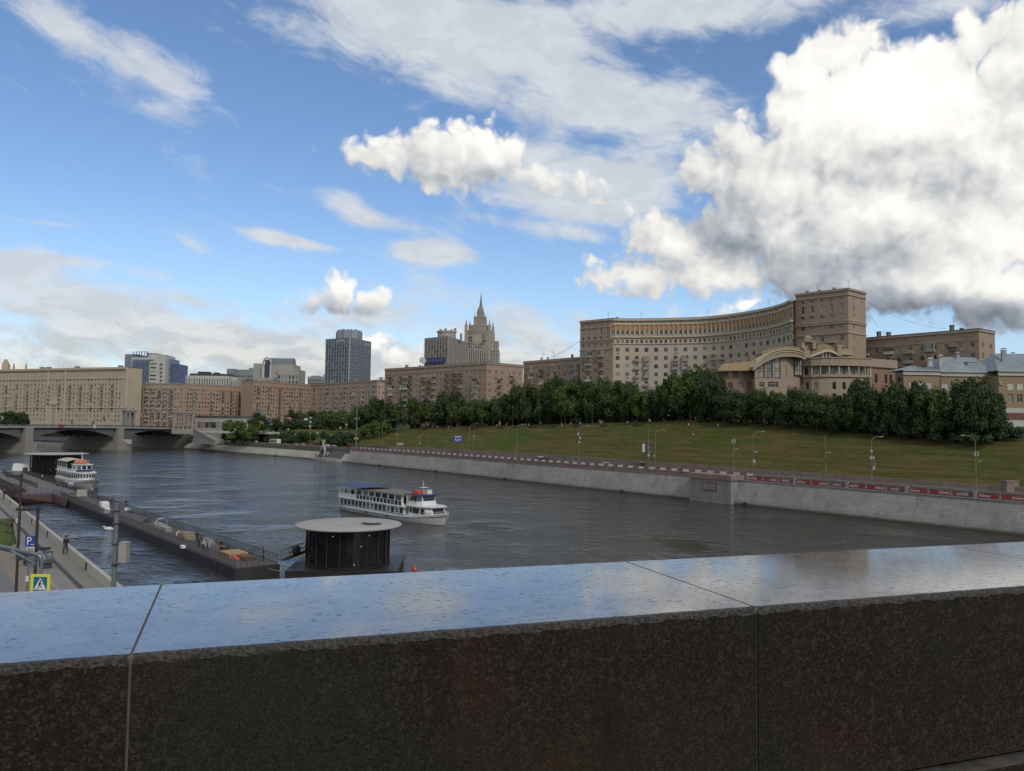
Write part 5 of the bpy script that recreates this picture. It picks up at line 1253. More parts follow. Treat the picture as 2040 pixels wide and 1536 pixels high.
b.facade(Pc+Vector((0,6)),Pc,zg,ze,[],0)
b._f=(Pc,Vector((1,0)),Vector((0,-1)),0.,50,0); b.ac(U(1840,735).x-Pc.x+.3,U(1840,745).z); b.ac(U(1840,735).x-Pc.x+.3,U(1840,890).z)
b.finish([ochre,white_wall,maroon],tin)
t=thing('iron_fence','dark iron railing fence in front of the old house at right edge','fence',tuple(U(1900,1330,-14)))
mb=MB(); pl=MB(); a=U(1700,1285,-12); c=U(2400,1285,-12); z0=a.z-1.2; h=3.2
n=int((c.x-a.x)/.35)
for k in range(n): x=a.x+(c.x-a.x)*k/n; mb.bx(x,x+.05,a.y,a.y+.05,z0+.8,z0+.8+h)
mb.bx(a.x,c.x,a.y-.01,a.y+.06,z0+1.1,z0+1.18); mb.bx(a.x,c.x,a.y-.01,a.y+.06,z0+.5+h,z0+.58+h); mb.build('railing',darkmetal,t)
pl.bx(a.x,c.x,a.y-.2,a.y+.25,z0-2,z0+.8); 
pl.build('plinth',pink,t); mb=MB(); x=U(2010,1300,-12).x; mb.bx(x,x+.7,a.y-.35,a.y+.4,z0-2,z0+4.); mb.build('gate_post',concrete,t)
# ---------------------------------------------------------------- bridge over the river, far left
bst=brickmat('bridge_stone',(.25,.24,.215),(.225,.215,.195),(.16,.155,.14),1.6,.7,.02,stain=.3,bump=.2); girder=M('girder_paint',(.10,.105,.115),(.085,.09,.10),.4,.6); deckedge=M('bridge_deck_edge',(.30,.305,.31),(.25,.255,.26),.5,.7,streak=.2)
BA=at(372,893,z=0); BA=Vector((BA.x,BA.y,0)); ba=Vector((-.36,-.933,0)).normalized(); bw=Vector((-ba.y*-1,ba.x*-1,0)); bw=Vector((-.933,.36,0))
# ba runs from the far bank towards the near bank, bw points to the back (upstream) edge
br=thing('road_bridge','dark low road bridge with stone piers and arched girders at far left','bridge',tuple(BA))
def bp(u,w,z): return Vector((BA.x+ba.x*u+bw.x*w,BA.y+ba.y*u+bw.y*w,z))
ZD=lambda u: 12.9+ .9*sin(pi*min(1,max(0,u/190)))
PU=[-2,57,118,178]; BWD=40
deck=MB(); gir=MB()
us=[-2+k*4 for k in range(0,60)]
for u0,u1 in zip(us[:-1],us[1:]):
    for z0_,z1_,w0,w1,m in ((0,.75,-1.2,BWD+1.2,0),):
        deck.loft([[bp(u0,w0,ZD(u0)+z0_),bp(u0,w1,ZD(u0)+z0_),bp(u0,w1,ZD(u0)+z1_),bp(u0,w0,ZD(u0)+z1_)],[bp(u1,w0,ZD(u1)+z0_),bp(u1,w1,ZD(u1)+z0_),bp(u1,w1,ZD(u1)+z1_),bp(u1,w0,ZD(u1)+z1_)]],0,False)
deck.build('deck',deckedge,br)
for a_,b_ in zip(PU[:-1],PU[1:]):
    n=14
    for w in (0.2,7,14,21,28,35,BWD-.8):
        rings=[]; gir=MB()
        for k in range(n+1):
            t=k/n; u=a_+4+(b_-a_-8)*t; sag=4.6*(2*t-1)**2+1.1
            rings.append([bp(u,w,ZD(u)-sag),bp(u,w+.6,ZD(u)-sag),bp(u,w+.6,ZD(u)-.002),bp(u,w,ZD(u)-.002)])
        gir.loft(rings); gir.build('arch_girder',girder,br)
for u in PU[1:]:
    pr=MB(); pr.prism([bp(u-3.4,-3.2,0),bp(u+3.4,-3.2,0),bp(u+3.4,BWD+3,0),bp(u-3.4,BWD+3,0)],-4,5.4,0); pr.prism([bp(u-4.4,-4.4,0),bp(u+4.4,-4.4,0),bp(u+4.4,BWD+4,0),bp(u-4.4,BWD+4,0)],-4,1.2,0)
    pr.prism([bp(u-2.4,-1.6,0),bp(u+2.4,-1.6,0),bp(u+2.4,BWD+1.6,0),bp(u-2.4,BWD+1.6,0)],5.4,ZD(u)-.01,0); pr.build('pier',bst,br)
ab=MB(); ab.prism([bp(4,-6,0),bp(4,BWD+6,0),bp(-30,BWD+6,0),bp(-30,-6,0)],-3,ZD(0)-.01,0); 
ab.build('abutment',bst,br)
nt=MB()
for u in (1.,-9.):   # flat black half-rounds painting the shade inside arched niches on the abutment face
    for q in range(8):
        t0,t1=pi*q/8,pi*(q+1)/8; nt.poly([bp(u-2.6*cos(t0),-6.04,6.4+2.4*sin(t0)),bp(u-2.6*cos(t1),-6.04,6.4+2.4*sin(t1)),bp(u,-6.04,6.4)])
nt.build('niche_shade',blackish,br)
rl=MB()
n=int(200/1.1)
for k in range(n):
    u=-2+k*1.1; q=bp(u,-1.,ZD(u)+.75); rl.prism([bp(u,-1.1,0),bp(u+.55 if k%4 else u+.8,-1.1,0),bp(u+.55 if k%4 else u+.8,-.95,0),bp(u,-.95,0)],ZD(u)+.74,ZD(u)+1.75,0)
for u0,u1 in zip(us[:-1],us[1:]): rl.loft([[bp(u0,-1.2,ZD(u0)+1.7),bp(u0,-.85,ZD(u0)+1.7),bp(u0,-.85,ZD(u0)+1.85),bp(u0,-1.2,ZD(u0)+1.85)],[bp(u1,-1.2,ZD(u1)+1.7),bp(u1,-.85,ZD(u1)+1.7),bp(u1,-.85,ZD(u1)+1.85),bp(u1,-1.2,ZD(u1)+1.85)]],0,False)
rl.build('railing',M('bridge_rail',(.075,.085,.10),(.06,.07,.085),1.,.6),br)
rd=MB()
for u0,u1 in zip(us[:-1],us[1:]): rd.quad(bp(u0,1,ZD(u0)+.76),bp(u1,1,ZD(u1)+.76),bp(u1,BWD-1,ZD(u1)+.76),bp(u0,BWD-1,ZD(u0)+.76))
rd.build('carriageway',asphalt,br)
# flags of colour on the railing
for px,col_,lab,wd in ((117,(.20,.05,.045),'small dull red panel hanging on the bridge railing',8),(186,(.5,.5,.46),'small white panel hanging on the bridge railing',4)):
    u=min((abs(proj(bp(u/2,-1.25,ZD(u/2)+1))[0]-px),u/2) for u in range(0,380))[1]; mb=MB(); a=bp(u,-1.32,0);c=bp(u-wd/2.5,-1.32,0); mb.beam(a,c,ZD(u)-.2,ZD(u)+1.9,.08); o=mb.build('hanging_sign',M('panel_%d'%px,col_)); tag(o,lab,'panel')
# two grey stone colonnades at the bridge head
def colonnade(label,px0,px1,Y,ztop,zb,ncol,pair=True):
    p=at(px0,850,Y=Y);q=at(px1,850,Y=Y+6); a=p.xy;c=q.xy; d=(c-a).normalized(); n=Vector((-d.y,d.x)); L=len2(a,c)
    t=thing('colonnade',label,'colonnade',(a.x+d.x*L/2,a.y+d.y*L/2,zb))
    for k in range(ncol):
        for row in (0,3.2):
            u=.9+(L-1.8)*k/(ncol-1) if ncol>1 else L/2; c_=a+d*u+n*row; mb=MB()
            mb.lathe([(.75,0),(.75,.4),(.58,.5),(.55,(ztop-zb)*.5),(.48,ztop-zb-2.4),(.7,ztop-zb-2.2),(.7,ztop-zb-1.9)],(c_.x,c_.y,zb),12); mb.build('column',bst,t)
    mb=MB(); e=n*3.9-n*.7
    f=lambda u0,u1,w0,w1:[a+d*u0+n*w0,a+d*u1+n*w0,a+d*u1+n*w1,a+d*u0+n*w1]
    mb.prism(f(-.3,L+.3,-.8,4.),ztop-1.9,ztop-.8,0); mb.prism(f(-.9,L+.9,-1.4,4.6),ztop-.8,ztop,0); mb.build('entablature',bst,t)
    mb=MB(); mb.prism(f(-.6,L+.6,-1.2,4.4),zb-3.5,zb,0); mb.build('base',bst,t)
    for u in (.8,L-.8):
        mb=MB(); c_=a+d*u+n*1.6; mb.lathe([(.55,0),(.6,.2),(.3,.4),(.75,1.),(.85,1.5),(.4,1.9),(.15,2.4)],(c_.x,c_.y,ztop),10); mb.build('urn',bst,t)
    mb=MB()
    for u in (0,L): mb.prism(f(u-.9 if u else 0,u+.9 if not u else L,-.7,4.1),zb,ztop-1.9,0)
    mb.build('end_pier',bst,t)
colonnade('grey stone colonnade with four columns and urns at the right end of the bridge',344,385,522,at(360,820,Y=522).z,13.6,5)
colonnade('narrow grey stone colonnade with two urns, left one of the pair at the bridge head',249,269,560,at(360,818,Y=560).z,12.8,3)
# ---- stairs, underpass and shopfront right of the bridge
t=thing('river_stairs','pale stone stairway running down to the river road right of the colonnade','stairs',tuple(at(400,870,Y=500)))
p0=at(392,853,Y=516); p1=at(438,876,Y=478); p0.z=13.2;p1.z=6.2; d=(p1-p0); dn=Vector((d.x,d.y,0)).normalized(); sn=Vector((dn.y,-dn.x,0)); n=26; mb=MB()
for k in range(n):
    a=p0+d*(k/n);c=p0+d*((k+1)/n); mb.prism([a+sn*-2.2,c+sn*-2.2,c+sn*2.2,a+sn*2.2],5,a.z,0)
mb.build('steps',concrete,t)
mb=MB()
for o in (-2.6,2.2): mb.loft([[p0+sn*o,p0+sn*(o+.5),p0+sn*(o+.5)+UP*1.2,p0+sn*o+UP*1.2],[p1+sn*o,p1+sn*(o+.5),p1+sn*(o+.5)+UP*1.2,p1+sn*o+UP*1.2]]); mb.prism([p0+sn*o,p1+sn*o,p1+sn*(o+.5),p0+sn*(o+.5)],4.5,6.3)
mb.build('balustrade',concrete,t)
t=thing('overpass','low road overpass with white balustrade above a dark underpass, right of the stairs','overpass',tuple(at(450,870,Y=490)))
a=at(404,855,Y=505);c=at(500,855,Y=478); ab2=(c-a); ab2.z=0; L=ab2.length; dd=ab2.normalized(); nn_=Vector((-dd.y,dd.x,0)); zt_=12.4
mb=MB(); mb.prism([a,c,c+nn_*30,a+nn_*30],zt_-1.2,zt_,0); mb.build('deck_slab',concrete_light,t)
for u0,u1 in ((-1,.14),(.66,.70),(.8,1.05)):
    mb=MB(); mb.prism([a+dd*(L*u0 if u0>0 else -2)+nn_*.6,a+dd*L*u1+nn_*.6,a+dd*L*u1+nn_*2.5,a+dd*(L*u0 if u0>0 else -2)+nn_*2.5],5,zt_-1.2,0); mb.build('abutment',bst,t)
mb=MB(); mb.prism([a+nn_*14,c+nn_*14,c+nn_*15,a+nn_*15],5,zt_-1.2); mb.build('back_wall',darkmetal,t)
mb=MB()
for k in range(int(L/.9)): q=a+dd*(k*.9)+nn_*.2; mb.prism([q,q+dd*.35,q+dd*.35+nn_*.2,q+nn_*.2],zt_,zt_+1.1)
mb.prism([a,c,c+nn_*.5,a+nn_*.5],zt_+1.1,zt_+1.3); mb.build('balustrade',concrete_light,t)
b=Bld('shop_row','low white shop arcade with tall dark windows at the foot of the orange house')
P=at(390,831,Y=540).xy;Q=at(505,833,Y=530).xy; b.facade(P,Q,11,at(450,829,Y=535).z,[(len2(P,Q)*f,3.2,w_,4.,'g') for f,w_ in ((.06,2.),(.115,4.),(.20,3.),(.245,1.6),(.31,4.6),(.40,3.),(.48,2.),(.56,3.),(.66,3.),(.75,3.),(.85,3.)) ]); 
mb=MB(); b.band(P,Q,at(450,829,Y=535).z-.6,.5,.9,0,mb); b.part('canopy',mb,darkmetal); b.walls([P,Q],11,at(450,829,Y=535).z,6); b.finish([grey_pale],roof_grey)
# interchange: pale sloping road surfaces and embankment road continuation
mb=MB()
def patch(pts,zs,m=0): mb.poly([tuple(at(x,y,z=z)) for (x,y),z in zip(pts,zs)],m)
mb=MB(); q=[at(575,857,Y=540),at(700,857,Y=470),at(640,849,Y=600),at(560,848,Y=640)]
for v in q: v.z=groundz(sC+60,80)+.25
mb.poly([tuple(v) for v in q]); struct(mb.build('road',asphalt))
mb=MB(); s=s_of_px(655,24,RZ)
r0=[bank(s-16,20.,RZ+.03),bank(s+6,20.,RZ+.03),bank(s+40,62,14.6),bank(s+20,62,14.6)]
mb.poly([tuple(v) for v in r0]); struct(mb.build('ramp',asphalt))
# ---------------------------------------------------------------- monument and landing platform (px 645, 885)
s0=s_of_px(655,0,1.); t=thing('boat_landing','rounded granite landing platform with steps cut into the far river wall','landing',tuple(bank(s0,-3,.5)))
mb=MB(); pts=[]
for k in range(17):
    a_=pi*k/16; pts.append(bank(s0+15*cos(a_),-1.2-3.6*sin(a_)**.8+.8,0))
pts+= [bank(s0-15,4,0),bank(s0+15,4,0)]
mb.prism(pts,-3,1.0,0); pts2=[bank(s0+13.6*cos(pi*k/16),-.6-3.*sin(pi*k/16),0) for k in range(17)]+[bank(s0-13.6,4.2,0),bank(s0+13.6,4.2,0)]
mb.prism(pts2,1.0,1.5,0); mb.build('platform',concrete,t)
mb=MB()
for k in range(12): mb.prism([bank(s0-11,-.4+k*.38),bank(s0+3,-.4+k*.38),bank(s0+3,5.2),bank(s0-11,5.2)],1.5,1.5+(k+1)*.36)
mb.build('steps',M('step_granite',(.15,.15,.148),(.12,.12,.118),.8,.8),t)
mb=MB(); mb.prism([bank(s0+8,-2),bank(s0+12,-2),bank(s0+12,1.5),bank(s0+8,1.5)],1.5,3.0); mb.build('block',concrete,t)
t=thing('river_monument','grey monument with a ring shape and a white sail-like flag on the landing platform','monument',tuple(bank(s0+5,-.5,1.5)))
c=bank(s0+5,-.8,1.5); d=(bank(s0+8)-bank(s0+2)).normalized(); mb=MB(); rr=3.1
mb2=MB(); n=22
for k in range(n):
    a0,a1=2*pi*k/n,2*pi*(k+1)/n
    f=lambda a_,r_,o:Vector((c.x,c.y,c.z+3.1))+d*(r_*.78*cos(a_))+UP*(r_*sin(a_)*1.05)+Vector((-d.y,d.x,0))*o
    mb2.loft([[f(a0,rr,-.35),f(a0,rr,.35),f(a0,rr*.66,.35),f(a0,rr*.66,-.35)],[f(a1,rr,-.35),f(a1,rr,.35),f(a1,rr*.66,.35),f(a1,rr*.66,-.35)]],0,False)
mb2.build('ring',concrete_light,t); mb.bx(c.x-1.6,c.x+1.6,c.y-.5,c.y+.5,c.z,c.z+3.2); mb.lathe([(1.,3.1),(1.2,4),(.5,5.2)],tuple(c),8); mb.build('figure',darkmetal,t)
fl=MB(); f0=c+UP*6.3; fl.loft([[f0+d*1.4,f0+d*1.4+Vector((.1,.1,0)),f0+d*1.0+UP*1.9+Vector((.1,.1,0)),f0+d*1.+UP*1.9],[f0-d*1.2+UP*.5,f0-d*1.2+UP*.5+Vector((.1,.1,0)),f0-d*2.1+UP*2.6+Vector((.1,.1,0)),f0-d*2.1+UP*2.6]]); fl.build('sail',white_paint,t)
# ---------------------------------------------------------------- trees
bark=M('bark',(.07,.055,.042),(.045,.036,.03),2.,.95)
def leafmat(name,c1,c2,c3):
    m,N,p=newmat(name); g=N.n('ShaderNodeNewGeometry'); r=g.outputs['Random Per Island']; ob=N.n('ShaderNodeObjectInfo').outputs['Random']
    c=N.mix(r,c1,c2); c=N.mix(N.math('MULTIPLY',ob,.55),c,c3); c=N.mix(N.ramp(N.noise(g.outputs['Position'],.35,4,.6),.35,.7,0,.6),c,tuple(x*.6 for x in c1))
    N.put(p.inputs['Base Color'],c); p.inputs['Roughness'].default_value=.65; p.inputs['Specular IOR Level'].default_value=.25
    tr=N.n('ShaderNodeBsdfTranslucent',i={0:c}); mx_=N.n('ShaderNodeMixShader',i={0:.22}); out=[n for n in N.t.nodes if n.type=='OUTPUT_MATERIAL'][0]
    N.t.links.new(p.outputs[0],mx_.inputs[1]); N.t.links.new(tr.outputs[0],mx_.inputs[2]); N.t.links.new(mx_.outputs[0],out.inputs[0]); return m
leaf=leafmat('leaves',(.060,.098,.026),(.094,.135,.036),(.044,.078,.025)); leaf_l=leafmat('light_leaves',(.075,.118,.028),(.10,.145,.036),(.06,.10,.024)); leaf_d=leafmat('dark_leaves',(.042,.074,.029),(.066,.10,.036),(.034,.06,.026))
leaf_w=leafmat('lilac_leaves',(.20,.19,.17),(.26,.24,.22),(.16,.15,.14)); leaf_r=leafmat('purple_leaves',(.03,.018,.022),(.04,.022,.025),(.025,.016,.018))
def crown_mesh(seed,kind='round',n=5200,leaf_s=.42):
    r=random.Random(seed); mb=MB(); blobs=[]
    nb={'round':34,'tall':30,'bush':16,'cone':22}[kind]
    for k in range(nb):
        while True:
            x,y,z=r.uniform(-1,1),r.uniform(-1,1),r.uniform(0,1)
            if kind=='tall': R=.55*(sin(pi*min(1,z*.85+.12))**.6)
            elif kind=='cone': R=.5*(1-z)**.75+.05
            elif kind=='bush': R=.95*sqrt(max(0,1-z*z))
            else: R=.78*(sin(pi*min(1,z*.80+.16))**.55)
            if x*x+y*y<R*R: break
        blobs.append((x,y,z,r.uniform(.14,.26)*(1 if kind!='cone' else .65)))
    for k in range(n):
        bx_,by_,bz_,br_=r.choice(blobs)
        u=Vector((r.gauss(0,1),r.gauss(0,1),r.gauss(0,1)*.8)).normalized()*(br_*(r.random()**.33)*r.uniform(.8,1.18))
        c=Vector((bx_,by_,bz_))+u
        if c.z<-.02: continue
        nrm=(u.normalized()*.8+Vector((r.uniform(-1,1),r.uniform(-1,1),r.uniform(-.3,1.2)))).normalized(); a=nrm.orthogonal().normalized(); a=Matrix.Rotation(r.uniform(0,6.28),3,nrm)@a; bb=nrm.cross(a)
        s_=leaf_s/8*r.uniform(.6,1.25)
        mb.quad(c-a*s_-bb*s_*.35,c+bb*s_*-.75,c+a*s_+bb*s_*.3,c+bb*s_*.8)
    return mb.mesh('crown',[leaf])
def trunk_mesh(seed,limbs=6):
    r=random.Random(seed); mb=MB()
    p=[Vector((0,0,-.35)),Vector((r.uniform(-.02,.02),r.uniform(-.02,.02),0)),Vector((r.uniform(-.05,.05),r.uniform(-.05,.05),.35)),Vector((r.uniform(-.08,.08),r.uniform(-.08,.08),.8))]
    rad=[.055,.045,.034,.012]
    for a,b_,r0,r1 in zip(p[:-1],p[1:],rad[:-1],rad[1:]): mb.cyl(a,b_,r0,r1,7,0,False)
    for k in range(limbs):
        t=r.uniform(0,.5); s_=p[1].lerp(p[3],t); a=r.uniform(0,6.28); e=s_+Vector((cos(a)*.45,sin(a)*.45,r.uniform(.15,.45))); mb.cyl(s_,s_.lerp(e,.55)+UP*.05,.02,.013,5,0,False); mb.cyl(s_.lerp(e,.55)+UP*.05,e,.013,.004,5,0,False)
    return mb.mesh('trunk',[bark])
TRUNKS=[trunk_mesh(k) for k in range(4)]
CR={}
for kd,n_,ls in (('round',7600,.33),('tall',5600,.31),('bush',3000,.42),('cone',3600,.28)): CR[kd]=[crown_mesh(k*13+len(kd),kd,n_,ls) for k in range(4 if kd=='round' else 2)]
TR=random.Random(5)
def tree(px,ytop,s_off,kind,wf,label,mat=None,zb=None,Y=None,group='trees along the top of the slope',name='leafy_tree',trunk=True):
    """top of crown at picture height ytop; stands at bank offset s_off (metres from the waterline)"""
    if Y is None:
        s=s_of_px(px,s_off,19); g_=bank(s,s_off); zg_=groundz(s,s_off) if zb is None else zb
    else:
        g_=at(px,850,Y=Y); zg_=zb
    h=at(px,ytop,Y=g_.y).z-zg_
    if h<1: h=1
    o=thing(name,label,'tree' if name!='shrub' else 'shrub',(g_.x,g_.y,zg_),TR.uniform(0,6.28),group)
    cb=.16 if kind!='bush' else .0
    if kind=='cone': cb=.1
    if trunk:
        tk=bpy.data.objects.new('trunk',TR.choice(TRUNKS)); COL.objects.link(tk); tk.parent=o; w_=h*.62; tk.scale=(w_,w_,h*.85)
    c=bpy.data.objects.new('crown',TR.choice(CR[kind])); COL.objects.link(c); c.parent=o; c.location=(0,0,h*cb); hz_=h*(1-cb)/1.12; c.scale=(hz_*wf,hz_*wf*TR.uniform(.9,1.1),hz_)
    if mat: c.material_slots[0].link='OBJECT'; c.material_slots[0].material=mat
    return o
# rows of trees: (picture column, top row, bank offset, kind, width factor, material)
ROWA=[(706,806,60,'round',.62),(728,800,64,'round',.6),(752,790,66,'round',.6),(778,792,62,'round',.6),(804,788,66,'round',.62),(828,786,62,'round',.6),(852,784,67,'round',.58),(876,776,63,'round',.56),(898,778,66,'tall',.8),(914,790,62,'round',.6),
 (946,784,70,'round',.55),(968,788,68,'round',.55),(992,790,64,'round',.6),(1012,784,66,'round',.6),(1034,766,66,'round',.55),(1052,757,64,'round',.55),(1074,752,68,'round',.5),(1096,747,64,'round',.52),(1118,752,66,'round',.5),(1138,755,63,'round',.5),(1158,752,67,'round',.5),(1180,764,63,'round',.55),(1204,750,66,'round',.5),(1222,756,64,'tall',.7),(1240,750,66,'round',.5),(1262,758,64,'round',.5),(1284,768,62,'round',.58),(1306,764,66,'round',.55),
 (1326,750,63,'round',.52),(1350,740,66,'round',.5),(1376,728,63,'round',.52),(1402,722,65,'round',.5),(1424,732,62,'round',.5),(1446,766,59,'tall',.8),(1466,776,58,'tall',.8),(1486,774,58,'round',.5),(1504,768,59,'tall',.75),(1524,776,58,'tall',.75),(1548,774,58,'round',.5),(1572,766,58,'tall',.8),(1590,764,58,'tall',.75),(1610,774,58,'tall',.8),(1628,774,57,'tall',.75),(1650,800,57,'round',.65),(1672,782,57,'round',.6)]
ROWB=[(1700,756,57,'round',.55),(1724,749,58,'round',.55),(1748,756,56,'round',.55),(1778,756,58,'round',.55),(1806,756,56,'round',.55),(1834,760,58,'round',.55),(1862,764,56,'round',.58),(1892,768,58,'round',.58),(1920,758,56,'round',.55),(1948,752,58,'round',.55),(1972,758,56,'round',.55)]
for k,(px,yt,off,kd,wf) in enumerate(ROWA):
    off-=9.5
    m=TR.choice([None,None,leaf_l,leaf_d,leaf_l] if px<930 else ([None,leaf_l,None,leaf_d] if px<1430 else [None,leaf_d,None]))
    wf*=TR.uniform(.9,1.25); yt+=TR.uniform(-3,7)
    tree(px,yt,off,kd,wf,'%s tree from the left in the long green row on the slope crest'%ORD[k] if k<30 else '%s tree from the right in the row before the arched-roof building'%ORD[len(ROWA)-1-k],m)
for k,(px,yt,off,kd,wf) in enumerate(ROWB): tree(px,yt,off-9.,kd,wf,'%s tree from the left in the dense dark group before the metal-roofed house'%ORD[k],TR.choice([leaf_d,None]),group='trees in front of the metal-roofed house')
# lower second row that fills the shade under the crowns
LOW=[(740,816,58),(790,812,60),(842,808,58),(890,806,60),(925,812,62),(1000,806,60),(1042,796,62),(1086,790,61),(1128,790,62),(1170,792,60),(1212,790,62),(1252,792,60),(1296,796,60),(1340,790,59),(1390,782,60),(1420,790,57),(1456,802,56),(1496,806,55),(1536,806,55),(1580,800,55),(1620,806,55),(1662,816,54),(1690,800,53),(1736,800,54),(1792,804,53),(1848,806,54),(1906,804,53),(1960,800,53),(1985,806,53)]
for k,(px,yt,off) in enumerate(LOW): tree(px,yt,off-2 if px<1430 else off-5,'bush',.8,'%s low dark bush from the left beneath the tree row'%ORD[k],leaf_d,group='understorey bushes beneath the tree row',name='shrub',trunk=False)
tree(956,795,48.5,'round',.72,'bright yellow-green rounded tree standing forward on the slope crest below the hotel tower',leaf_l)
tree(933,778,60,'cone',.75,'narrow dark conifer poking above the row left of the bright green tree',leaf_d)
tree(744,826,38,'bush',.85,'bright green bushy shrub spreading down the slope at the left end of the row',leaf_l,name='shrub',trunk=False,group='shrubs on the slope'); tree(768,830,40,'bush',.8,'rounded light green shrub, right of the larger one, at the slope top left',leaf_l,name='shrub',trunk=False,group='shrubs on the slope'); tree(728,836,38,'bush',.7,'small light green shrub at the left foot of the bright shrub group',leaf_l,name='shrub',trunk=False,group='shrubs on the slope')
tree(856,834,49,'bush',1.,'whitish flowering lilac shrub at the slope crest near strolling people',leaf_w,name='shrub',trunk=False)
tree(1300,818,51,'bush',.7,'dark purple-leaved shrub below the tall trees on the crest',leaf_r,name='shrub',trunk=False)
for px,yt,Y,zb_,wf,lab,m,kd,tk in ((484,823,470,9,1.,'broad green tree beside the shop arcade at the foot of the orange house',leaf_l,'bush',True),(514,822,480,12,.8,'dark tree behind the large road sign near the shop arcade',leaf_d,'round',True),(583,816,600,14,.7,'dark tree right of the pink billboard',leaf_d,'round',True),(610,813,580,14,.75,'green tree below the plain corner block',None,'round',True),(634,812,560,14,.75,'rounded green tree below the beige house with bay balconies',None,'round',True),(660,816,540,14.5,.8,'dark green tree left of the tall lighting mast',None,'round',True),(684,812,520,15,.75,'green tree just left of the tall lighting mast',leaf_l,'round',True),
   (488,850,478,6.2,1.,'dark rounded shrub above the parked cars right of the underpass',leaf_d,'bush',False),(508,846,490,6.2,1.,'large dark dome-shaped shrub on the lawn right of the underpass',leaf_d,'bush',False),(562,851,470,6.,1.,'dark shrub behind the white bus',leaf_d,'bush',False),(586,848,470,6.,1.1,'tall dark shrub between the road signs',leaf_d,'bush',False),(606,850,460,6.,1.,'broad dark shrub left of the ramp road',leaf_d,'bush',False),(672,842,430,6.5,.95,'big dark shrub at the left end of the grassy slope',leaf_d,'bush',False),(694,846,425,6.5,.85,'dark shrub beside the tall lighting mast foot',leaf_d,'bush',False),
   (14,816,600,12.5,.8,'dark leafy tree beyond the bridge railing at far left',leaf_d,'round',True),(34,815,590,12.5,.8,'dark rounded tree in front of the tan apartment house',leaf_d,'round',True),(50,826,585,12.5,.8,'smaller dark tree right of the pair beyond the bridge railing',leaf_d,'round',True),
   (572,822,520,12,1.1,'wide green bush-like tree below the pink billboard',leaf_d,'bush',True),(600,815,540,13,1.1,'wide dark tree filling the gap right of the pink billboard',leaf_d,'bush',True),(624,818,530,13,1.1,'wide green tree above the ramp road',None,'bush',True),(650,818,520,13,1.1,'wide dark tree at the upper end of the ramp',leaf_d,'bush',True),(676,814,500,14,1.1,'wide green tree just above the ramp shrubs',None,'bush',True),(698,812,480,14,1.1,'wide green tree directly behind the tall lighting mast',None,'bush',True),(545,838,560,13,1.,'low dark hedge-like shrub beside the blue road sign',leaf_d,'bush',False)):
    tree(px,yt,0,kd,wf,lab,m,zb_,Y,'greenery around the road junction' if px>400 else 'trees beyond the bridge',name='shrub' if kd=='bush' else 'leafy_tree',trunk=tk)
# ---------------------------------------------------------------- street lamps
lampgrey=polegrey; lamphead=M('lamp_head',(.29,.29,.28),(.25,.25,.24),2.,.4)
def lamp(base,ztop,arm,label,extra=(),r=.12,group='street lamps along the embankment road',dirx=1,name='street_lamp',mat=None):
    t=thing(name,label,'street lamp',tuple(base),0,group); mb=MB(); h=ztop-base.z; mb.cyl((0,0,0),(0,0,1.2),r*1.4,r*1.4,8); mb.cyl((0,0,1.2),(0,0,h),r*1.05,r*.6,8); mb.build('pole',mat or lampgrey,t,local=True)
    if arm:
        mb=MB(); pts=[(0,0,h),(dirx*arm*.12,0,h+arm*.30),(dirx*arm*.45,0,h+arm*.5),(dirx*arm,0,h+arm*.58)]; mb.tube(pts,r*.55,6); mb.build('arm',mat or lampgrey,t,local=True)
        mb=MB(); mb.bx(dirx*arm-.1,dirx*arm+.75*dirx,-.16,.16,h+arm*.55,h+arm*.55+.14); mb.build('lamp_head',lamphead,t,local=True)
    for k,(dx,dz,w_,h_,m) in enumerate(extra):
        mb=MB(); mb.bx(dx-w_/2,dx+w_/2,-.35,-.1,dz,dz+h_); mb.build('camera_box' if m!='d' else 'bracket',lamphead if m!='d' else darkmetal,t,local=True)
    return t
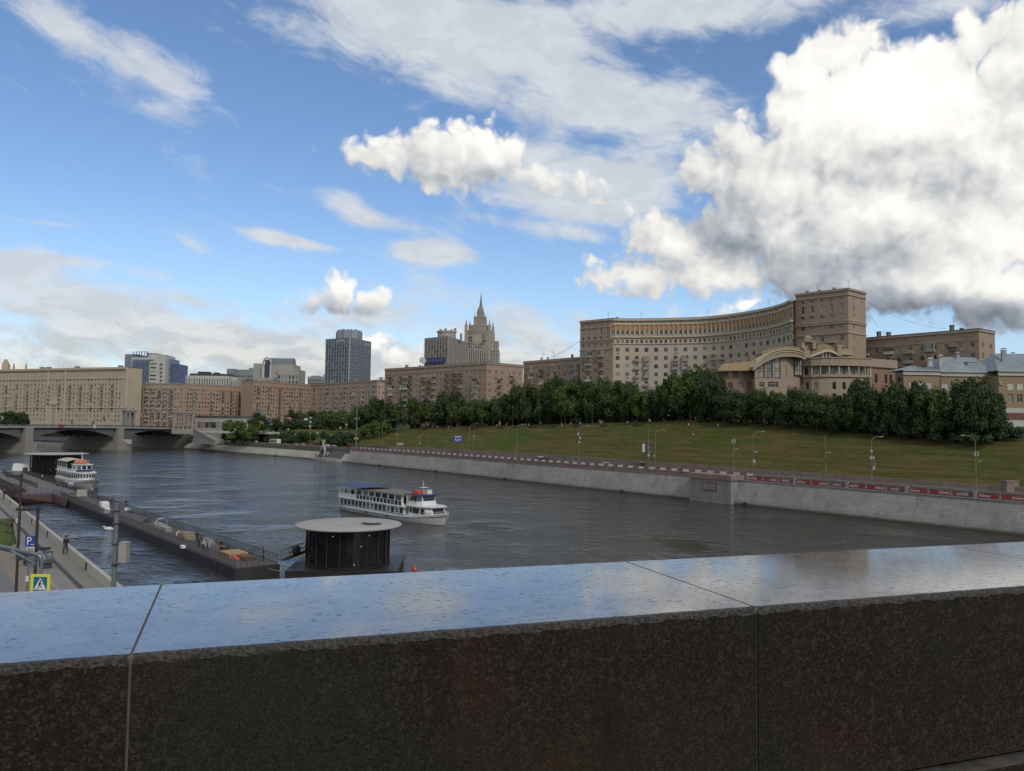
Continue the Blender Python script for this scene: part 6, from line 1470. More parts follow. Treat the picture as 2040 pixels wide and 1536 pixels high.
LP=[(709.3,774,0,'tall lighting mast at the left end of the slope, highest of the embankment lamps',[(-.8,14.5,.8,.5,''),(.9,14.5,.8,.5,''),(0,5,2.2,.7,'')]),(761,848,4.5,'first curved-arm street lamp right of the tall mast',[]),(790,856,0,'thin post with a small square sign below the crest shrubs',[(0,7.4,.5,.7,''),(1.5,3.3,2.6,1.,'')]),(835,868,0,'post with pale round camera domes left of the blue screen',[(0,7.0,.45,.5,''),(.4,4.5,.5,.5,'')]),(851,868,0,'plain dark thin post left of the blue screen',[(0,5,.6,.25,'d')]),(934,852,2.6,'curved-arm street lamp just right of the blue screen',[]),(943,861,0,'thin post with a small white box right of the blue screen',[(0,8.,.4,.6,'')]),
 (1029,853,2.4,'curved-arm street lamp left of the white flatbed truck',[]),(1153,856,2.3,'street lamp hung with white camera boxes, between truck and white car',[(-.3,9.6,.5,.8,''),(.3,8.4,.6,.8,''),(.1,7.2,.6,.6,''),(-.2,5.2,.7,.25,'d')]),(1292,850,0,'thin tall post directly behind the dark information board',[(0,4.2,.5,.9,'')]),(1305,864,2.,'curved-arm street lamp right of the dark information board',[(-.3,4.3,.35,.5,'')]),(1461,872,0,'post with a pair of white antennas above the pier block',[(-.28,8.6,.25,1.0,''),(.28,8.6,.25,1.0,''),(.8,7.2,.9,.15,''),(0,4.9,.9,.2,'d')]),(1501,869,1.9,'curved-arm lamp at the left end of the red banners',[(.6,6.6,.8,.2,''),(.1,4.,.6,.8,'')]),
 (1645,866,0,'thin post with a tiny side lamp above the red banners',[(.6,7.2,.8,.15,''),(0,5.2,.6,.5,'d')]),(1737,879,1.7,'street lamp hung with several white boxes above the red banners',[(-.15,7.6,.4,.6,''),(-.25,6.2,.45,.55,''),(.3,6.2,.4,.55,''),(.5,5.1,.5,.15,''),(.3,4.,.45,.75,'')]),(1945,880,-2.,'right-most street lamp with a pair of white antennas',[(-.25,7.6,.22,.9,''),(.25,7.6,.22,.9,''),(.7,6.6,.6,.12,''),(0,4.2,.8,.2,'d')])]
for px,yt,arm,lab,ex_ in LP:
    s=s_of_px(px,3.9,RZ+.14); p=bank(s,3.9,RZ+.14); zt_=at(px,yt,Y=p.y).z
    lamp(p,zt_ if arm<=0 else zt_,abs(arm),lab,ex_,.12 if px!=709.3 else .28,dirx=1 if arm>=0 else -1)
for k,(px,yt) in enumerate(((803,829),(826,826),(870,823),(910,821),(1021,811),(1075,807),(1126,808),(1180,808))):
    s=s_of_px(px,50,19); p=bank(s,50,groundz(s,50)); lamp(p,at(px,yt,Y=p.y).z,0,'%s slim park lamp from the left along the path on the slope crest'%ORD[k],[(0,at(px,yt,Y=p.y).z-p.z-.1,.7,.3,'')],.09,'park lamps on the crest path',name='park_lamp')
# poles near the junction at left
for px,yt,Y,zb_,lab in ((505,810,500,6.,'thin tall pole above the parked white car near the underpass'),(544,860,480,6,'short post with a round sign left of the bus'),(574,855,470,6,'thin post below the pink billboard'),(589,866,460,6,'post with a small square sign left of the ramp'),(618,832,450,6,'post carrying three white sign plates left of the ramp'),(632,862,445,6,'post with a round white sign at the ramp foot'),(648,866,440,6,'small white square sign post on the ramp verge'),(678,852,432,6,'thin lamp post left of the ramp shrubs'),(690,846,428,6,'double post between ramp and slope'),(659,838,520,15.5,'park lamp at the upper end of the ramp')):
    p=at(px,870,Y=Y); p.z=zb_; h=at(px,yt,Y=Y).z-zb_
    lamp(p,zb_+h,0,lab,[(0,h-.6,1.1,1.1,'')]+([(0,h-3.2,1.2,1.2,''),(-.2,h-5.5,1.3,1.3,'')] if px==618 else []),.11,'posts around the road junction',name='sign_post')
# ---------------------------------------------------------------- signs and boards
scr=M('blue_screen',(.035,.04,.30),(.03,.03,.24),.4,.3)
s=s_of_px(912,22.8,8); p=bank(s,22.8,RZ+.14); a=at(904.5,881,Y=p.y);c=at(921,868,Y=p.y)
t=thing('information_screen','blue electronic information screen on a dark post beside the road','information board',tuple(p)); mb=MB(); mb.bx(p.x-.22,p.x+.22,p.y-.1,p.y+.15,p.z,a.z); mb.build('post',darkmetal,t); mb=MB(); mb.bx(a.x,c.x,a.y-.25,a.y+.25,a.z,c.z); mb.build('screen',[scr],t); mb=MB(); w_=c.x-a.x
for u0,u1,v0,v1 in ((.08,.92,.82,.92),(.4,.6,.66,.72),(.15,.25,.3,.6),(.15,.4,.25,.32),(.42,.58,.3,.52),(.68,.88,.4,.5),(.72,.86,.26,.34),(.4,.6,.06,.12)): mb.bx(a.x+w_*u0,a.x+w_*u1,a.y-.27,a.y-.252,a.z+(c.z-a.z)*v0,a.z+(c.z-a.z)*v1)
mb.build('screen_text',white_paint,t)
s=s_of_px(1287,22.8,8); p=bank(s,22.8,RZ+.14); a=at(1278.5,902,Y=p.y);c=at(1296,883,Y=p.y)
t=thing('information_board','dark information board with a pale panel on two legs beside the road','information board',tuple(p)); mb=MB(); mb.bx(a.x+.45,a.x+.75,p.y,p.y+.2,p.z,a.z); mb.bx(a.x+.95,a.x+1.3,p.y+.1,p.y+.3,p.z,a.z); mb.build('leg',darkmetal,t); mb=MB(); mb.bx(a.x,c.x,a.y-.2,a.y+.2,a.z,c.z); mb.build('panel',darkmetal,t); mb=MB(); mb.bx(a.x+.12,a.x+.95,a.y-.23,a.y-.203,a.z+.2,c.z-.2); mb.build('pale_panel',white_clad,t); mb=MB()
for k in range(6): mb.bx(c.x-.5-(k%2)*.5,c.x-.15-(k%3)*.2,a.y-.23,a.y-.203,a.z+.25+k*.38,a.z+.45+k*.38)
mb.build('dots',lamphead,t)
def board(name,label,cat,x0,x1,y0,y1,Y,zb_,mat,mk=None):
    a=at(x0,y1,Y=Y);c=at(x1,y0,Y=Y); t=thing(name,label,cat,((a.x+c.x)/2,Y,zb_)); mb=MB(); m_=(a.x+c.x)/2; mb.bx(m_-.25,m_+.25,Y,Y+.4,zb_,a.z); mb.build('post',darkmetal,t); mb=MB(); mb.bx(a.x,c.x,Y-.2,Y+.2,a.z,c.z); mb.build('board',mat,t)
    if mk: mk(a,c,t)
    return t
pinkad=M('pink_poster',(.62,.13,.19),(.55,.10,.16),.5,.6)
def mk(a,c,t):
    mb=MB(); w_=c.x-a.x;h_=c.z-a.z
    for u0,u1,v0,v1 in ((.0,.04,0,1),(.96,1,0,1),(.04,.96,.95,1),(.04,.96,0,.05),(.12,.5,.62,.72),(.12,.4,.42,.5),(.12,.46,.24,.3)): mb.bx(a.x+w_*u0,a.x+w_*u1,a.y-.23,a.y-.203,a.z+h_*v0,a.z+h_*v1)
    mb.build('poster_text',white_paint,t); mb=MB(); mb.poly([(a.x+w_*.55,a.y-.22,a.z+h_*.5),(a.x+w_*.92,a.y-.22,a.z+h_*.25),(a.x+w_*.92,a.y-.22,a.z+h_*.8)]); mb.build('poster_shape',M('poster_dark_red',(.35,.03,.06)),t)
board('billboard','pink and white advertising billboard on a dark post above the road junction','billboard',570,580.4,832,839.5,520,13,pinkad,mk)
roadsign=M('road_sign_green',(.10,.15,.15),(.08,.12,.12),.6,.6)
board('road_sign_gantry','large dull green-grey direction sign above the junction right of the shop arcade','road sign',509,524,817,827,500,13,roadsign)
board('road_sign','dark blue rounded road sign cluster at the roadside','road sign',531,541,833,843,500,13,M('road_sign_blue',(.05,.08,.17)),lambda a,c,t:[(lambda mb:(mb.bx(a.x+.5,c.x-.5,a.y-.23,a.y-.203,a.z+.6,a.z+.9),mb.bx(a.x+.9,c.x-.9,a.y-.23,a.y-.203,a.z+1.5,a.z+1.8),mb.build('sign_text',lamphead,t)))(MB())])
board('road_sign','small pale square sign board on the verge right of the junction','road sign',606,613,833,837.5,520,13,white_clad)
# ---------------------------------------------------------------- barriers and banners along the embankment road
bar_w=M('barrier_white',(.55,.55,.53),(.45,.45,.43),1.,.6); bar_r=M('barrier_red',(.17,.095,.08),(.145,.085,.075),1.,.6)
mbw=MB(); mbw.loft([[(-.95,-.3,0),(.95,-.3,0),(.95,.3,0),(-.95,.3,0)],[(-.95,-.28,.3),(.95,-.28,.3),(.95,.28,.3),(-.95,.28,.3)],[(-.93,-.12,.75),(.93,-.12,.75),(.93,.12,.75),(-.93,.12,.75)],[(-.9,-.1,1.3),(.9,-.1,1.3),(.9,.1,1.3),(-.9,.1,1.3)]])
mew=mbw.mesh('road_barrier',[bar_w]); mer=mbw.mesh('road_barrier',[bar_r]); s0_=s_of_px(1495,5.6,6.8); s1_=s_of_px(715,5.6,6.8); k=0; s=s0_
while s<s1_:
    p=bank(s,5.4,RZ+.142); o=bpy.data.objects.new('road_barrier',mew if k%2==0 else mer); COL.objects.link(o); o.location=p; nn_=bnorm(s); o.rotation_euler=(0,0,atan2(nn_.y,nn_.x)-pi/2)
    tag(o,('white' if k%2==0 else 'dull red')+' plastic road barrier block in the row behind the stone parapet','road barrier','%s road barriers behind the parapet'%('white' if k%2==0 else 'red')); s+=2.02; k+=1
redm=M('banner_red',(.30,.03,.045),(.25,.028,.04),.8,.7); redd=M('banner_dull_red',(.22,.06,.065),(.18,.05,.055),.8,.7); banw=M('banner_white',(.46,.44,.43),(.38,.37,.36),2.,.7)
rl_=thing('parapet_railing','iron railing with stone posts on the river wall at right, hung with red banners','railing',tuple(bank(950,SW,ZC)))
mb=MB(); po=MB(); s=s_lo-2.6; ends=[]
k=0; rb=random.Random(3)
while s>862:
    L=4.3; a=bank(s-.15,SW+.12,0);c=bank(s-L+.15,SW+.12,0)
    d=(c-a).normalized(); n_=int(L/.28)
    for j in range(n_): q=a+(c-a)*(j/n_); mb.beam(q,q+d*.05,ZC+.3,ZC+1.15,.05)
    mb.beam(a,c,ZC+1.15,ZC+1.25,.12); mb.beam(a,c,ZC+.24,ZC+.3,.1)
    if k%3==0: po.beam(bank(s+.35,SW+.12,0),bank(s-.3,SW+.12,0),ZC+.22,ZC+1.4,.5)
    ends.append((a,c,k)); s-=L; k+=1
mb.build('iron_bars',darkmetal,rl_); po.build('stone_post',concrete,rl_)
for a,c,k in ends:
    if k>17: continue
    lab='%s red banner with white lettering from the left along the river wall railing'%ORD[k]
    t=thing('railing_banner',lab,'banner',((a.x+c.x)/2,(a.y+c.y)/2,ZC+.3),0,'red banners hung on the railing')
    m_=redm if k%3!=2 else redd; mb=MB(); d=(c-a); mb.beam(a+d*.02,c-d*.02,ZC+.34,ZC+1.14,.03,0,.1); mb.build('cloth',m_,t)
    mb=MB(); x=.12 if k%3==0 else (.45 if k%3==1 else .2); j=0
    while x<.9 and j<7:
        w_=rb.uniform(.035,.06); p=a+d*x; q=a+d*(x+w_); zz=ZC+.44+rb.uniform(0,.05); mb.beam(p,q,zz,zz+rb.uniform(.36,.44),.02,0,.135)
        if rb.random()<.6: mb.beam(p,q+d*.03,zz+.5,zz+.56,.02,0,.135)
        x+=w_+.025; j+=1
        if k%3==1 and j==3: x+=.0
    mb.build('lettering',banw,t)
# service box at far right
s=s_of_px(2014,24.2,8); p=bank(s,24.,7.0); mb=MB(); mb.bx(p.x-1.3,p.x+1.3,p.y-.8,p.y+.8,p.z-1,p.z+1.2); mb.bx(p.x-1.4,p.x+1.4,p.y-.9,p.y+.9,p.z+1.2,p.z+1.36); tag(mb.build('stone_box',pink),'squat pinkish stone block with a cap on the wall below the fence, right edge','stone block')
# ---------------------------------------------------------------- people (continuous skinned bodies)
skin=M('skin',(.42,.26,.19),(.38,.23,.17),3.,.6); hairm=M('hair',(.03,.022,.018),(.05,.035,.025),4.,.7)
def cloth(n,c): return M('cloth_'+n,c,tuple(x*.75 for x in c),4.,.85)
CL={'black':cloth('black',(.014,.014,.016)),'navy':cloth('navy',(.02,.028,.05)),'grey':cloth('grey',(.14,.14,.15)),'white':cloth('white',(.55,.55,.53)),'blue':cloth('blue',(.05,.09,.2)),'beige':cloth('beige',(.32,.27,.2)),'red':cloth('red',(.35,.05,.05)),'denim':cloth('denim',(.05,.07,.11)),'brown':cloth('brown',(.07,.045,.03)),'pale':cloth('pale',(.36,.38,.42))}
def body_mesh(pose):
    # joints: local x to the right, y forward is -y (faces -y)
    J={}; 
    if pose=='walk': L=dict(hipL=(.09,0,.93),kneeL=(.10,-.16,.50),ankL=(.10,-.12,.09),toeL=(.11,-.30,.035),hipR=(-.09,0,.93),kneeR=(-.10,.06,.49),ankR=(-.10,.26,.12),toeR=(-.11,.12,.03),elL=(.225,.10,1.14),haL=(.205,-.02,.88),elR=(-.225,-.06,1.14),haR=(-.20,-.20,.92))
    elif pose=='stand': L=dict(hipL=(.10,0,.93),kneeL=(.11,-.02,.50),ankL=(.12,.01,.09),toeL=(.14,-.16,.03),hipR=(-.10,0,.93),kneeR=(-.11,-.02,.50),ankR=(-.12,.01,.09),toeR=(-.14,-.16,.03),elL=(.23,.03,1.15),haL=(.205,-.06,.88),elR=(-.23,.03,1.15),haR=(-.20,-.08,.89))
    elif pose=='bend': L=dict(hipL=(.10,.06,.90),kneeL=(.12,-.08,.50),ankL=(.12,.04,.09),toeL=(.14,-.13,.03),hipR=(-.10,.06,.90),kneeR=(-.12,-.08,.50),ankR=(-.12,.04,.09),toeR=(-.14,-.13,.03),elL=(.24,-.42,.95),haL=(.16,-.55,.74),elR=(-.24,-.42,.95),haR=(-.16,-.55,.74))
    else: L=dict(hipL=(.10,0,.46),kneeL=(.11,-.42,.48),ankL=(.12,-.42,.09),toeL=(.14,-.58,.04),hipR=(-.10,0,.46),kneeR=(-.11,-.42,.48),ankR=(-.12,-.42,.09),toeR=(-.14,-.58,.04),elL=(.26,-.05,.70),haL=(.16,-.30,.58),elR=(-.26,-.05,.70),haR=(-.16,-.30,.58))
    dz=0 if pose!='sit' else -.47; lean=.0 if pose!='bend' else 1
    def T(x,y,z):
        if lean and z>.95: h=z-.95; return (x,y-h*.75+.06,.95+h*.66)
        return (x,y,z+dz)
    tor=[('pel',T(0,0,.95),.135),('waist',T(0,.01,1.10),.125),('chest',T(0,0,1.30),.155),('neckb',T(0,.01,1.47),.075),('neck',T(0,0,1.54),.055)]
    names=[];V=[];R=[];E=[]
    def add(n,p,r,par=None):
        names.append(n);V.append(p);R.append(r)
        if par is not None: E.append((names.index(par),len(V)-1))
    for k,(n,p,r) in enumerate(tor): add(n,p,r,tor[k-1][0] if k else None)
    add('head0',T(0,-.02,1.62),.085,'neck'); add('head1',T(0,-.03,1.70),.10,'head0'); add('head2',T(0,-.01,1.77),.07,'head1')
    for s in 'LR':
        sx=1 if s=='L' else -1
        add('sh'+s,T(.19*sx,0,1.43),.07,'chest'); add('el'+s,L['el'+s],.048,'sh'+s); add('wr'+s,tuple(Vector(L['el'+s]).lerp(Vector(L['ha'+s]),.85)),.032,'el'+s); add('ha'+s,tuple(Vector(L['el'+s]).lerp(Vector(L['ha'+s]),1.2)),.036,'wr'+s)
        add('hip'+s,L['hip'+s],.10,'pel'); add('kn'+s,L['knee'+s],.068,'hip'+s); add('an'+s,L['ank'+s],.045,'kn'+s); add('toe'+s,L['toe'+s],.035,'an'+s)
    me=bpy.data.meshes.new('b'); me.from_pydata(V,E,[]); o=bpy.data.objects.new('b',me); COL.objects.link(o)
    m=o.modifiers.new('s','SKIN'); o.modifiers.new('u','SUBSURF').levels=1
    for k,sv in enumerate(me.skin_vertices[0].data): sv.radius=(R[k],R[k]*(.72 if names[k] in ('chest','waist') else 1)); sv.use_root=(k==0)
    dg=bpy.context.evaluated_depsgraph_get(); dg.update(); out=bpy.data.meshes.new_from_object(o.evaluated_get(dg)); COL.objects.unlink(o); bpy.data.objects.remove(o)
    out.materials.clear()
    for q in (CL['black'],CL['navy'],skin,CL['brown']): out.materials.append(q)
    nv=Vector(T(0,0,1.5)); hands=[Vector(L['haL']),Vector(L['haR'])]; hipz=.93 if pose!='sit' else .5
    for p in out.polygons:
        c=p.center
        if (c-Vector(T(0,0,1.68))).length<.17 and (c.z>nv.z or lean): p.material_index=2
        elif min((c-h).length for h in hands)<.11: p.material_index=2
        elif c.z<.075: p.material_index=3
        elif (c.z<hipz and abs(c.x)<.21 and not (lean and c.y<-.25)) : p.material_index=1
        else: p.material_index=0
        p.use_smooth=True
    out.name='person'
    hb=MB(); hc=Vector(T(0,.015,1.74)); hb.lathe([(.02,-.13),(.085,-.11),(.115,-.03),(.108,.04),(.07,.085),(.01,.10)],tuple(hc),10); hm=hb.mesh('hair',[hairm],True)
    return out,hm
POSE={k:body_mesh(k) for k in ('walk','stand','bend','sit')}
def person(loc,rz,pose,top,leg,label,group=None,h=1.75):
    bm_,hm=POSE[pose]; o=bpy.data.objects.new('person',bm_); COL.objects.link(o); o.location=loc; o.rotation_euler=(0,0,rz); k=h/1.82; o.scale=(k,k,k)
    for i,c in ((0,CL[top]),(1,CL[leg])): o.material_slots[i].link='OBJECT'; o.material_slots[i].material=c
    x=bpy.data.objects.new('hair',hm); COL.objects.link(x); x.parent=o
    return tag(o,label,'person',group)
# ---------------------------------------------------------------- boats
bwhite=M('boat_white',(.62,.63,.62),(.54,.55,.55),.8,.4,streak=.15); bblue=M('boat_blue',(.02,.032,.12),(.018,.025,.09),1.,.4); bred=M('boat_red_bottom',(.13,.045,.032),(.10,.035,.03),.8,.6); bglass=glassmat('boat_glass',(.02,.024,.03),(.10,.12,.14),.75,.05); bgrey=M('boat_deck_grey',(.30,.31,.32),(.24,.25,.26),.7,.7); orange=M('life_ring_red',(.55,.07,.03),(.5,.06,.03),1.,.5); rope=M('rope',(.30,.24,.15),(.24,.19,.12),3.,.9); brown_roof=M('boat_roof_brown',(.16,.135,.115),(.13,.11,.095),.8,.7,streak=.3); canvas=M('canvas_cream',(.44,.40,.32),(.38,.345,.28),1.,.8); navycanvas=M('canvas_navy',(.05,.07,.17),(.04,.055,.13),1.,.7)
def hull_rings(L,Bm,zs,bowrake=2.2,sheer=.9):
    rings=[]
    for k in range(25):
        t=k/24; x=-L/2+L*t; w=Bm/2*(1-max(0,(t-.72)/.28)**2.1)*(1-.10*max(0,(.12-t)/.12))
        if k==24: w=.06
        sh=sheer*max(0,(t-.6)/.4)**2; pts=[]
        for z,kf in zs:
            fx=bowrake*max(0,(t-.7)/.3)*(z/2.)
            pts.append((x+fx,w*kf,z+ (sh if z>.4 else 0)))
        rings.append([(p[0],-p[1],p[2]) for p in pts[::-1]]+pts)
    return rings
def winbox(mb,x,y,z,w,h,side,mg=1,mf=0):
    # window on a cabin side: glass set 15 mm proud inside a raised frame
    s_=side; mb.bx(x-w/2,x+w/2,min(y,y+s_*.02),max(y,y+s_*.02),z,z+h,mg)
def winpart(nm,x,y,z,w,h,side):
    mb=MB(); winbox(mb,x,y,z,w,h,side); mb.build(nm,[bwhite,bglass],t,local=True)
def wpoly(nm,pts):
    mb=MB(); mb.poly(pts,1); mb.build(nm,[bwhite,bglass],t,local=True)
def wbx(nm,*a):
    mb=MB(); mb.bx(*a,1); mb.build(nm,[bwhite,bglass],t,local=True)
t=thing('river_boat','white two-deck passenger boat with blue trim cruising in mid river, passengers on its stern','passenger boat',tuple(at(783,1030,z=0)))
b0=at(889,1047,z=0); s0=at(697,1013,z=0); hd=(b0-s0).normalized(); ctr=(b0+s0)/2; LB_=(b0-s0).length*1.02
t.location=ctr; t.rotation_euler=(0,0,atan2(hd.y,hd.x)); 
LF=LB_-1.5; Bm=6.4
mb=MB(); R=hull_rings(LF,Bm,[(-.6,.72),(.05,.93),(.55,1.),(.75,1.02),(1.05,1.02),(1.3,1.)]); n2_=len(R[0])
def hm_(a,q):
    k=min(q,n2_-2-q); k=5-k if q<6 else q-5
    qq=q if q<n2_/2 else n2_-2-q    # 0 top .. 5 bottom
    return {0:1,1:1,2:1,3:3,4:2,5:2}.get(qq,2)
R=hull_rings(LF,Bm,[(-.6,.70),(.02,.92),(.42,.99),(.62,1.02),(.78,1.0),(1.25,1.)])
def hm2(a,q):
    # ring runs starboard top -> keel -> port top
    qq=q if q<6 else (10-q)
    return [0,1,0,0,2,2][max(0,min(5,qq))]
mb.loft(R,lambda a,q: hm2(a,q)); mb.build('hull',[bwhite,bblue,bred],t,True,True)
X0,X1=-LF/2+.6,LF*.235
cab=MB(); cab.bx(X0,X1,-Bm/2+.18,Bm/2-.18,1.0,2.62,0); cab.bx(X0-.4,X1+.6,-Bm/2-.02,Bm/2+.02,2.62,2.78,0); cab.bx(X0-.3,X1+.5,-Bm/2-.03,Bm/2+.03,1.25,1.31,1); cab.build('lower_cabin',[bwhite,bblue],t,local=True)
wn=MB(); 
nW=16
for k in range(nW):
    x=X0+1.0+(X1-X0-1.8)*k/(nW-1); kind=k%5
    for sd in (-1,1):
        y=sd*(Bm/2-.18)
        if k in (8,12,14): winpart('lower_window',x,y,1.52,1.0,.32,sd); winpart('lower_window',x,y,1.98,1.0,.32,sd)
        else: winpart('lower_window',x,y,1.4,1.12,1.05,sd)
U0,U1=X0+6.6,X1-1.0
up=MB(); up.bx(U0,U1,-Bm/2+.35,Bm/2-.35,2.78,4.75,0); up.build('upper_cabin',bwhite,t,local=True)
wn=MB()
for k in range(13):
    x=U0+.6+(U1-U0-1.2)*k/12
    for sd in (-1,1): winpart('upper_window',x,sd*(Bm/2-.35),2.84,1.0,.86,sd)
for k in range(7):
    x=U0+1.1+(U1-U0-2.2)*k/6
    for sd in (-1,1): winpart('upper_window',x,sd*(Bm/2-.35),3.8,1.9,.84,sd)
for yy in (-2,-.7,.7,2): wbx('upper_window',U1,U1+.02,yy-.45,yy+.45,3.2,4.4)
rf=MB(); rf.bx(U0-.3,U1+.5,-Bm/2+.1,Bm/2-.1,4.752,4.9,0); rf.build('upper_roof',brown_roof,t,local=True)
cn=MB(); xs_=[X0-.4,X0+1.5,U0-1.0,U0+3.2]
rings=[]
for k in range(9):
    y=-Bm/2+.1+(Bm-.2)*k/8; zz=5.35+.45*sin(pi*k/8); rings.append([(X0-.6,y,zz),(U0+4.2,y,zz-.05),(U0+4.2,y,zz-.13),(X0-.6,y,zz-.08)])
cn.loft(rings); cn.build('stern_canopy',navycanvas,t,local=True)
cp=MB()
for x in (X0-.4,X0+3,U0-.4):
    for y in (-Bm/2+.25,Bm/2-.25): cp.cyl((x,y,2.7),(x,y,5.4),.04,.04,5)
cp.build('canopy_post',bwhite,t,local=True)
rl=MB(); 
for y in (-Bm/2+.15,Bm/2-.15):
    for z in (3.0,3.3,3.65): rl.cyl((X0-.3,y,z),(U0,y,z),.03,.03,4)
    for k in range(16): x=X0-.3+(U0-X0+.3)*k/15; rl.bx(x-.15,x+.15,y-.02,y+.02,2.78,3.6)
rl.build('stern_railing',bwhite,t,local=True)
# front saloon, wheelhouse
F0_,F1_=X1+1.3,LF*.43
fs=MB(); fs.loft([[(F0_,-2.75,1.25),(F0_,2.75,1.25),(F0_,2.75,3.0),(F0_,-2.75,3.0)],[(F0_+3.2,-2.6,1.35),(F0_+3.2,2.6,1.35),(F0_+3.2,2.5,3.0),(F0_+3.2,-2.5,3.0)],[(F1_+.9,-1.55,1.6),(F1_+.9,1.55,1.6),(F1_-.3,1.45,3.0),(F1_-.3,-1.45,3.0)]]); fs.build('front_saloon',bwhite,t,local=True)
fr_=MB(); fr_.loft([[(F0_-.7,-3.0,3.0),(F0_-.7,3.0,3.0),(F0_-.7,3.0,3.14),(F0_-.7,-3.0,3.14)],[(F0_+3.4,-2.85,3.0),(F0_+3.4,2.85,3.0),(F0_+3.4,2.85,3.14),(F0_+3.4,-2.85,3.14)],[(F1_+.5,-1.8,3.0),(F1_+.5,1.8,3.0),(F1_+.5,1.8,3.14),(F1_+.5,-1.8,3.14)]]); fr_.build('saloon_roof',bwhite,t,local=True)
wn=MB()
for sd in (-1,1):
    for x in (F0_+.6,F0_+1.7,F0_+2.75): wbx('saloon_window',x-.42,x+.42,sd*2.69-.05,sd*2.69+.05,1.85,2.75)
    a=Vector((F0_+3.5,sd*2.50,1.8));c=Vector((F1_+.35,sd*1.66,1.9)); a2=Vector((F0_+3.5,sd*2.46,2.75));c2=Vector((F1_-.05,sd*1.62,2.75)); o_=Vector((.03,sd*.09,0))
    q=lambda u,v:(a.lerp(c,u)).lerp(a2.lerp(c2,u),v)+o_
    pts=[q(.05,0),q(.42,0),q(.42,1),q(.05,1)]; wpoly('saloon_window',pts if sd<0 else pts[::-1])
wpoly('saloon_window',[(F1_+.72,-1.3,1.95),(F1_+.72,1.3,1.95),(F1_+.0,1.2,2.75),(F1_+.0,-1.2,2.75)])
wh=MB(); H0,H1=X1-.2,F0_+2.6
wh.loft([[(H0,-2.3,2.9),(H0,2.3,2.9),(H0,2.3,5.0),(H0,-2.3,5.0)],[(H1-.9,-2.1,2.9),(H1-.9,2.1,2.9),(H1-1.2,2.0,5.0),(H1-1.2,-2.,5.0)],[(H1+.3,-1.5,3.14),(H1+.3,1.5,3.14),(H1-.3,1.4,5.0),(H1-.3,-1.4,5.0)]]); wh.build('wheelhouse',bwhite,t,local=True)
wr=MB(); wr.bx(H0-.4,H1+.3,-2.4,2.4,5.0,5.16); wr.build('wheelhouse_roof',bblue,t,local=True)
wn=MB()
for sd in (-1,1):
    for x,w_ in ((H0+.7,.35),(H0+1.8,.55),(H0+2.7,.7)): wbx('wheelhouse_window',x-w_/2,x+w_/2,sd*2.17-.06,sd*2.17+.06,3.95,4.85)
    pts=[(H1-.75,sd*2.08,4.0),(H1-.02,sd*1.55,4.0),(H1-.2,sd*1.52,4.85),(H1-.95,sd*2.06,4.85)]; wpoly('wheelhouse_window',pts if sd<0 else pts[::-1])
wpoly('wheelhouse_window',[(H1+.08,-1.3,4.),(H1+.08,1.3,4.),(H1-.2,1.25,4.85),(H1-.2,-1.25,4.85)])
lr=MB(); 
for k in range(14):
    a0,a1=2*pi*k/14,2*pi*(k+1)/14; lr.cyl((H0+1.15+.33*cos(a0),-2.33,4.3+.33*sin(a0)),(H0+1.15+.33*cos(a1),-2.33,4.3+.33*sin(a1)),.07,.07,5)
lr.build('life_ring',darkmetal,t,local=True)
lr=MB(); lr.loft([[(H0+.2,-1.2,5.17),(H0+.2,0,5.17),(H0+.2,0,5.75),(H0+.2,-1.2,5.75)],[(H0+2.2,-1.2,5.17),(H0+2.2,0,5.17),(H0+2.2,0,5.75),(H0+2.2,-1.2,5.75)]]); lr.build('life_raft',orange,t,local=True)
ms=MB(); ms.cyl((H0+2.4,0,5.1),(H0+2.2,0,7.6),.09,.04,6); ms.bx(H0+1.9,H0+2.7,-.8,.8,6.3,6.38); ms.bx(H0+2.5,H0+3.2,.3,1.3,5.16,5.9); ms.build('mast',bwhite,t,local=True)
fd=MB()
for x in (-LF*.15,LF*.08): 
    for sd in (-1,1): fd=MB(); fd.lathe([(.25,-.1),(.42,-.08),(.42,.08),(.25,.1)],(x,sd*(Bm/2+.08),.55),10); fd.build('fender',blackish,t,local=True)
rl=MB()
for sd in (-1,1):
    pts=[(F0_+3.6,sd*2.5,2.0),(F1_+1.6,sd*1.35,2.3),(LF*.5+.6,sd*.1,2.55)]; rl.tube([Vector(p) for p in pts],.03,4)
    for p in pts: rl.cyl((p[0],p[1],1.3),p,.03,.03,4)
rl.build('bow_railing',bwhite,t,local=True)
bpm=Matrix.Translation(ctr)@Matrix.Rotation(atan2(hd.y,hd.x),4,'Z')
for k,(x,y,c,l) in enumerate(((X0+.6,-1.8,'black','passenger in black at the stern corner of the white boat'),(X0+1.6,-2.2,'red','passenger in dark red leaning on the stern rail of the white boat'),(X0+2.7,-1.4,'black','passenger in black under the navy canopy of the white boat'),(X0+3.8,-2.3,'brown','passenger in brown at the open deck rail of the white boat'),(X0+4.9,-1.6,'navy','passenger in navy nearest the cabin on the boat stern deck'))):
    person(bpm@Vector((x,y,2.78)),k*1.3,'stand',c,'navy',l,'passengers on the stern of the boat')
fo,N,p=newmat('wake_foam'); g=N.n('ShaderNodeNewGeometry').outputs['Position']; p.inputs['Base Color'].default_value=(.5,.52,.52,1); p.inputs['Roughness'].default_value=.8
uvn=N.n('ShaderNodeSeparateXYZ',i={0:N.n('ShaderNodeUVMap').outputs[0]})
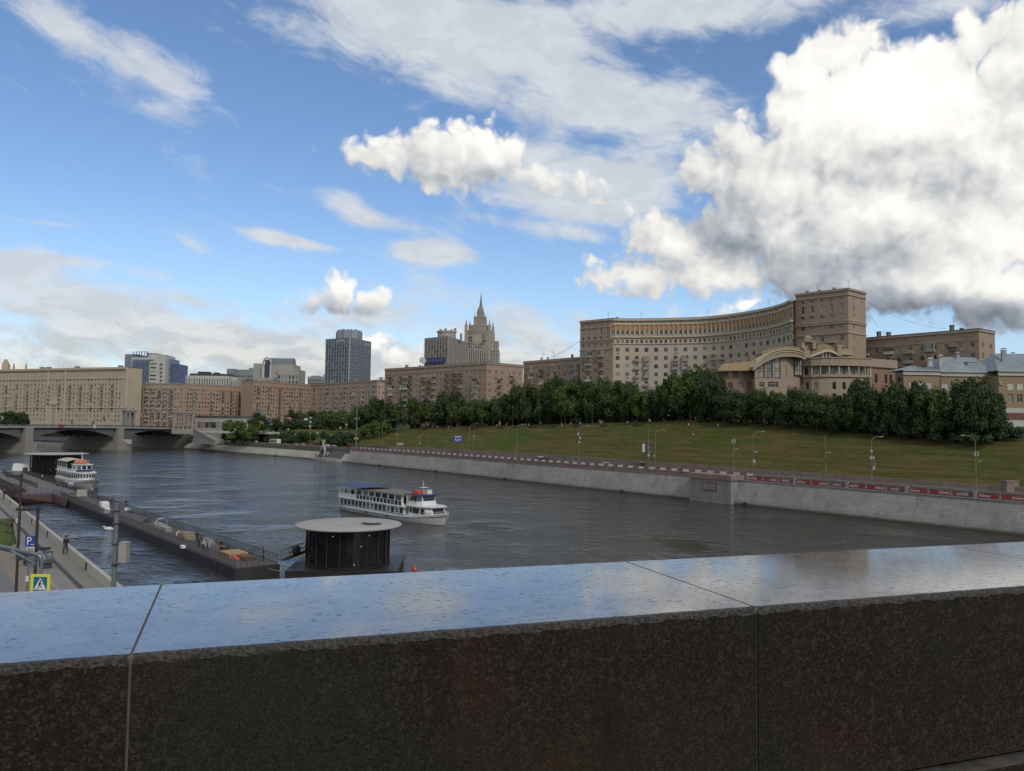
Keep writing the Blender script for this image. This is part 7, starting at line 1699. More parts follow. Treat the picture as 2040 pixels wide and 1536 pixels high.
fd_=N.math('MULTIPLY',N.ramp(N.noise(N.vm('MULTIPLY',g,(.8,1.6,1)),2.2,6,.7),.50,.66),N.math('MULTIPLY',uvn.outputs[0],uvn.outputs[1])); tb_=N.n('ShaderNodeBsdfTransparent'); ms_=N.n('ShaderNodeMixShader',i={0:N.math('MULTIPLY',fd_,.8)}); out=[n for n in N.t.nodes if n.type=='OUTPUT_MATERIAL'][0]
N.t.links.new(tb_.outputs[0],ms_.inputs[1]); N.t.links.new(p.outputs[0],ms_.inputs[2]); N.t.links.new(ms_.outputs[0],out.inputs[0])
mb=MB(); hn=Vector((-hd.y,hd.x,0))
def wk(u,w): q=ctr+hd*u+hn*w; return (q.x,q.y,.06)
for sd in (-1,1):
    for k in range(12):
        u0,u1=LF*.5-k*4.2,LF*.5-(k+1)*4.2; f0,f1=max(0,1-k/12),max(0,1-(k+1)/12); w0_,w1_=.3+k*.42,.3+(k+1)*.42
        if k>3: w0_,w1_=w0_+1.2,w1_+1.2
        for a_,b_,c_,e_ in ((0,.5,0,1),(.5,1.,1,0)):
            W=lambda w,t: sd*(w+1.3*t+(2.2 if True else 0)*min(1,max(0,1)))
            mb.quad(wk(u0,W(w0_,a_)),wk(u1,W(w1_,a_)),wk(u1,W(w1_,b_)),wk(u0,W(w0_,b_)),0,((f0,c_),(f1,c_),(f1,e_),(f0,e_)))
for k in range(10):
    u0,u1=-LF*.5-k*3.,-LF*.5-(k+1)*3.; f0,f1=1-k/10,1-(k+1)/10
    for a_,b_,c_,e_ in ((-2.8,0,0,1),(0,2.8,1,0)): mb.quad(wk(u0,a_),wk(u1,a_),wk(u1,b_),wk(u0,b_),0,((f0,c_),(f1,c_),(f1,e_),(f0,e_)))
o=mb.build('ferry_wake',fo); o['kind']='stuff'; o['label']='pale foam of the wake trailing from the white passenger boat'
# moored boat further left
t=thing('moored_boat','white pleasure boat with a cream canopy and orange lifeboat, moored bow-on at the landing stage','passenger boat',(0,0,0))
b0=at(183,975,z=0); hd2=Vector((.66,-.75,0)).normalized(); LM=30; ctr2=b0-hd2*(LM/2-.4); t.location=ctr2; t.rotation_euler=(0,0,atan2(hd2.y,hd2.x))
mb=MB(); mb.loft(hull_rings(LM,6.2,[(-.6,.55),(.02,.8),(.5,.93),(1.2,1.),(1.35,1.01),(2.0,1.)],2.6,.8),lambda a,q:[0,2,0,0,0][min(4,q if q<5 else 10-q)]); mb.build('hull',[bwhite,bwhite,bblue],t,True,True)
mb=MB(); mb.loft([[(-LM*.45,-2.7,1.9),(-LM*.45,2.7,1.9),(-LM*.45,2.7,3.9),(-LM*.45,-2.7,3.9)],[(LM*.16,-2.7,1.9),(LM*.16,2.7,1.9),(LM*.16,2.7,3.9),(LM*.16,-2.7,3.9)],[(LM*.27,-2.1,1.9),(LM*.27,2.1,1.9),(LM*.27,2.1,3.9),(LM*.27,-2.1,3.9)],[(LM*.31,-1.1,1.9),(LM*.31,1.1,1.9),(LM*.31,1.1,3.9),(LM*.31,-1.1,3.9)]]); mb.build('main_cabin',bwhite,t,local=True)
mb=MB(); mb.loft([[(-LM*.46,-3.,3.9),(-LM*.46,3.,3.9),(-LM*.46,3.,4.1),(-LM*.46,-3.,4.1)],[(LM*.17,-3.,3.9),(LM*.17,3.,3.9),(LM*.17,3.,4.1),(LM*.17,-3.,4.1)],[(LM*.30,-2.4,3.9),(LM*.30,2.4,3.9),(LM*.30,2.4,4.05),(LM*.30,-2.4,4.05)],[(LM*.345,-1.2,3.9),(LM*.345,1.2,3.9),(LM*.345,1.2,4.05),(LM*.345,-1.2,4.05)]]); mb.build('cabin_roof',bwhite,t,local=True)
wn=MB()
for k in range(12):
    for sd in (-1,1): wbx('cabin_window',-LM*.42+k*1.45,-LM*.42+k*1.45+.85,sd*2.7-.03,sd*2.7+.03,2.5,3.4)
def fw(p,q,n,z0_,z1_):
    p=Vector(p);q=Vector(q); d=q-p; nn_=Vector((d.y,-d.x,0)).normalized()*.03
    for k in range(n): a=p+d*((k+.22)/n)+nn_;c=p+d*((k+.78)/n)+nn_; wpoly('cabin_window',[(a.x,a.y,z0_),(c.x,c.y,z0_),(c.x,c.y,z1_),(a.x,a.y,z1_)])
fw((LM*.16,-2.7,0),(LM*.27,-2.1,0),3,2.6,3.4); fw((LM*.27,-2.1,0),(LM*.31,-1.1,0),2,2.6,3.4); fw((LM*.31,-1.1,0),(LM*.31,1.1,0),3,2.6,3.4); fw((LM*.31,1.1,0),(LM*.27,2.1,0),2,2.6,3.4); fw((LM*.27,2.1,0),(LM*.16,2.7,0),3,2.6,3.4)
mb=MB(); mb.bx(LM*.02,LM*.19,-1.9,1.9,4.1,6.0); mb.build('wheelhouse',bwhite,t,local=True); mb=MB(); mb.bx(LM*.19,LM*.205,-1.95,1.95,4.3,4.75); mb.build('visor',bblue,t,local=True)
for y in (-1.25,0,1.25): wbx('wheelhouse_window',LM*.19,LM*.191+.02,y-.48,y+.48,4.85,5.75)
for sd in (-1,1): wbx('wheelhouse_window',LM*.06,LM*.17,sd*1.9-.02,sd*1.9+.02,4.9,5.75)
mb=MB(); mb.bx(LM*.01,LM*.205,-2.1,2.1,6.0,6.14); mb.build('wheelhouse_roof',bwhite,t,local=True)
rings=[]
for k in range(9): y=-2.9+5.8*k/8; zz=6.7+.6*sin(pi*k/8); rings.append([(-LM*.42,y,zz),(-LM*.03,y,zz),(-LM*.03,y,zz-.08),(-LM*.42,y,zz-.08)])
mb=MB(); mb.loft(rings); mb.build('canopy',canvas,t,local=True); mb=MB()
for k in range(6):
    for sd in (-1,1): mb.cyl((-LM*.42+k*2.2,sd*2.7,4.0),(-LM*.42+k*2.2,sd*2.7,6.75),.05,.05,5)
mb.bx(-LM*.42,-LM*.03,-2.8,-2.72,4.1,5.0); mb.bx(-LM*.42,-LM*.03,2.72,2.8,4.1,5.0); mb.build('canopy_post',bwhite,t,local=True)
mb=MB(); mb.loft([[(LM*.0,-1.4,6.3),(LM*.0,1.2,6.3),(LM*.0,.8,7.3),(LM*.0,-1.,7.3)],[(LM*.16,-1.4,6.3),(LM*.16,1.2,6.3),(LM*.16,.8,7.2),(LM*.16,-1.,7.2)]]); mb.build('lifeboat',M('lifeboat_orange',(.55,.17,.06),(.48,.14,.05),1.,.5),t,local=True)
mb=MB(); mb.cyl((LM*.12,0,6.1),(LM*.08,0,9.4),.16,.05,6); mb.build('mast',bwhite,t,local=True)
# ---------------------------------------------------------------- floating pavilions with disc roofs
discm=M('disc_roof',(.31,.305,.29),(.275,.27,.255),.5,.75,streak=.12); pavglass=glassmat('dark_pavilion_glass',(.010,.010,.011),(.035,.033,.03),.7,.05); spotm,N,p=newmat('spot_light'); p.inputs['Emission Color'].default_value=(1,.9,.7,1); p.inputs['Emission Strength'].default_value=.6; pavhull=M('pavilion_hull',(.02,.018,.02),(.014,.013,.015),.6,.5)
def pavilion(label,c,r,zroof,zdeck,rw,hl,hw,hang,hatch=True):
    t=thing('floating_pavilion',label,'pavilion',(c.x,c.y,0))
    mb=MB(); mb.lathe([(r*.2,zroof-.5),(r*.97,zroof-.32),(r,zroof-.22),(r,zroof-.1),(r*.985,zroof-.02),(r*.5,zroof+.06),(.1,zroof+.08)],(0,0,0),64); mb.build('disc_roof',discm,t,True,True)
    mb=MB(); mb.lathe([(rw,zdeck),(rw,zroof-.42)],(0,0,0),40); mb.build('glass_drum',pavglass,t,local=True)
    mb=MB()
    for k in range(20): a=2*pi*k/20; mb.cyl((rw*1.012*cos(a),rw*1.012*sin(a),zdeck),(rw*1.012*cos(a),rw*1.012*sin(a),zroof-.42),.07,.07,5)
    mb.lathe([(rw*1.02,zdeck),(rw*1.03,zdeck+.25),(rw,zdeck+.25)],(0,0,0),40); mb.build('mullion',pavhull,t,local=True)
    for a,z in ((4.55,.9),(5.05,.14),(5.2,.62),(5.4,.9)):
        mb=MB(); mb.lathe([(.01,-.05),(.05,0),(.01,.05)],(rw*1.03*cos(a),rw*1.03*sin(a),zdeck+(zroof-.5-zdeck)*z),6); mb.build('spot_light',spotm,t,local=True)
    T=Matrix.Rotation(hang,4,'Z'); mb=MB(); mb.bx(-hl/2,hl/2,-hw/2,hw/2,-.5,zdeck-.05,0,T); mb.bx(-hl/2-.06,hl/2+.06,-hw/2-.06,hw/2+.06,zdeck-.22,zdeck-.02,0,T); mb.build('pontoon_hull',pavhull,t,local=True)
    if hatch:
        q=at(741,1039,z=zroof+.35)-Vector((c.x,c.y,0)); mb=MB(); mb.lathe([(.75,-.28),(.78,-.2),(1.25,-.02),(1.27,.05),(.1,.09)],(q.x,q.y,q.z),28); mb.build('roof_cap',discm,t,local=True)
    return t
zr=6.05
pf=at(697,1057,z=zr); pk=at(694,1029.5,z=zr); pc=(pf+pk)/2; pr_=(at(800,1043,z=zr)-at(588,1043,z=zr)).length/2
pavilion('black glass round pavilion with a pale disc roof floating at the end of the pier',pc,pr_,zr,1.3,pr_*.775,12.6,10.6,.06)
# soffit spots inside the dark pavilion
dl=M('spot_lamp',(.8,.7,.5),(.8,.7,.5)); 
p2=at(113,902,z=6.9); p2c=Vector((at(113,903,Y=258).x,258,0)); z2=at(113,903,Y=258).z
pavilion('larger dark pavilion with a pale disc roof behind the moored white boat',p2c,9.4,z2,1.3,7.3,17,13,0.3,False)
# ---------------------------------------------------------------- floating pier, landing stage, gangway
pont=M('pontoon_steel',(.028,.028,.032),(.02,.02,.024),.4,.5,streak=.3); deckm=M('pier_deck',(.085,.07,.065),(.065,.055,.052),.8,.8,streak=.2); railb=M('pier_rail',(.07,.062,.06),(.05,.045,.045),2.,.6); redbrown=M('red_brown_steel',(.085,.05,.055),(.07,.042,.048),.5,.6,streak=.3); wood=M('fresh_timber',(.36,.24,.12),(.30,.19,.09),2.,.8)
PA=at(466.7,1132.5,z=1.35); PB=at(566.7,1126.7,z=1.35); pw=(PB-PA); pw.z=0; PWD=pw.length; pe=at(250,1044,z=1.35); pd=(pe-PA); pd.z=0; pd.normalize(); px_=Vector((pd.y,-pd.x,0)); 
if px_.x<0: px_=-px_
PLN=112.
def pt_(u,w,z=1.35): return Vector((PA.x+pd.x*u+px_.x*w,PA.y+pd.y*u+px_.y*w,z))
t=thing('floating_pier','long dark floating pier with railings and building materials stacked on its deck','pier',tuple(pt_(35,2.5,0)))
W_=PWD*.98
mb=MB(); mb.prism([pt_(0,0),pt_(0,W_),pt_(PLN,W_),pt_(PLN,0)],-.5,1.3,0); 
for u in range(6,110,12): mb.prism([pt_(u,-.08),pt_(u,0),pt_(u+.25,0),pt_(u+.25,-.08)],-.4,1.32,0)
mb.build('pontoon',pont,t); mb=MB(); mb.prism([pt_(.1,.1),pt_(.1,W_-.1),pt_(PLN-.1,W_-.1),pt_(PLN-.1,.1)],1.302,1.36,0); mb.build('deck',deckm,t)
def pier_rail(u0,u1,w,root,name='railing',h=1.1,gap=.55,fn=pt_,thick=.035,m=None,z0=1.36):
    mb=MB(); n=int((u1-u0)/gap)
    for k in range(n+1): q=fn(u0+(u1-u0)*k/n,w,z0); mb.cyl(q,q+UP*h,thick,thick,4,0,False)
    for z in (h,h*.12): mb.cyl(fn(u0,w,z0+z),fn(u1,w,z0+z),thick*1.15,thick*1.15,4)
    return mb.build(name,m or railb,root)
pier_rail(.3,PLN,W_-.2,t,gap=.5); pier_rail(.3,PLN-8,.2,t,gap=.5); 
mb=MB(); mb.cyl(pt_(.2,.2,2.46),pt_(.2,W_*.62,2.46),.04,.04,4)
for k in range(6): q=pt_(.2,.2+W_*.62*k/5,1.36); mb.cyl(q,q+UP*1.1,.035,.035,4)
mb.build('end_railing',railb,t)
# landing stage behind it, wider
def lt_(u,w,z=1.5): return pt_(PLN+.5+u,w-5.5,z)
t2=thing('landing_stage','broad dark landing stage with railings beyond the narrow pier','landing stage',tuple(lt_(35,5,0)))
mb=MB(); mb.prism([lt_(0,0),lt_(0,11),lt_(85,11),lt_(85,0)],-.5,1.45,0); mb.build('pontoon',pont,t2); mb=MB(); mb.prism([lt_(.1,.1),lt_(.1,10.9),lt_(84.9,10.9),lt_(84.9,.1)],1.452,1.52,0); mb.build('deck',M('stage_deck',(.13,.115,.11),(.105,.095,.09),.6,.8,streak=.2),t2)
for w in (.25,10.8): pier_rail(.3,84,w,t2,gap=.6,fn=lt_,z0=1.52)
pier_rail(18,80,5.2,t2,name='inner_railing',gap=.6,fn=lt_,z0=1.52)
# gangway from the quay
t3=thing('gangway','red-brown steel gangway bridging from the near promenade to the landing stage','gangway',tuple(at(70,990,z=2)))
g0=at(2,975,z=5.0); g0=quay(118,-.3,4.6); g1=lt_(12,.2,1.6); gd_=(g1-g0); gx=Vector((-gd_.y,gd_.x,0)).normalized()*2.0
mb=MB(); mb.loft([[g0-gx+UP*-1.9,g0+gx+UP*-1.9,g0+gx,g0-gx],[g0.lerp(g1,.75)-gx+UP*-1.6,g0.lerp(g1,.75)+gx+UP*-1.6,g0.lerp(g1,.75)+gx,g0.lerp(g1,.75)-gx],[g1-gx+UP*-.3,g1+gx+UP*-.3,g1+gx,g1-gx]]); mb.build('box_girder',redbrown,t3)
mb=MB()
for s_ in (-1,1):
    for k in range(19): q=g0.lerp(g1,k/18)+gx*s_*.96; mb.cyl(q,q+UP*1.1,.03,.03,4)
    mb.cyl(g0+gx*s_*.96+UP*1.1,g1+gx*s_*.96+UP*1.1,.04,.04,4)
mb.build('railing',railb,t3)
t3=thing('access_platform','angular red-brown floating platform beside the quay wall below the gangway','platform',tuple(at(80,1000,z=0)))
a_=[at(10,993,z=1.5),at(104,984,z=1.5),at(136,994,z=1.5),at(128,1008,z=1.5)]
mb=MB(); q=[at(8,1003,z=.1),at(102,1000,z=0.1),at(131,1010,z=0.1)]
T0_=[at(6,987,z=1.9),at(105,983.5,z=1.9),at(136,994.5,z=1.7)]
mb.loft([[T0_[k],q[k],q[k]+Vector((-2,7,-.2)),T0_[k]+Vector((-2,7,0))] for k in range(3)]); mb.build('hull',redbrown,t3); mb=MB()
for a,c in zip(T0_[:-1],T0_[1:]):
    for k in range(8): p=a.lerp(c,k/8); mb.cyl(p,p+UP*1.1,.03,.03,4)
    mb.cyl(a+UP*1.1,c+UP*1.1,.04,.04,4)
mb.build('railing',railb,t3)
# ramp between pier end and pavilion
t4=thing('gangplank','short dark ramp with handrails from the pier end to the round pavilion','gangway',tuple(pt_(-2,W_,1)))
r0=at(560,1118,z=1.55); r1=at(608,1100,z=2.2); sd_=Vector((.35,.94,0))*1.6
mb=MB(); mb.loft([[r0,r0+sd_,r0+sd_+UP*.25,r0+UP*.25],[r1,r1+sd_,r1+sd_+UP*.25,r1+UP*.25]]); mb.build('ramp_deck',redbrown,t4); mb=MB()
for s_ in (Vector((0,0,0)),sd_):
    for k in range(4): p=r0.lerp(r1,k/3)+s_; mb.cyl(p,p+UP*1.3,.035,.035,4)
    mb.cyl(r0+s_+UP*1.3,r1+s_+UP*1.3,.04,.04,4); mb.cyl(r0+s_+UP*.7,r1+s_+UP*.7,.03,.03,4)
mb.build('handrail',railb,t4); mb=MB(); p=r0.lerp(r1,.45)+sd_*.5; mb.lathe([(.3,0),(.5,.2),(.5,.9),(.3,1.1)],(p.x,p.y,p.z+.2),9); mb.build('rope_bundle',darkmetal,t4)
mb=MB(); a=r1+UP*.2; a=at(610,1109,z=2.); c=at(682,1115,z=1.2); pts=[pt_(.1,W_*.4,1.0)]
pts=[at(533,1133,z=.9),at(566,1139,z=.7),at(612,1139,z=.7),at(640,1133,z=.9),at(690,1115,z=1.3)]; mb.tube(pts,.035,4); tag(mb.build('mooring_rope',rope),'pale mooring rope slung from the pier end to the round pavilion','rope')
mb=MB(); mb.cyl(at(610,1113,z=1.6),at(610,1148,z=-.3),.06,.06,5); tag(mb.build('mooring_post',M('rusty',(.25,.14,.06))),'thin rusty mooring post at the left side of the round pavilion','post')
for px,py,lab in ((826,1135,'small red buoy right of the round pavilion, just above the parapet'),(588,1147,'small red buoy left of the round pavilion beside the mooring rope')):
    q=at(px,py,z=.1); tb=thing('buoy',lab,'buoy',tuple(q),0,'red buoys'); mb=MB(); mb.lathe([(.05,-.3),(.26,-.15),(.3,.05),(.2,.28),(.1,.34)],(0,0,0),12); mb.build('float',orange,tb,True,True); mb=MB(); mb.lathe([(.09,.34),(.13,.42),(.05,.55)],(0,0,0),8); mb.build('top_knob',orange,tb,local=True)
# things stacked on the pier
def onpier(name,label,cat,px,py,builder,mat,z=1.36,group=None):
    q=at(px,py,z=z); mb=MB(); builder(mb,q); o=mb.build(name,mat); return tag(o,label,cat,group)
ang=atan2(pd.y,pd.x)
def rb_(w,d,h,sub=None):
    def f(mb,q):
        T=Matrix.Translation(q)@Matrix.Rotation(ang,4,'Z')
        if sub is None: mb.loft([[T@Vector(p) for p in ((-w/2,-d/2,0),(w/2,-d/2,0),(w/2,d/2,0),(-w/2,d/2,0))],[T@Vector(p) for p in ((-w/2,-d/2,h*.8),(w/2,-d/2,h*.8),(w/2,d/2,h*.8),(-w/2,d/2,h*.8))],[T@Vector(p) for p in ((-w/2+.08,-d/2+.08,h),(w/2-.08,-d/2+.08,h),(w/2-.08,d/2-.08,h),(-w/2+.08,d/2-.08,h))]])
        elif sub=='planks':
            for k in range(5):
                for j in range(2): mb.bx(-w/2,w/2,-d/2+d*k/5,-d/2+d*(k+.88)/5,j*h/2,j*h/2+h*.45,0,T)
        elif sub=='tarp':
            rings=[]
            for k in range(9):
                x=-w/2+w*k/8; zz=h*(.55+.45*sin(k*1.9+1)**2)*(1 if 0<k<8 else .35); rings.append([T@Vector((x,-d/2,0)),T@Vector((x,-d/2*.8,zz*.7)),T@Vector((x,0,zz)),T@Vector((x,d/2*.8,zz*.65)),T@Vector((x,d/2,0))])
            mb.loft(rings)
        elif sub=='crates':
            for k in range(4): mb.bx(-w/2+w*k/4,-w/2+w*(k+.9)/4,-d/2,d/2,0,h*(.7+.3*(k%2)),0,T)
    return f
onpier('timber_stack','stack of pale timber planks on the deck near the pier end','timber',465,1107,rb_(3.4,2.4,.55,'planks'),wood)
onpier('orange_sheet','crumpled orange-red sheet lying beside the timber at the pier end','sheet',471,1114,rb_(1.3,.8,.3,'tarp'),orange)
onpier('timber_stack','low dark timber pile behind the orange sheet at the pier end','timber',492,1115,rb_(2.4,1.5,.5,'planks'),M('dark_timber',(.11,.075,.05)))
onpier('tarp_bundle','grey tarpaulin mound on the middle of the pier deck','tarpaulin',414,1085,rb_(2.6,1.5,1.0,'tarp'),M('grey_tarp',(.16,.16,.165),(.12,.12,.125),1.5,.7))
onpier('crate_stack','row of tan cardboard boxes stacked on the pier deck','boxes',372,1073,rb_(3.4,1.6,.9,'crates'),M('cardboard',(.24,.185,.125),(.19,.15,.10),2.,.85))
onpier('white_bundle','small pale wrapped bundle left of the tan boxes','bundle',357,1067,rb_(.9,.7,.7,'tarp'),bwhite)
onpier('fence_stack','stack of pale barrier panels lying on the pier deck','barrier panels',330,1058,rb_(2.6,1.0,.7,'planks'),concrete)
onpier('inflatable_boat','grey inflatable dinghy with a dark outboard on the pier deck','dinghy',322,1051,rb_(3.6,1.5,.8,'tarp'),M('dinghy_grey',(.19,.195,.2),(.15,.155,.16),1.5,.6))
onpier('tube_frame','white curved metal tube frame beside the dinghy','frame',308,1044,lambda mb,q: mb.tube([q,q+Vector((.4,.3,.8)),q+Vector((1.2,.9,.9)),q+Vector((1.6,1.2,.1))],.06,6),bwhite)
onpier('dark_bundle','black sacks heaped by the railing near the middle of the pier','sacks',293,1040,rb_(1.4,1.,.5,'tarp'),blackish); onpier('dark_bundle','black mats piled at the far edge of the pier deck','mats',262,1021,rb_(1.6,.8,.35,'tarp'),blackish)
onpier('white_tarp','white sheet bundle by the river-side railing of the pier','sheet',254,1016,rb_(1.5,.9,.5,'tarp'),bwhite)
onpier('white_cabin_box','white roll-top plastic box standing where pier meets landing stage','plastic box',207,1013,rb_(2.2,1.4,1.3),bwhite); onpier('white_cabin_box','white plastic container half over the pier edge below the roll-top box','plastic box',210,1021,rb_(2.4,1.0,.9),bwhite)
onpier('dark_box','dark equipment heap on the pier behind the standing workers','equipment',448,1094,rb_(1.4,1.,.8,'tarp'),blackish)
onpier('cable_pile','tangled dark rods and rails lying at the river side of the pier end','rods',510,1104,lambda mb,q:[mb.cyl(q+Vector((k*.12-.5,k*.2-.5,.1+.06*k)),q+Vector((k*.1-1.9,k*.2+2.0,.14+.05*k)),.05,.05,5) for k in range(8)],darkmetal)
onpier('small_box','small white box on the shore side of the pier deck','box',364,1092,rb_(.8,.5,.4),bwhite)
WP_=[(440,1101,'stand','black','black','worker in black standing upright on the pier beside the timber stack',.3),(396,1090,'bend','navy','black','worker in dark clothes bending on the pier left of the grey tarpaulin',2.2),(404,1097,'bend','white','navy','worker in a white top bending at the shore-side pier railing',1.2),(392,1083,'stand','black','navy','worker in black standing by the tan boxes on the pier',4.),(524,1118,'stand','black','black','man in black at the river-side corner of the pier end',2.0),(412,1101,'bend','pale','denim','worker crouching in grey at the shore-side edge of the pier',.5),
 (196,1004,'stand','black','black','person in black with a white shirt front where the pier meets the stage',.4),(222,1004,'bend','navy','black','person in navy bending behind the white roll-top box',3.),(251,1012,'stand','black','navy','person in black by the river-side railing of the pier',1.),(84,957,'walk','white','black','person in a white top walking on the landing stage beside the moored boat',1.6),(125,973,'stand','black','black','person in black standing before the moored boat bow',.8),(131,967,'stand','white','grey','person in white beside the moored boat bow',2.8),(184,985,'stand','pale','navy','person in pale clothes behind the sign board on the stage',1.4)]
for px,py,po_,tp,lg,lab,rz in WP_: person(at(px,py,z=1.37 if px>200 else 1.53),rz,po_,tp,lg,lab,'people on the floating pier')
o=onpier('sign_board','pale grey board standing on the landing stage below the moored boat','board',163,991,lambda mb,q:(mb.bx(q.x-1.1,q.x+1.1,q.y-.05,q.y+.05,q.z+.25,q.z+1.7),mb.bx(q.x-1.1,q.x-1.02,q.y-.04,q.y+.04,q.z,q.z+.25),mb.bx(q.x+1.02,q.x+1.1,q.y-.04,q.y+.04,q.z,q.z+.25)),M('pale_board',(.33,.36,.32),(.28,.31,.28),1.,.7),1.53)
for px,py,lab in ((118,968,'small dark kiosk table on the landing stage'),(140,969,'small white and blue box by the moored boat'),(50,938,'dark square bin at the far end of the landing stage')):
    onpier('deck_box',lab,'box',px,py,rb_(1.5,1.2,1.1),M('deck_box_%d'%px,(.05,.05,.055) if px!=140 else (.3,.33,.4)),1.53)
onpier('white_shelter','low white covered shelter at the far end of the landing stage','shelter',45,938,lambda mb,q: mb.loft([[(q.x-3.5,q.y,q.z),(q.x-3.5,q.y+3,q.z),(q.x-3.5,q.y+2.4,q.z+2.3),(q.x-3.5,q.y+.6,q.z+2.3)],[(q.x+3.2,q.y,q.z),(q.x+3.2,q.y+3,q.z),(q.x+2.2,q.y+2.4,q.z+2.),(q.x+2.2,q.y+.6,q.z+2.)]]),bwhite,1.53)
q=at(217,1056,z=.0); tb=thing('swan','white swan-like float drifting between the quay and the pier','float',tuple(q)); mb=MB(); mb.lathe([(.05,-.1),(.45,.0),(.55,.22),(.3,.48),(.05,.55)],(0,0,0),12,0,1.5,.8); mb.build('body',bwhite,tb,True,True)
mb=MB(); mb.tube([Vector((-.55,0,.3)),Vector((-.72,0,.55)),Vector((-.85,0,.6)),Vector((-1.0,0,.5))],.11,6); mb.build('neck',bwhite,tb,local=True)
# ---------------------------------------------------------------- near quay: posts, signs, hedge, people
gal=M('galvanised_pipe',(.15,.175,.19),(.12,.14,.155),3.,.45,metal=.2); poled=M('dark_brown_pole',(.035,.028,.027),(.028,.023,.022),3.,.5)
def tpole(px,pyt,pxb,Y,wpx,arms,label):
    top=at(px,pyt,Y=Y); r=wpx*Y/FPX/2; t=thing('lamp_post',label,'lamp post',(top.x,Y,5.39),0,'T-shaped lamp posts on the near promenade'); h=top.z-5.39
    mb=MB(); mb.cyl((0,0,0),(0,0,.5),r*1.7,r*1.5,10); mb.cyl((0,0,.5),(0,0,h),r*1.05,r*.9,10); mb.build('pole',poled,t,True,True)
    for x0,x1,y in arms:
        a=at(x0,y,Y=Y)-Vector((top.x,Y,5.39));c=at(x1,y-.0,Y=Y)-Vector((top.x,Y,5.39)); mb=MB(); mb.bx(a.x,c.x,-.11,.11,a.z-.06,a.z+.06); mb.bx(a.x,a.x+.7,-.16,.16,a.z-.1,a.z-.06); mb.build('lamp_arm',poled,t,local=True)
tpole(43,943,38,54,5.4,[(14,45,947.5)],'taller dark lamp post with one arm at its top, leftmost on the promenade')
tpole(76,1008,67,46,6.2,[(34,79,1014),(71,99,1092)],'dark lamp post with a top crossbar and a lower arm, beside the parking sign')
top=at(233,1003,Y=52); t=thing('camera_pole','grey mast with a large grey equipment box standing in front of the pier','mast',(top.x,52,-1)); h=top.z+1
mb=MB(); mb.cyl((0,0,0),(0,0,h*.62),.17,.16,10); mb.cyl((0,0,h*.62),(0,0,h*.86),.16,.15,10); mb.cyl((0,0,h*.86),(0,0,h),.15,.15,10); mb.build('pole',gal,t,True,True)
mb=MB(); 
for z in (h*.70,h*.80,h*.90,h*.96): mb.lathe([(.2,0),(.23,.03),(.23,.09),(.2,.12)],(0,0,z),10)
mb.build('clamp',darkmetal,t,local=True)
q0=at(237.5,1120,Y=51.7)-Vector((top.x,52,-1)); q1=at(254,1082,Y=51.7)-Vector((top.x,52,-1))
mb=MB(); mb.bx(q0.x,q1.x,-.45,.1,q0.z,q1.z); mb.bx(q0.x-.02,q1.x+.02,-.47,.12,q1.z+.002,q1.z+.05); mb.build('equipment_box',lamphead,t,local=True)
mb=MB(); mb.bx(.1,.3,-.05,.05,q1.z-.1,q1.z+.1); mb.bx(.1,.3,-.05,.05,q0.z+.2,q0.z+.3); mb.tube([Vector((.15,0,q1.z+.05)),Vector((.2,-.1,q1.z+.3)),Vector((.45,-.1,q1.z+.22)),Vector((.48,-.1,q1.z+.05))],.02,5); mb.build('bracket',darkmetal,t,local=True)
mb=MB(); mb.tube([Vector((.4,-.2,q0.z)),Vector((.38,-.2,q0.z-.16)),Vector((.2,-.15,q0.z-.24)),Vector((.0,-.17,q0.z-.12))],.035,5); mb.build('cable',blackish,t,local=True)
signblue=M('sign_blue',(.02,.05,.30),(.018,.045,.27),1.,.4); signwhite=M('sign_white',(.62,.64,.66),(.58,.6,.62),1.,.4); signyel=M('sign_yellow',(.62,.66,.015),(.56,.6,.012),1.,.4); signcyan=M('sign_cyan_blue',(.015,.11,.27),(.013,.10,.24),1.,.4)
YP=50.; c=at(62,1077.5,Y=YP); ss=20.5*YP/FPX
t=thing('parking_sign','blue parking sign with a white letter P on a slim post on the promenade','traffic sign',(c.x-.12,YP,5.39)); O_=Vector((c.x-.12,YP,5.39))
mb=MB(); mb.cyl((0,0,0),(0,0,c.z-5.39+ss*.5),.045,.045,8); mb.build('post',gal,t,local=True)
def plate(cx,cz,w,h,mat,nm,root,O,y=-.05,th=.03):
    mb=MB(); mb.bx(cx-O.x-w/2,cx-O.x+w/2,y-th,y,cz-O.z-h/2,cz-O.z+h/2); return mb.build(nm,mat,root,local=True)
plate(c.x,c.z,ss,ss,signblue,'plate',t,O_); 
def stext(s,size,cx,cz,mat,root,O,y=-.085,bold=.0,nm='lettering'):
    q=txt(s,size,mat,root,Matrix(((1,0,0,cx-O.x),(0,0,-1,y),(0,1,0,cz-O.z),(0,0,0,1))),nm,.004); q.location=(0,0,0); return q
mb=MB(); u=ss*.1; x0=-ss*.30; 
def pbar(a,b_,z0_,z1_): mb.bx(c.x-O_.x+a,c.x-O_.x+b_,-.095,-.081,c.z-O_.z+z0_,c.z-O_.z+z1_)
pbar(x0,x0+u,-ss*.38,ss*.38)
n=12
for k in range(n):
    a0=-pi/2+pi*k/n; a1=-pi/2+pi*(k+1)/n; ro,ri=ss*.215,ss*.115; cx=x0+ss*.22; cz=ss*.165
    P=lambda r_,a:(c.x-O_.x+cx+r_*cos(a)*1.05,c.z-O_.z+cz+r_*sin(a))
    p=[P(ri,a0),P(ro,a0),P(ro,a1),P(ri,a1)]; mb.poly([(q[0],-.096,q[1]) for q in p])
pbar(x0+u,x0+ss*.22,ss*.28,ss*.38); pbar(x0+u,x0+ss*.22,-ss*.05,ss*.05)
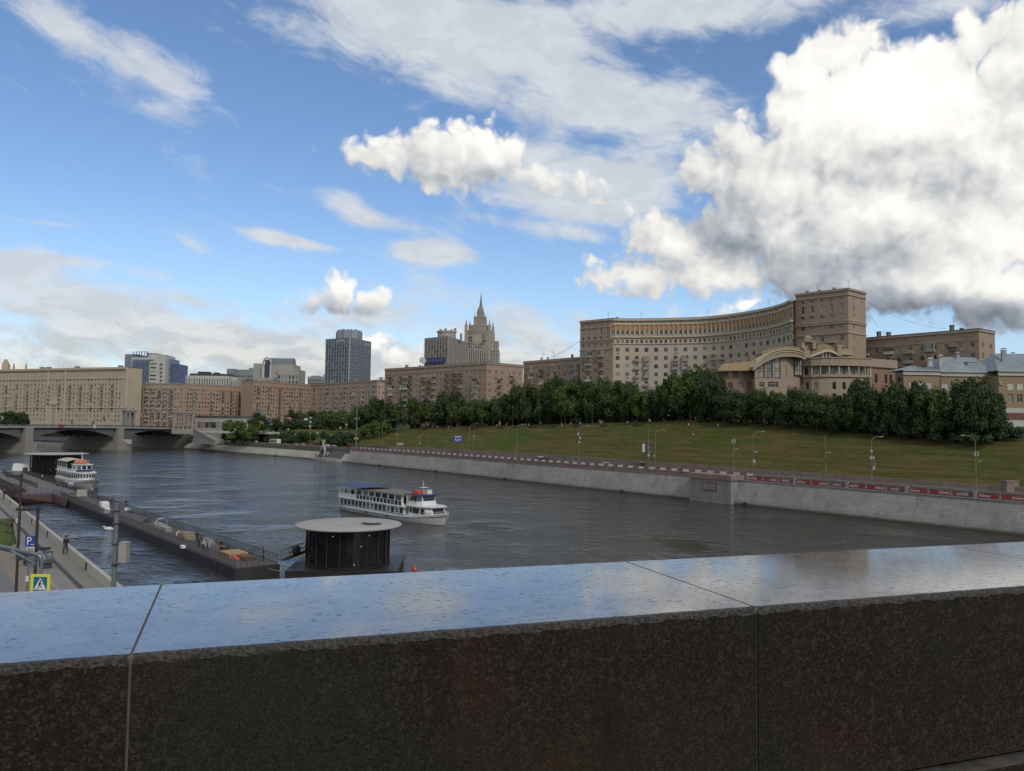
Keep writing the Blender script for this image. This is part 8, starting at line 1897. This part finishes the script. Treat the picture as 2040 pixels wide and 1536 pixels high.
for k in range(4): pbar(ss*(.02+.1*k),ss*(.09+.1*k),-ss*.36,-ss*(.29-.03*(k>2)))
mb.build('letter_p',signwhite,t,local=True)
c2=at(62,1093.5,Y=YP); plate(c2.x,c2.z,.5,.22,signwhite,'sub_plate',t,O_); mb=MB()
for k in range(3): mb.bx(c2.x-O_.x-.18+k*.13,c2.x-O_.x-.1+k*.13,-.095,-.081,c2.z-O_.z-.02,c2.z-O_.z+.05)
mb.bx(c2.x-O_.x-.2,c2.x-O_.x+.2,-.095,-.081,c2.z-O_.z-.09,c2.z-O_.z-.06); mb.build('sub_plate_marks',blackish,t,local=True)
c3=at(55.5,1151,Y=YP-4); t=thing('small_sign','small pale double sign plate on a thin post behind the crossing sign','traffic sign',(c3.x,YP-4,5.39)); mb=MB(); mb.cyl((0,0,0),(0,0,c3.z-5.39+.1),.04,.04,8); mb.build('post',gal,t,local=True); O3=Vector((c3.x,YP-4,5.39)); plate(c3.x,c3.z+.05,.17,.13,signwhite,'plate',t,O3); plate(c3.x,c3.z-.12,.17,.16,signwhite,'plate',t,O3)
# pedestrian crossing sign
YS=39.; c=at(82,1163,Y=YS); sw=38*YS/FPX
t=thing('crossing_sign','pedestrian crossing sign with a bright yellow border just above the parapet','traffic sign',(c.x,YS,5.39)); O_=Vector((c.x,YS,5.39))
mb=MB(); mb.cyl((.0,.06,0),(.0,.06,c.z-5.39+.2),.05,.05,8); mb.build('post',gal,t,local=True)
plate(c.x,c.z,sw,sw,signyel,'border',t,O_); plate(c.x,c.z,sw*.70,sw*.74,signcyan,'plate',t,O_,-.081,.006)
mb=MB(); k_=sw*.33; zc=c.z-O_.z; mb.poly([(-k_,-.089,zc-k_*.9),(k_,-.089,zc-k_*.9),(0,-.089,zc+k_*.98)]); mb.build('triangle',signwhite,t,local=True)
mb=MB(); Y_=-.092
def limb(x0,z0_,x1,z1_,w): 
    d=Vector((x1-x0,z1_-z0_)); n_=Vector((-d.y,d.x)).normalized()*w/2; mb.poly([(k_*(x0+n_.x),Y_,zc+k_*(z0_+n_.y)),(k_*(x0-n_.x),Y_,zc+k_*(z0_-n_.y)),(k_*(x1-n_.x),Y_,zc+k_*(z1_-n_.y)),(k_*(x1+n_.x),Y_,zc+k_*(z1_+n_.y))])
limb(0,.36,-.05,-.12,.24); limb(-.05,-.1,.28,-.62,.14); limb(-.05,-.1,-.22,-.4,.15); limb(-.22,-.4,-.34,-.72,.13); limb(.02,.28,.3,.08,.09); limb(.3,.08,.36,-.1,.08); limb(-.02,.28,-.26,.02,.09); limb(-.26,.02,-.2,-.12,.08)
mb.poly([(k_*(.03+.13*cos(2*pi*k/10)),Y_,zc+k_*(.5+.13*sin(2*pi*k/10))) for k in range(10)])
for x in (-.75,-.45,.0,.45,.7): mb.poly([(k_*(x-.09),Y_,zc-k_*.86),(k_*(x+.09),Y_,zc-k_*.86),(k_*(x+.05),Y_,zc-k_*.76),(k_*(x-.05),Y_,zc-k_*.76)])
mb.build('walking_figure',blackish,t,local=True)
# bent pipe gantry
YG=42.; t=thing('pipe_gantry','twin grey bent-pipe gantry reaching in from the left over the street','gantry',tuple(at(82,1143,Y=YG).xy.to_3d()+Vector((0,0,5.39))))
for dy,dz in ((0,0),(.35,-.12)):
    pts=[at(-60,1075,Y=YG+dy),at(0,1087.5,Y=YG+dy),at(40,1097,Y=YG+dy),at(69,1103,Y=YG+dy),at(77,1106,Y=YG+dy),at(82,1112,Y=YG+dy),at(83,1120,Y=YG+dy)]; e=Vector((pts[-1].x,pts[-1].y,5.39)); pts.append(e); pts=[p+UP*dz*(1 if i<4 else 0) for i,p in enumerate(pts)]
    mb=MB(); mb.tube(pts,.095,10); mb.build('pipe',gal,t)
mb=MB(); mb.tube([at(22,1097,Y=YG-.5),at(50,1112,Y=YG-.5),at(70,1124,Y=YG-.2)],.06,8); mb.build('brace',gal,t)
mb=MB(); a=at(61,1108,Y=YG); mb.bx(a.x,a.x+.35,YG-.3,YG-.05,a.z-.55,a.z); mb.build('control_box',gal,t)
mb=MB(); q=at(82,1141,Y=YG); mb.lathe([(.3,5.39),(.3,5.15),(.15,5.2)],(q.x,YG,0),10); mb.build('foot',darkmetal,t)
# street furniture of dark shapes on the paving
for px,py,lab,w_,d_ in ((42,1112,'long dark bench on the promenade left of the bent pipe',2.6,.7),(55,1125,'second dark bench nearer the camera beside the bent pipe',1.4,.6),(90,1130,'dark bench with a grey litter bin behind the crossing sign',1.6,.9)):
    q=at(px,py,z=5.4); t=thing('bench',lab,'bench',tuple(q),atan2(qd.y,qd.x),'benches on the near promenade'); mb=MB(); mb.bx(-w_/2,w_/2,-d_/2,d_/2,.4,.5); mb.build('seat',poled,t,local=True)
    for sx_ in (-1,1): mb=MB(); mb.bx(sx_*w_*.4-.06,sx_*w_*.4+.06,-d_*.45,d_*.45,0,.398); mb.build('leg',darkmetal,t,local=True)
    mb=MB(); mb.bx(-w_/2,w_/2,d_/2-.06,d_/2,.55,.95); mb.build('backrest',poled,t,local=True)
q=at(98,1123,z=5.4); t=thing('litter_bin','grey cylindrical litter bin beside the dark bench on the promenade','litter bin',tuple(q)); mb=MB(); mb.lathe([(.22,0),(.27,.1),(.28,.95),(.24,1.0),(.24,.9)],(0,0,0),14); mb.build('barrel',gal,t,True,True); mb=MB(); mb.lathe([(.29,1.02),(.29,1.07),(.1,1.12)],(0,0,0),14); mb.build('lid',darkmetal,t,local=True)
# clipped hedges on a planted wedge
hl=M('hedge_leaves',(.055,.085,.022),(.075,.11,.03),9.,.8,.8,60)
for k,(px,py,r_) in enumerate(((6,1055,1.0),(4,1069,1.15),(2,1084,1.3),(-8,1062,1.3))):
    q=at(px,py,z=5.4); mb=MB(); rr=random.Random(k); 
    rings=[]
    for i in range(9):
        z=1.15*i/8; R=r_*(1-.55*(i/8)**3)*(1 if i<8 else .4); rings.append([(R*cos(2*pi*j/22)*(1+.05*rr.uniform(-1,1)),R*sin(2*pi*j/22)*(1+.05*rr.uniform(-1,1)),z+.03*rr.uniform(-1,1)) for j in range(22)])
    mb.loft(rings); 
    for j in range(900):
        a=rr.uniform(0,6.28); i=rr.random(); z=1.15*sqrt(i); R=r_*(1-.55*(z/1.15)**3)*1.0; p=Vector((R*cos(a),R*sin(a),z)); n_=Vector((cos(a),sin(a),rr.uniform(0,1))).normalized(); u_=n_.orthogonal().normalized()*.07; v_=n_.cross(u_); p+=n_*rr.uniform(-.03,.06); mb.quad(p-u_,p-v_,p+u_,p+v_)
    o=mb.build('clipped_hedge',hl); o.location=q; tag(o,['rounded clipped green hedge farthest along the planted wedge','rounded clipped hedge second along the planted wedge','rounded clipped hedge nearest the camera on the planted wedge','rounded clipped hedge cut by the left picture edge'][k],'hedge','clipped hedges on the promenade')
wl=MB(); wl.poly([tuple(at(x,y,z=5.4)) for x,y in ((12,1056),(29,1085.5),(-6,1092),(-40,1060))]); o=wl.build('planted_wedge',lawn); o['kind']='structure'
pf_=atan2(qd.y,qd.x)
person(at(130,1104.5,z=5.39),pf_+pi/2+.2,'walk','black','black','person in black walking alone beside the low quay wall','walkers on the near promenade',1.8)
person(at(23,1058.5,z=5.39),pf_-pi/2,'walk','brown','black','person in a brown jacket walking on the promenade, left of a pair','walkers on the near promenade',1.78)
person(at(36,1058,z=5.39),pf_-pi/2-.2,'walk','white','grey','person in white top and grey trousers, right of a walking pair','walkers on the near promenade',1.72)
person(at(8,996,z=5.39),pf_-pi/2,'stand','black','black','person in black bending over by the quay wall at the left edge','walkers on the near promenade',1.75)
# ---------------------------------------------------------------- vehicles on the far embankment
tyre=M('tyre',(.012,.012,.012),(.02,.02,.02),4.,.9); hub=M('wheel_rim',(.3,.3,.3),(.22,.22,.22),4.,.4,metal=.5); cglass=M('car_glass',(.015,.017,.02),(.02,.022,.026),2.,.08); taill=M('tail_lamp',(.3,.02,.02)); headl=M('head_lamp',(.6,.6,.55),(.5,.5,.46),3.,.2)
PAINT={n:M('paint_'+n,c,tuple(x*.9 for x in c),2.,.3) for n,c in dict(white=(.6,.6,.6),dark=(.02,.022,.026),silver=(.3,.31,.32),red=(.3,.03,.025),blue=(.03,.05,.16),orange=(.42,.11,.03),beige=(.34,.29,.22)).items()}
def wheels(t,xs,ys,r):
    for x in xs:
        for y in ys:
            mb=MB(); mb.cyl((x,y-.11,r),(x,y+.11,r),r,r,14); w=mb.build('wheel',tyre,t,local=True); mb=MB(); mb.cyl((x,y-.12,r),(x,y+.12,r),r*.6,r*.6,10); mb.build('rim',hub,w,local=True)
def car(label,loc,rz,paint,kind='suv',group='vehicles on the far river road',name='parked_car'):
    t=thing(name,label,'car' if kind in('suv','sedan') else kind,loc,rz,group); P=PAINT[paint]
    if kind in ('suv','sedan'):
        hh_=1.62 if kind=='suv' else 1.42; prof_=[(-2.15,.45),(-2.2,.8),(-2.1,1.0),(-1.75 if kind=='suv' else -1.2,hh_-.02),(.35,hh_),(1.0,1.02),(2.05,.86),(2.15,.55),(2.05,.32),(-2.05,.32)]
        body=[(-2.15,.32),(-2.2,.8),(-2.05,1.0),(.95,1.02),(2.02,.86),(2.15,.55),(2.05,.3)]
        mb=MB(); mb.loft([[(x,y*1.,z) for x,z in body] for y in (-.86,-.9,.9,.86)]); mb.build('body',P,t,local=True)
        rx=-1.75 if kind=='suv' else -1.15
        mb=MB(); mb.loft([[(rx-.25,-.84,1.0),(rx-.25,.84,1.0),(.98,.84,1.0),(.98,-.84,1.0)],[(rx,-.68,hh_-.06),(rx,.68,hh_-.06),(.3,.68,hh_-.06),(.3,-.68,hh_-.06)]]); mb.build('window',cglass,t,local=True)
        mb=MB(); mb.loft([[(rx-.02,-.70,hh_-.06),(rx-.02,.70,hh_-.06),(.32,.70,hh_-.06),(.32,-.70,hh_-.06)],[(rx+.1,-.62,hh_),(rx+.1,.62,hh_),(.2,.62,hh_),(.2,-.62,hh_)]])
        for x in (rx+.75,-.35):
            for s_ in (-1,1): mb.loft([[(x,s_*.85,1.0),(x+.09,s_*.85,1.0),(x+.09,s_*.82,1.0),(x,s_*.82,1.0)],[(x,s_*.70,hh_-.05),(x+.09,s_*.70,hh_-.05),(x+.09,s_*.67,hh_-.05),(x,s_*.67,hh_-.05)]])
        mb.build('roof',P,t,local=True); 
        for y in (-.65,.65): mb=MB(); mb.bx(2.0,2.13,y-.18,y+.18,.62,.8); mb.build('headlight',headl,t,local=True)
        wheels(t,(-1.35,1.35),(-.82,.82),.34)
    elif kind=='pickup':
        mb=MB(); mb.loft([[(x,y,z) for x,z in ((.4,.5),(.4,2.05),(1.5,2.1),(2.1,1.3),(2.75,1.1),(2.8,.5))] for y in (-.95,-1.,1.,.95)]); mb.build('cab',P,t,local=True)
        mb=MB(); 
        for s_ in (-1,1): mb.poly([(.8,s_*1.01,1.25),(1.45,s_*1.01,1.25),(1.95,s_*1.01,1.32),(1.45,s_*1.01,1.95),(.8,s_*1.01,1.95)][::s_])
        mb.poly([(2.13,-.85,1.33),(2.13,.85,1.33),(1.56,.85,2.05),(1.56,-.85,2.05)]); mb.build('window',cglass,t,local=True)
        mb=MB(); mb.bx(-3.2,.35,-1.05,1.05,.75,.9); mb.bx(-3.2,-3.1,-1.05,1.05,.9,1.3); mb.bx(.2,.35,-1.05,1.05,.902,1.9); mb.build('flatbed',PAINT['dark'],t,local=True)
        mb=MB(); mb.bx(-2.6,-1.2,-.7,.7,.905,1.9); mb.build('load',CL['brown'],t,local=True); wheels(t,(-2.2,1.9),(-.85,.85),.38)
    elif kind=='bus':
        mb=MB(); mb.loft([[(x,y,z) for x,z in ((-4.6,.4),(-4.65,2.9),(-4.4,3.1),(4.3,3.1),(4.65,2.6),(4.65,.4))] for y in (-1.2,-1.25,1.25,1.2)]); mb.build('body',P,t,local=True); mb=MB()
        for s_ in (-1,1):
            for k in range(7): mb.bx(-4.3+k*1.22,-3.2+k*1.22,s_*1.26-.02,s_*1.26+.02,1.35,2.45)
        mb.bx(4.62,4.67,-1.1,1.1,1.3,2.5); mb.build('window',cglass,t,local=True); wheels(t,(-2.9,2.9),(-1.15,1.15),.5)
    else:   # tractor-like road machine
        mb=MB(); mb.loft([[(-.2,-.5,.7),(-.2,.5,.7),(-.2,.5,1.35),(-.2,-.5,1.35)],[(1.9,-.42,.7),(1.9,.42,.7),(1.9,.42,1.2),(1.9,-.42,1.2)]]); mb.bx(-1.9,-.25,-.8,.8,.7,1.15); mb.build('body',P,t,local=True)
        mb=MB(); mb.loft([[(-1.5,-.7,1.15),(-1.5,.7,1.15),(-.25,.7,1.15),(-.25,-.7,1.15)],[(-1.4,-.62,2.35),(-1.4,.62,2.35),(-.4,.62,2.35),(-.4,-.62,2.35)]]); mb.build('cab_glass',cglass,t,local=True); mb=MB(); mb.bx(-1.6,-.25,-.78,.78,2.35,2.5); mb.build('cab_roof',PAINT['beige'],t,local=True); mb=MB(); mb.tube([Vector((1.6,0,.9)),Vector((2.4,0,1.3)),Vector((2.9,0,.5))],.1,6); mb.bx(2.7,3.0,-.9,.9,.2,.6); mb.build('bucket_arm',P,t,local=True)
        wheels(t,(-1.2,),(-.9,.9),.65); wheels(t,(1.3,),(-.7,.7),.42)
    return t
def road_at(px,off): s=s_of_px(px,off,RZ+.3); nn_=bnorm(s); return bank(s,off,RZ+.005),atan2(nn_.y,nn_.x)-pi/2
for px,off,kind,paint,lab in ((1080,9.5,'pickup','white','white flatbed truck driving on the river road above the wall'),(1204,9.3,'suv','white','white estate car on the river road right of the flatbed truck'),(1272,9.0,'tractor','orange','orange road machine with a beige cab below the dark information board'),(693,9,'tractor','red','red tractor at the right end of the junction beside the slope'),(630,9,'tractor','red','red tractor standing left of the monument on the river road'),
    (548,9,'bus','white','long white bus on the river road left of the billboard post'),(508,9,'suv','white','white car parked on the river road beside the thin tall pole'),(484,10,'pickup','white','small white van parked right of the underpass'),(472,14,'sedan','silver','silver car at the underpass mouth on the river road'),(566,12,'sedan','dark','dark car directly right of the white bus'),(588,9,'sedan','silver','pale car half hidden by the parapet between bus and red tractor'),(602,12,'sedan','beige','beige car left of the red tractor near the ramp'),(650,15,'sedan','white','white car at the foot of the ramp'),(664,12,'sedan','silver','silver car right of the monument flag')):
    p,a=road_at(px,off); car(lab,p,a+pi,paint,kind)
for px,off,lab,mt in ((456,13,'blue and white portable cabin beside the dark underpass','blue'),(438,13,'pale grey portable cabin in front of the underpass','silver'),(424,13,'light grey container left of the portable cabins at the underpass','silver')):
    p,a=road_at(px,off); mb=MB(); T=Matrix.Translation(p)@Matrix.Rotation(a,4,'Z'); mb.bx(-2.2,2.2,-1.2,1.2,.1,2.5,0,T); mb.bx(-2.3,2.3,-1.3,1.3,2.5,2.66,1,T); mb.bx(-.4,.4,1.2,1.26,.2,2.1,1,T); mb.bx(-1.8,-.8,-1.26,-1.2,1.,1.9,1,T); tag(mb.build('portable_cabin',[PAINT[mt],PAINT['white']]),lab,'cabin','portable cabins by the underpass')
for px,Y,z,paint,lab,rz in ((470,560,14.3,'white','white car on the upper road before the shop arcade',.3),(530,570,14.4,'silver','silver car on the upper road by the blue road sign',.3),(600,600,14.6,'white','white car high on the upper road left of the park lamp',.2)):
    q=at(px,848,Y=Y); car(lab,(q.x,Y,groundz(sC+60,80)+.3),rz,paint,'sedan')
# ---------------------------------------------------------------- crest of the slope: strollers and benches
for k,(px,tp,lg,po_) in enumerate(((873,'white','denim','stand'),(893,'white','white','stand'),(899,'pale','navy','walk'),(946,'white','grey','walk'),(989,'white','navy','walk'),(1040,'white','denim','walk'),(1053,'pale','navy','stand'),(1119,'white','white','walk'),(1137,'pale','black','walk'),(1156,'white','denim','stand'),(1197,'white','white','walk'),(1250,'pale','navy','stand'),(1372,'white','denim','walk'),(1430,'white','black','stand'))):
    off=47.5 if px not in (1372,1430) else 45; s=s_of_px(px,off,19); person(bank(s,off,groundz(s,off)),k*1.1,po_,tp,lg,'%s stroller from the left on the crest path, dressed in %s'%(ORD[k],'white' if tp=='white' else 'pale grey'),'strollers along the crest of the slope')
s=s_of_px(1381,40,18); person(bank(s,40,groundz(s,40)),1.,'sit','white','denim','person in white sitting on the upper grass below the crest trees')
for k,px in enumerate((997,1028,1061,1102,1150,1202,1270)):
    s=s_of_px(px,46.8,19); nn_=bnorm(s); t=thing('park_bench','%s dark park bench from the left along the slope crest'%ORD[k],'bench',tuple(bank(s,46.6,groundz(s,46.6))),atan2(nn_.y,nn_.x)-pi/2,'benches along the slope crest'); mb=MB(); mb.bx(-2.,2.,-.3,.3,.38,.5); mb.build('seat',poled,t,local=True); mb=MB(); mb.bx(-2.,2.,.24,.32,.502,.95); mb.build('backrest',poled,t,local=True)
    for x in (-1.7,1.7): mb=MB(); mb.bx(x-.08,x+.08,-.28,.3,-.2,.378); mb.build('leg',darkmetal,t,local=True)
# overhead cables
def cable(a,c,lab,sag=1.,r=.03):
    a=Vector(a);c=Vector(c); mb=MB(); mb.tube([a.lerp(c,k/10)-UP*sag*4*(k/10)*(1-k/10) for k in range(11)],r,4); return tag(mb.build('cable',darkmetal),lab,'cable')
cable(at(1096,713,Y=385),at(1154,679,Y=362),'thin cable from the low brick house up to the curved house',.6,.07)
cable(at(1726,611,Y=283),at(1750,652,Y=292),'thin cable from the corner tower down to the right wing roof',.5,.05)
cable(at(1727,600,Y=283),at(1885,655,Y=262),'long thin cable from the corner tower to the roof antenna at right',2.,.045)
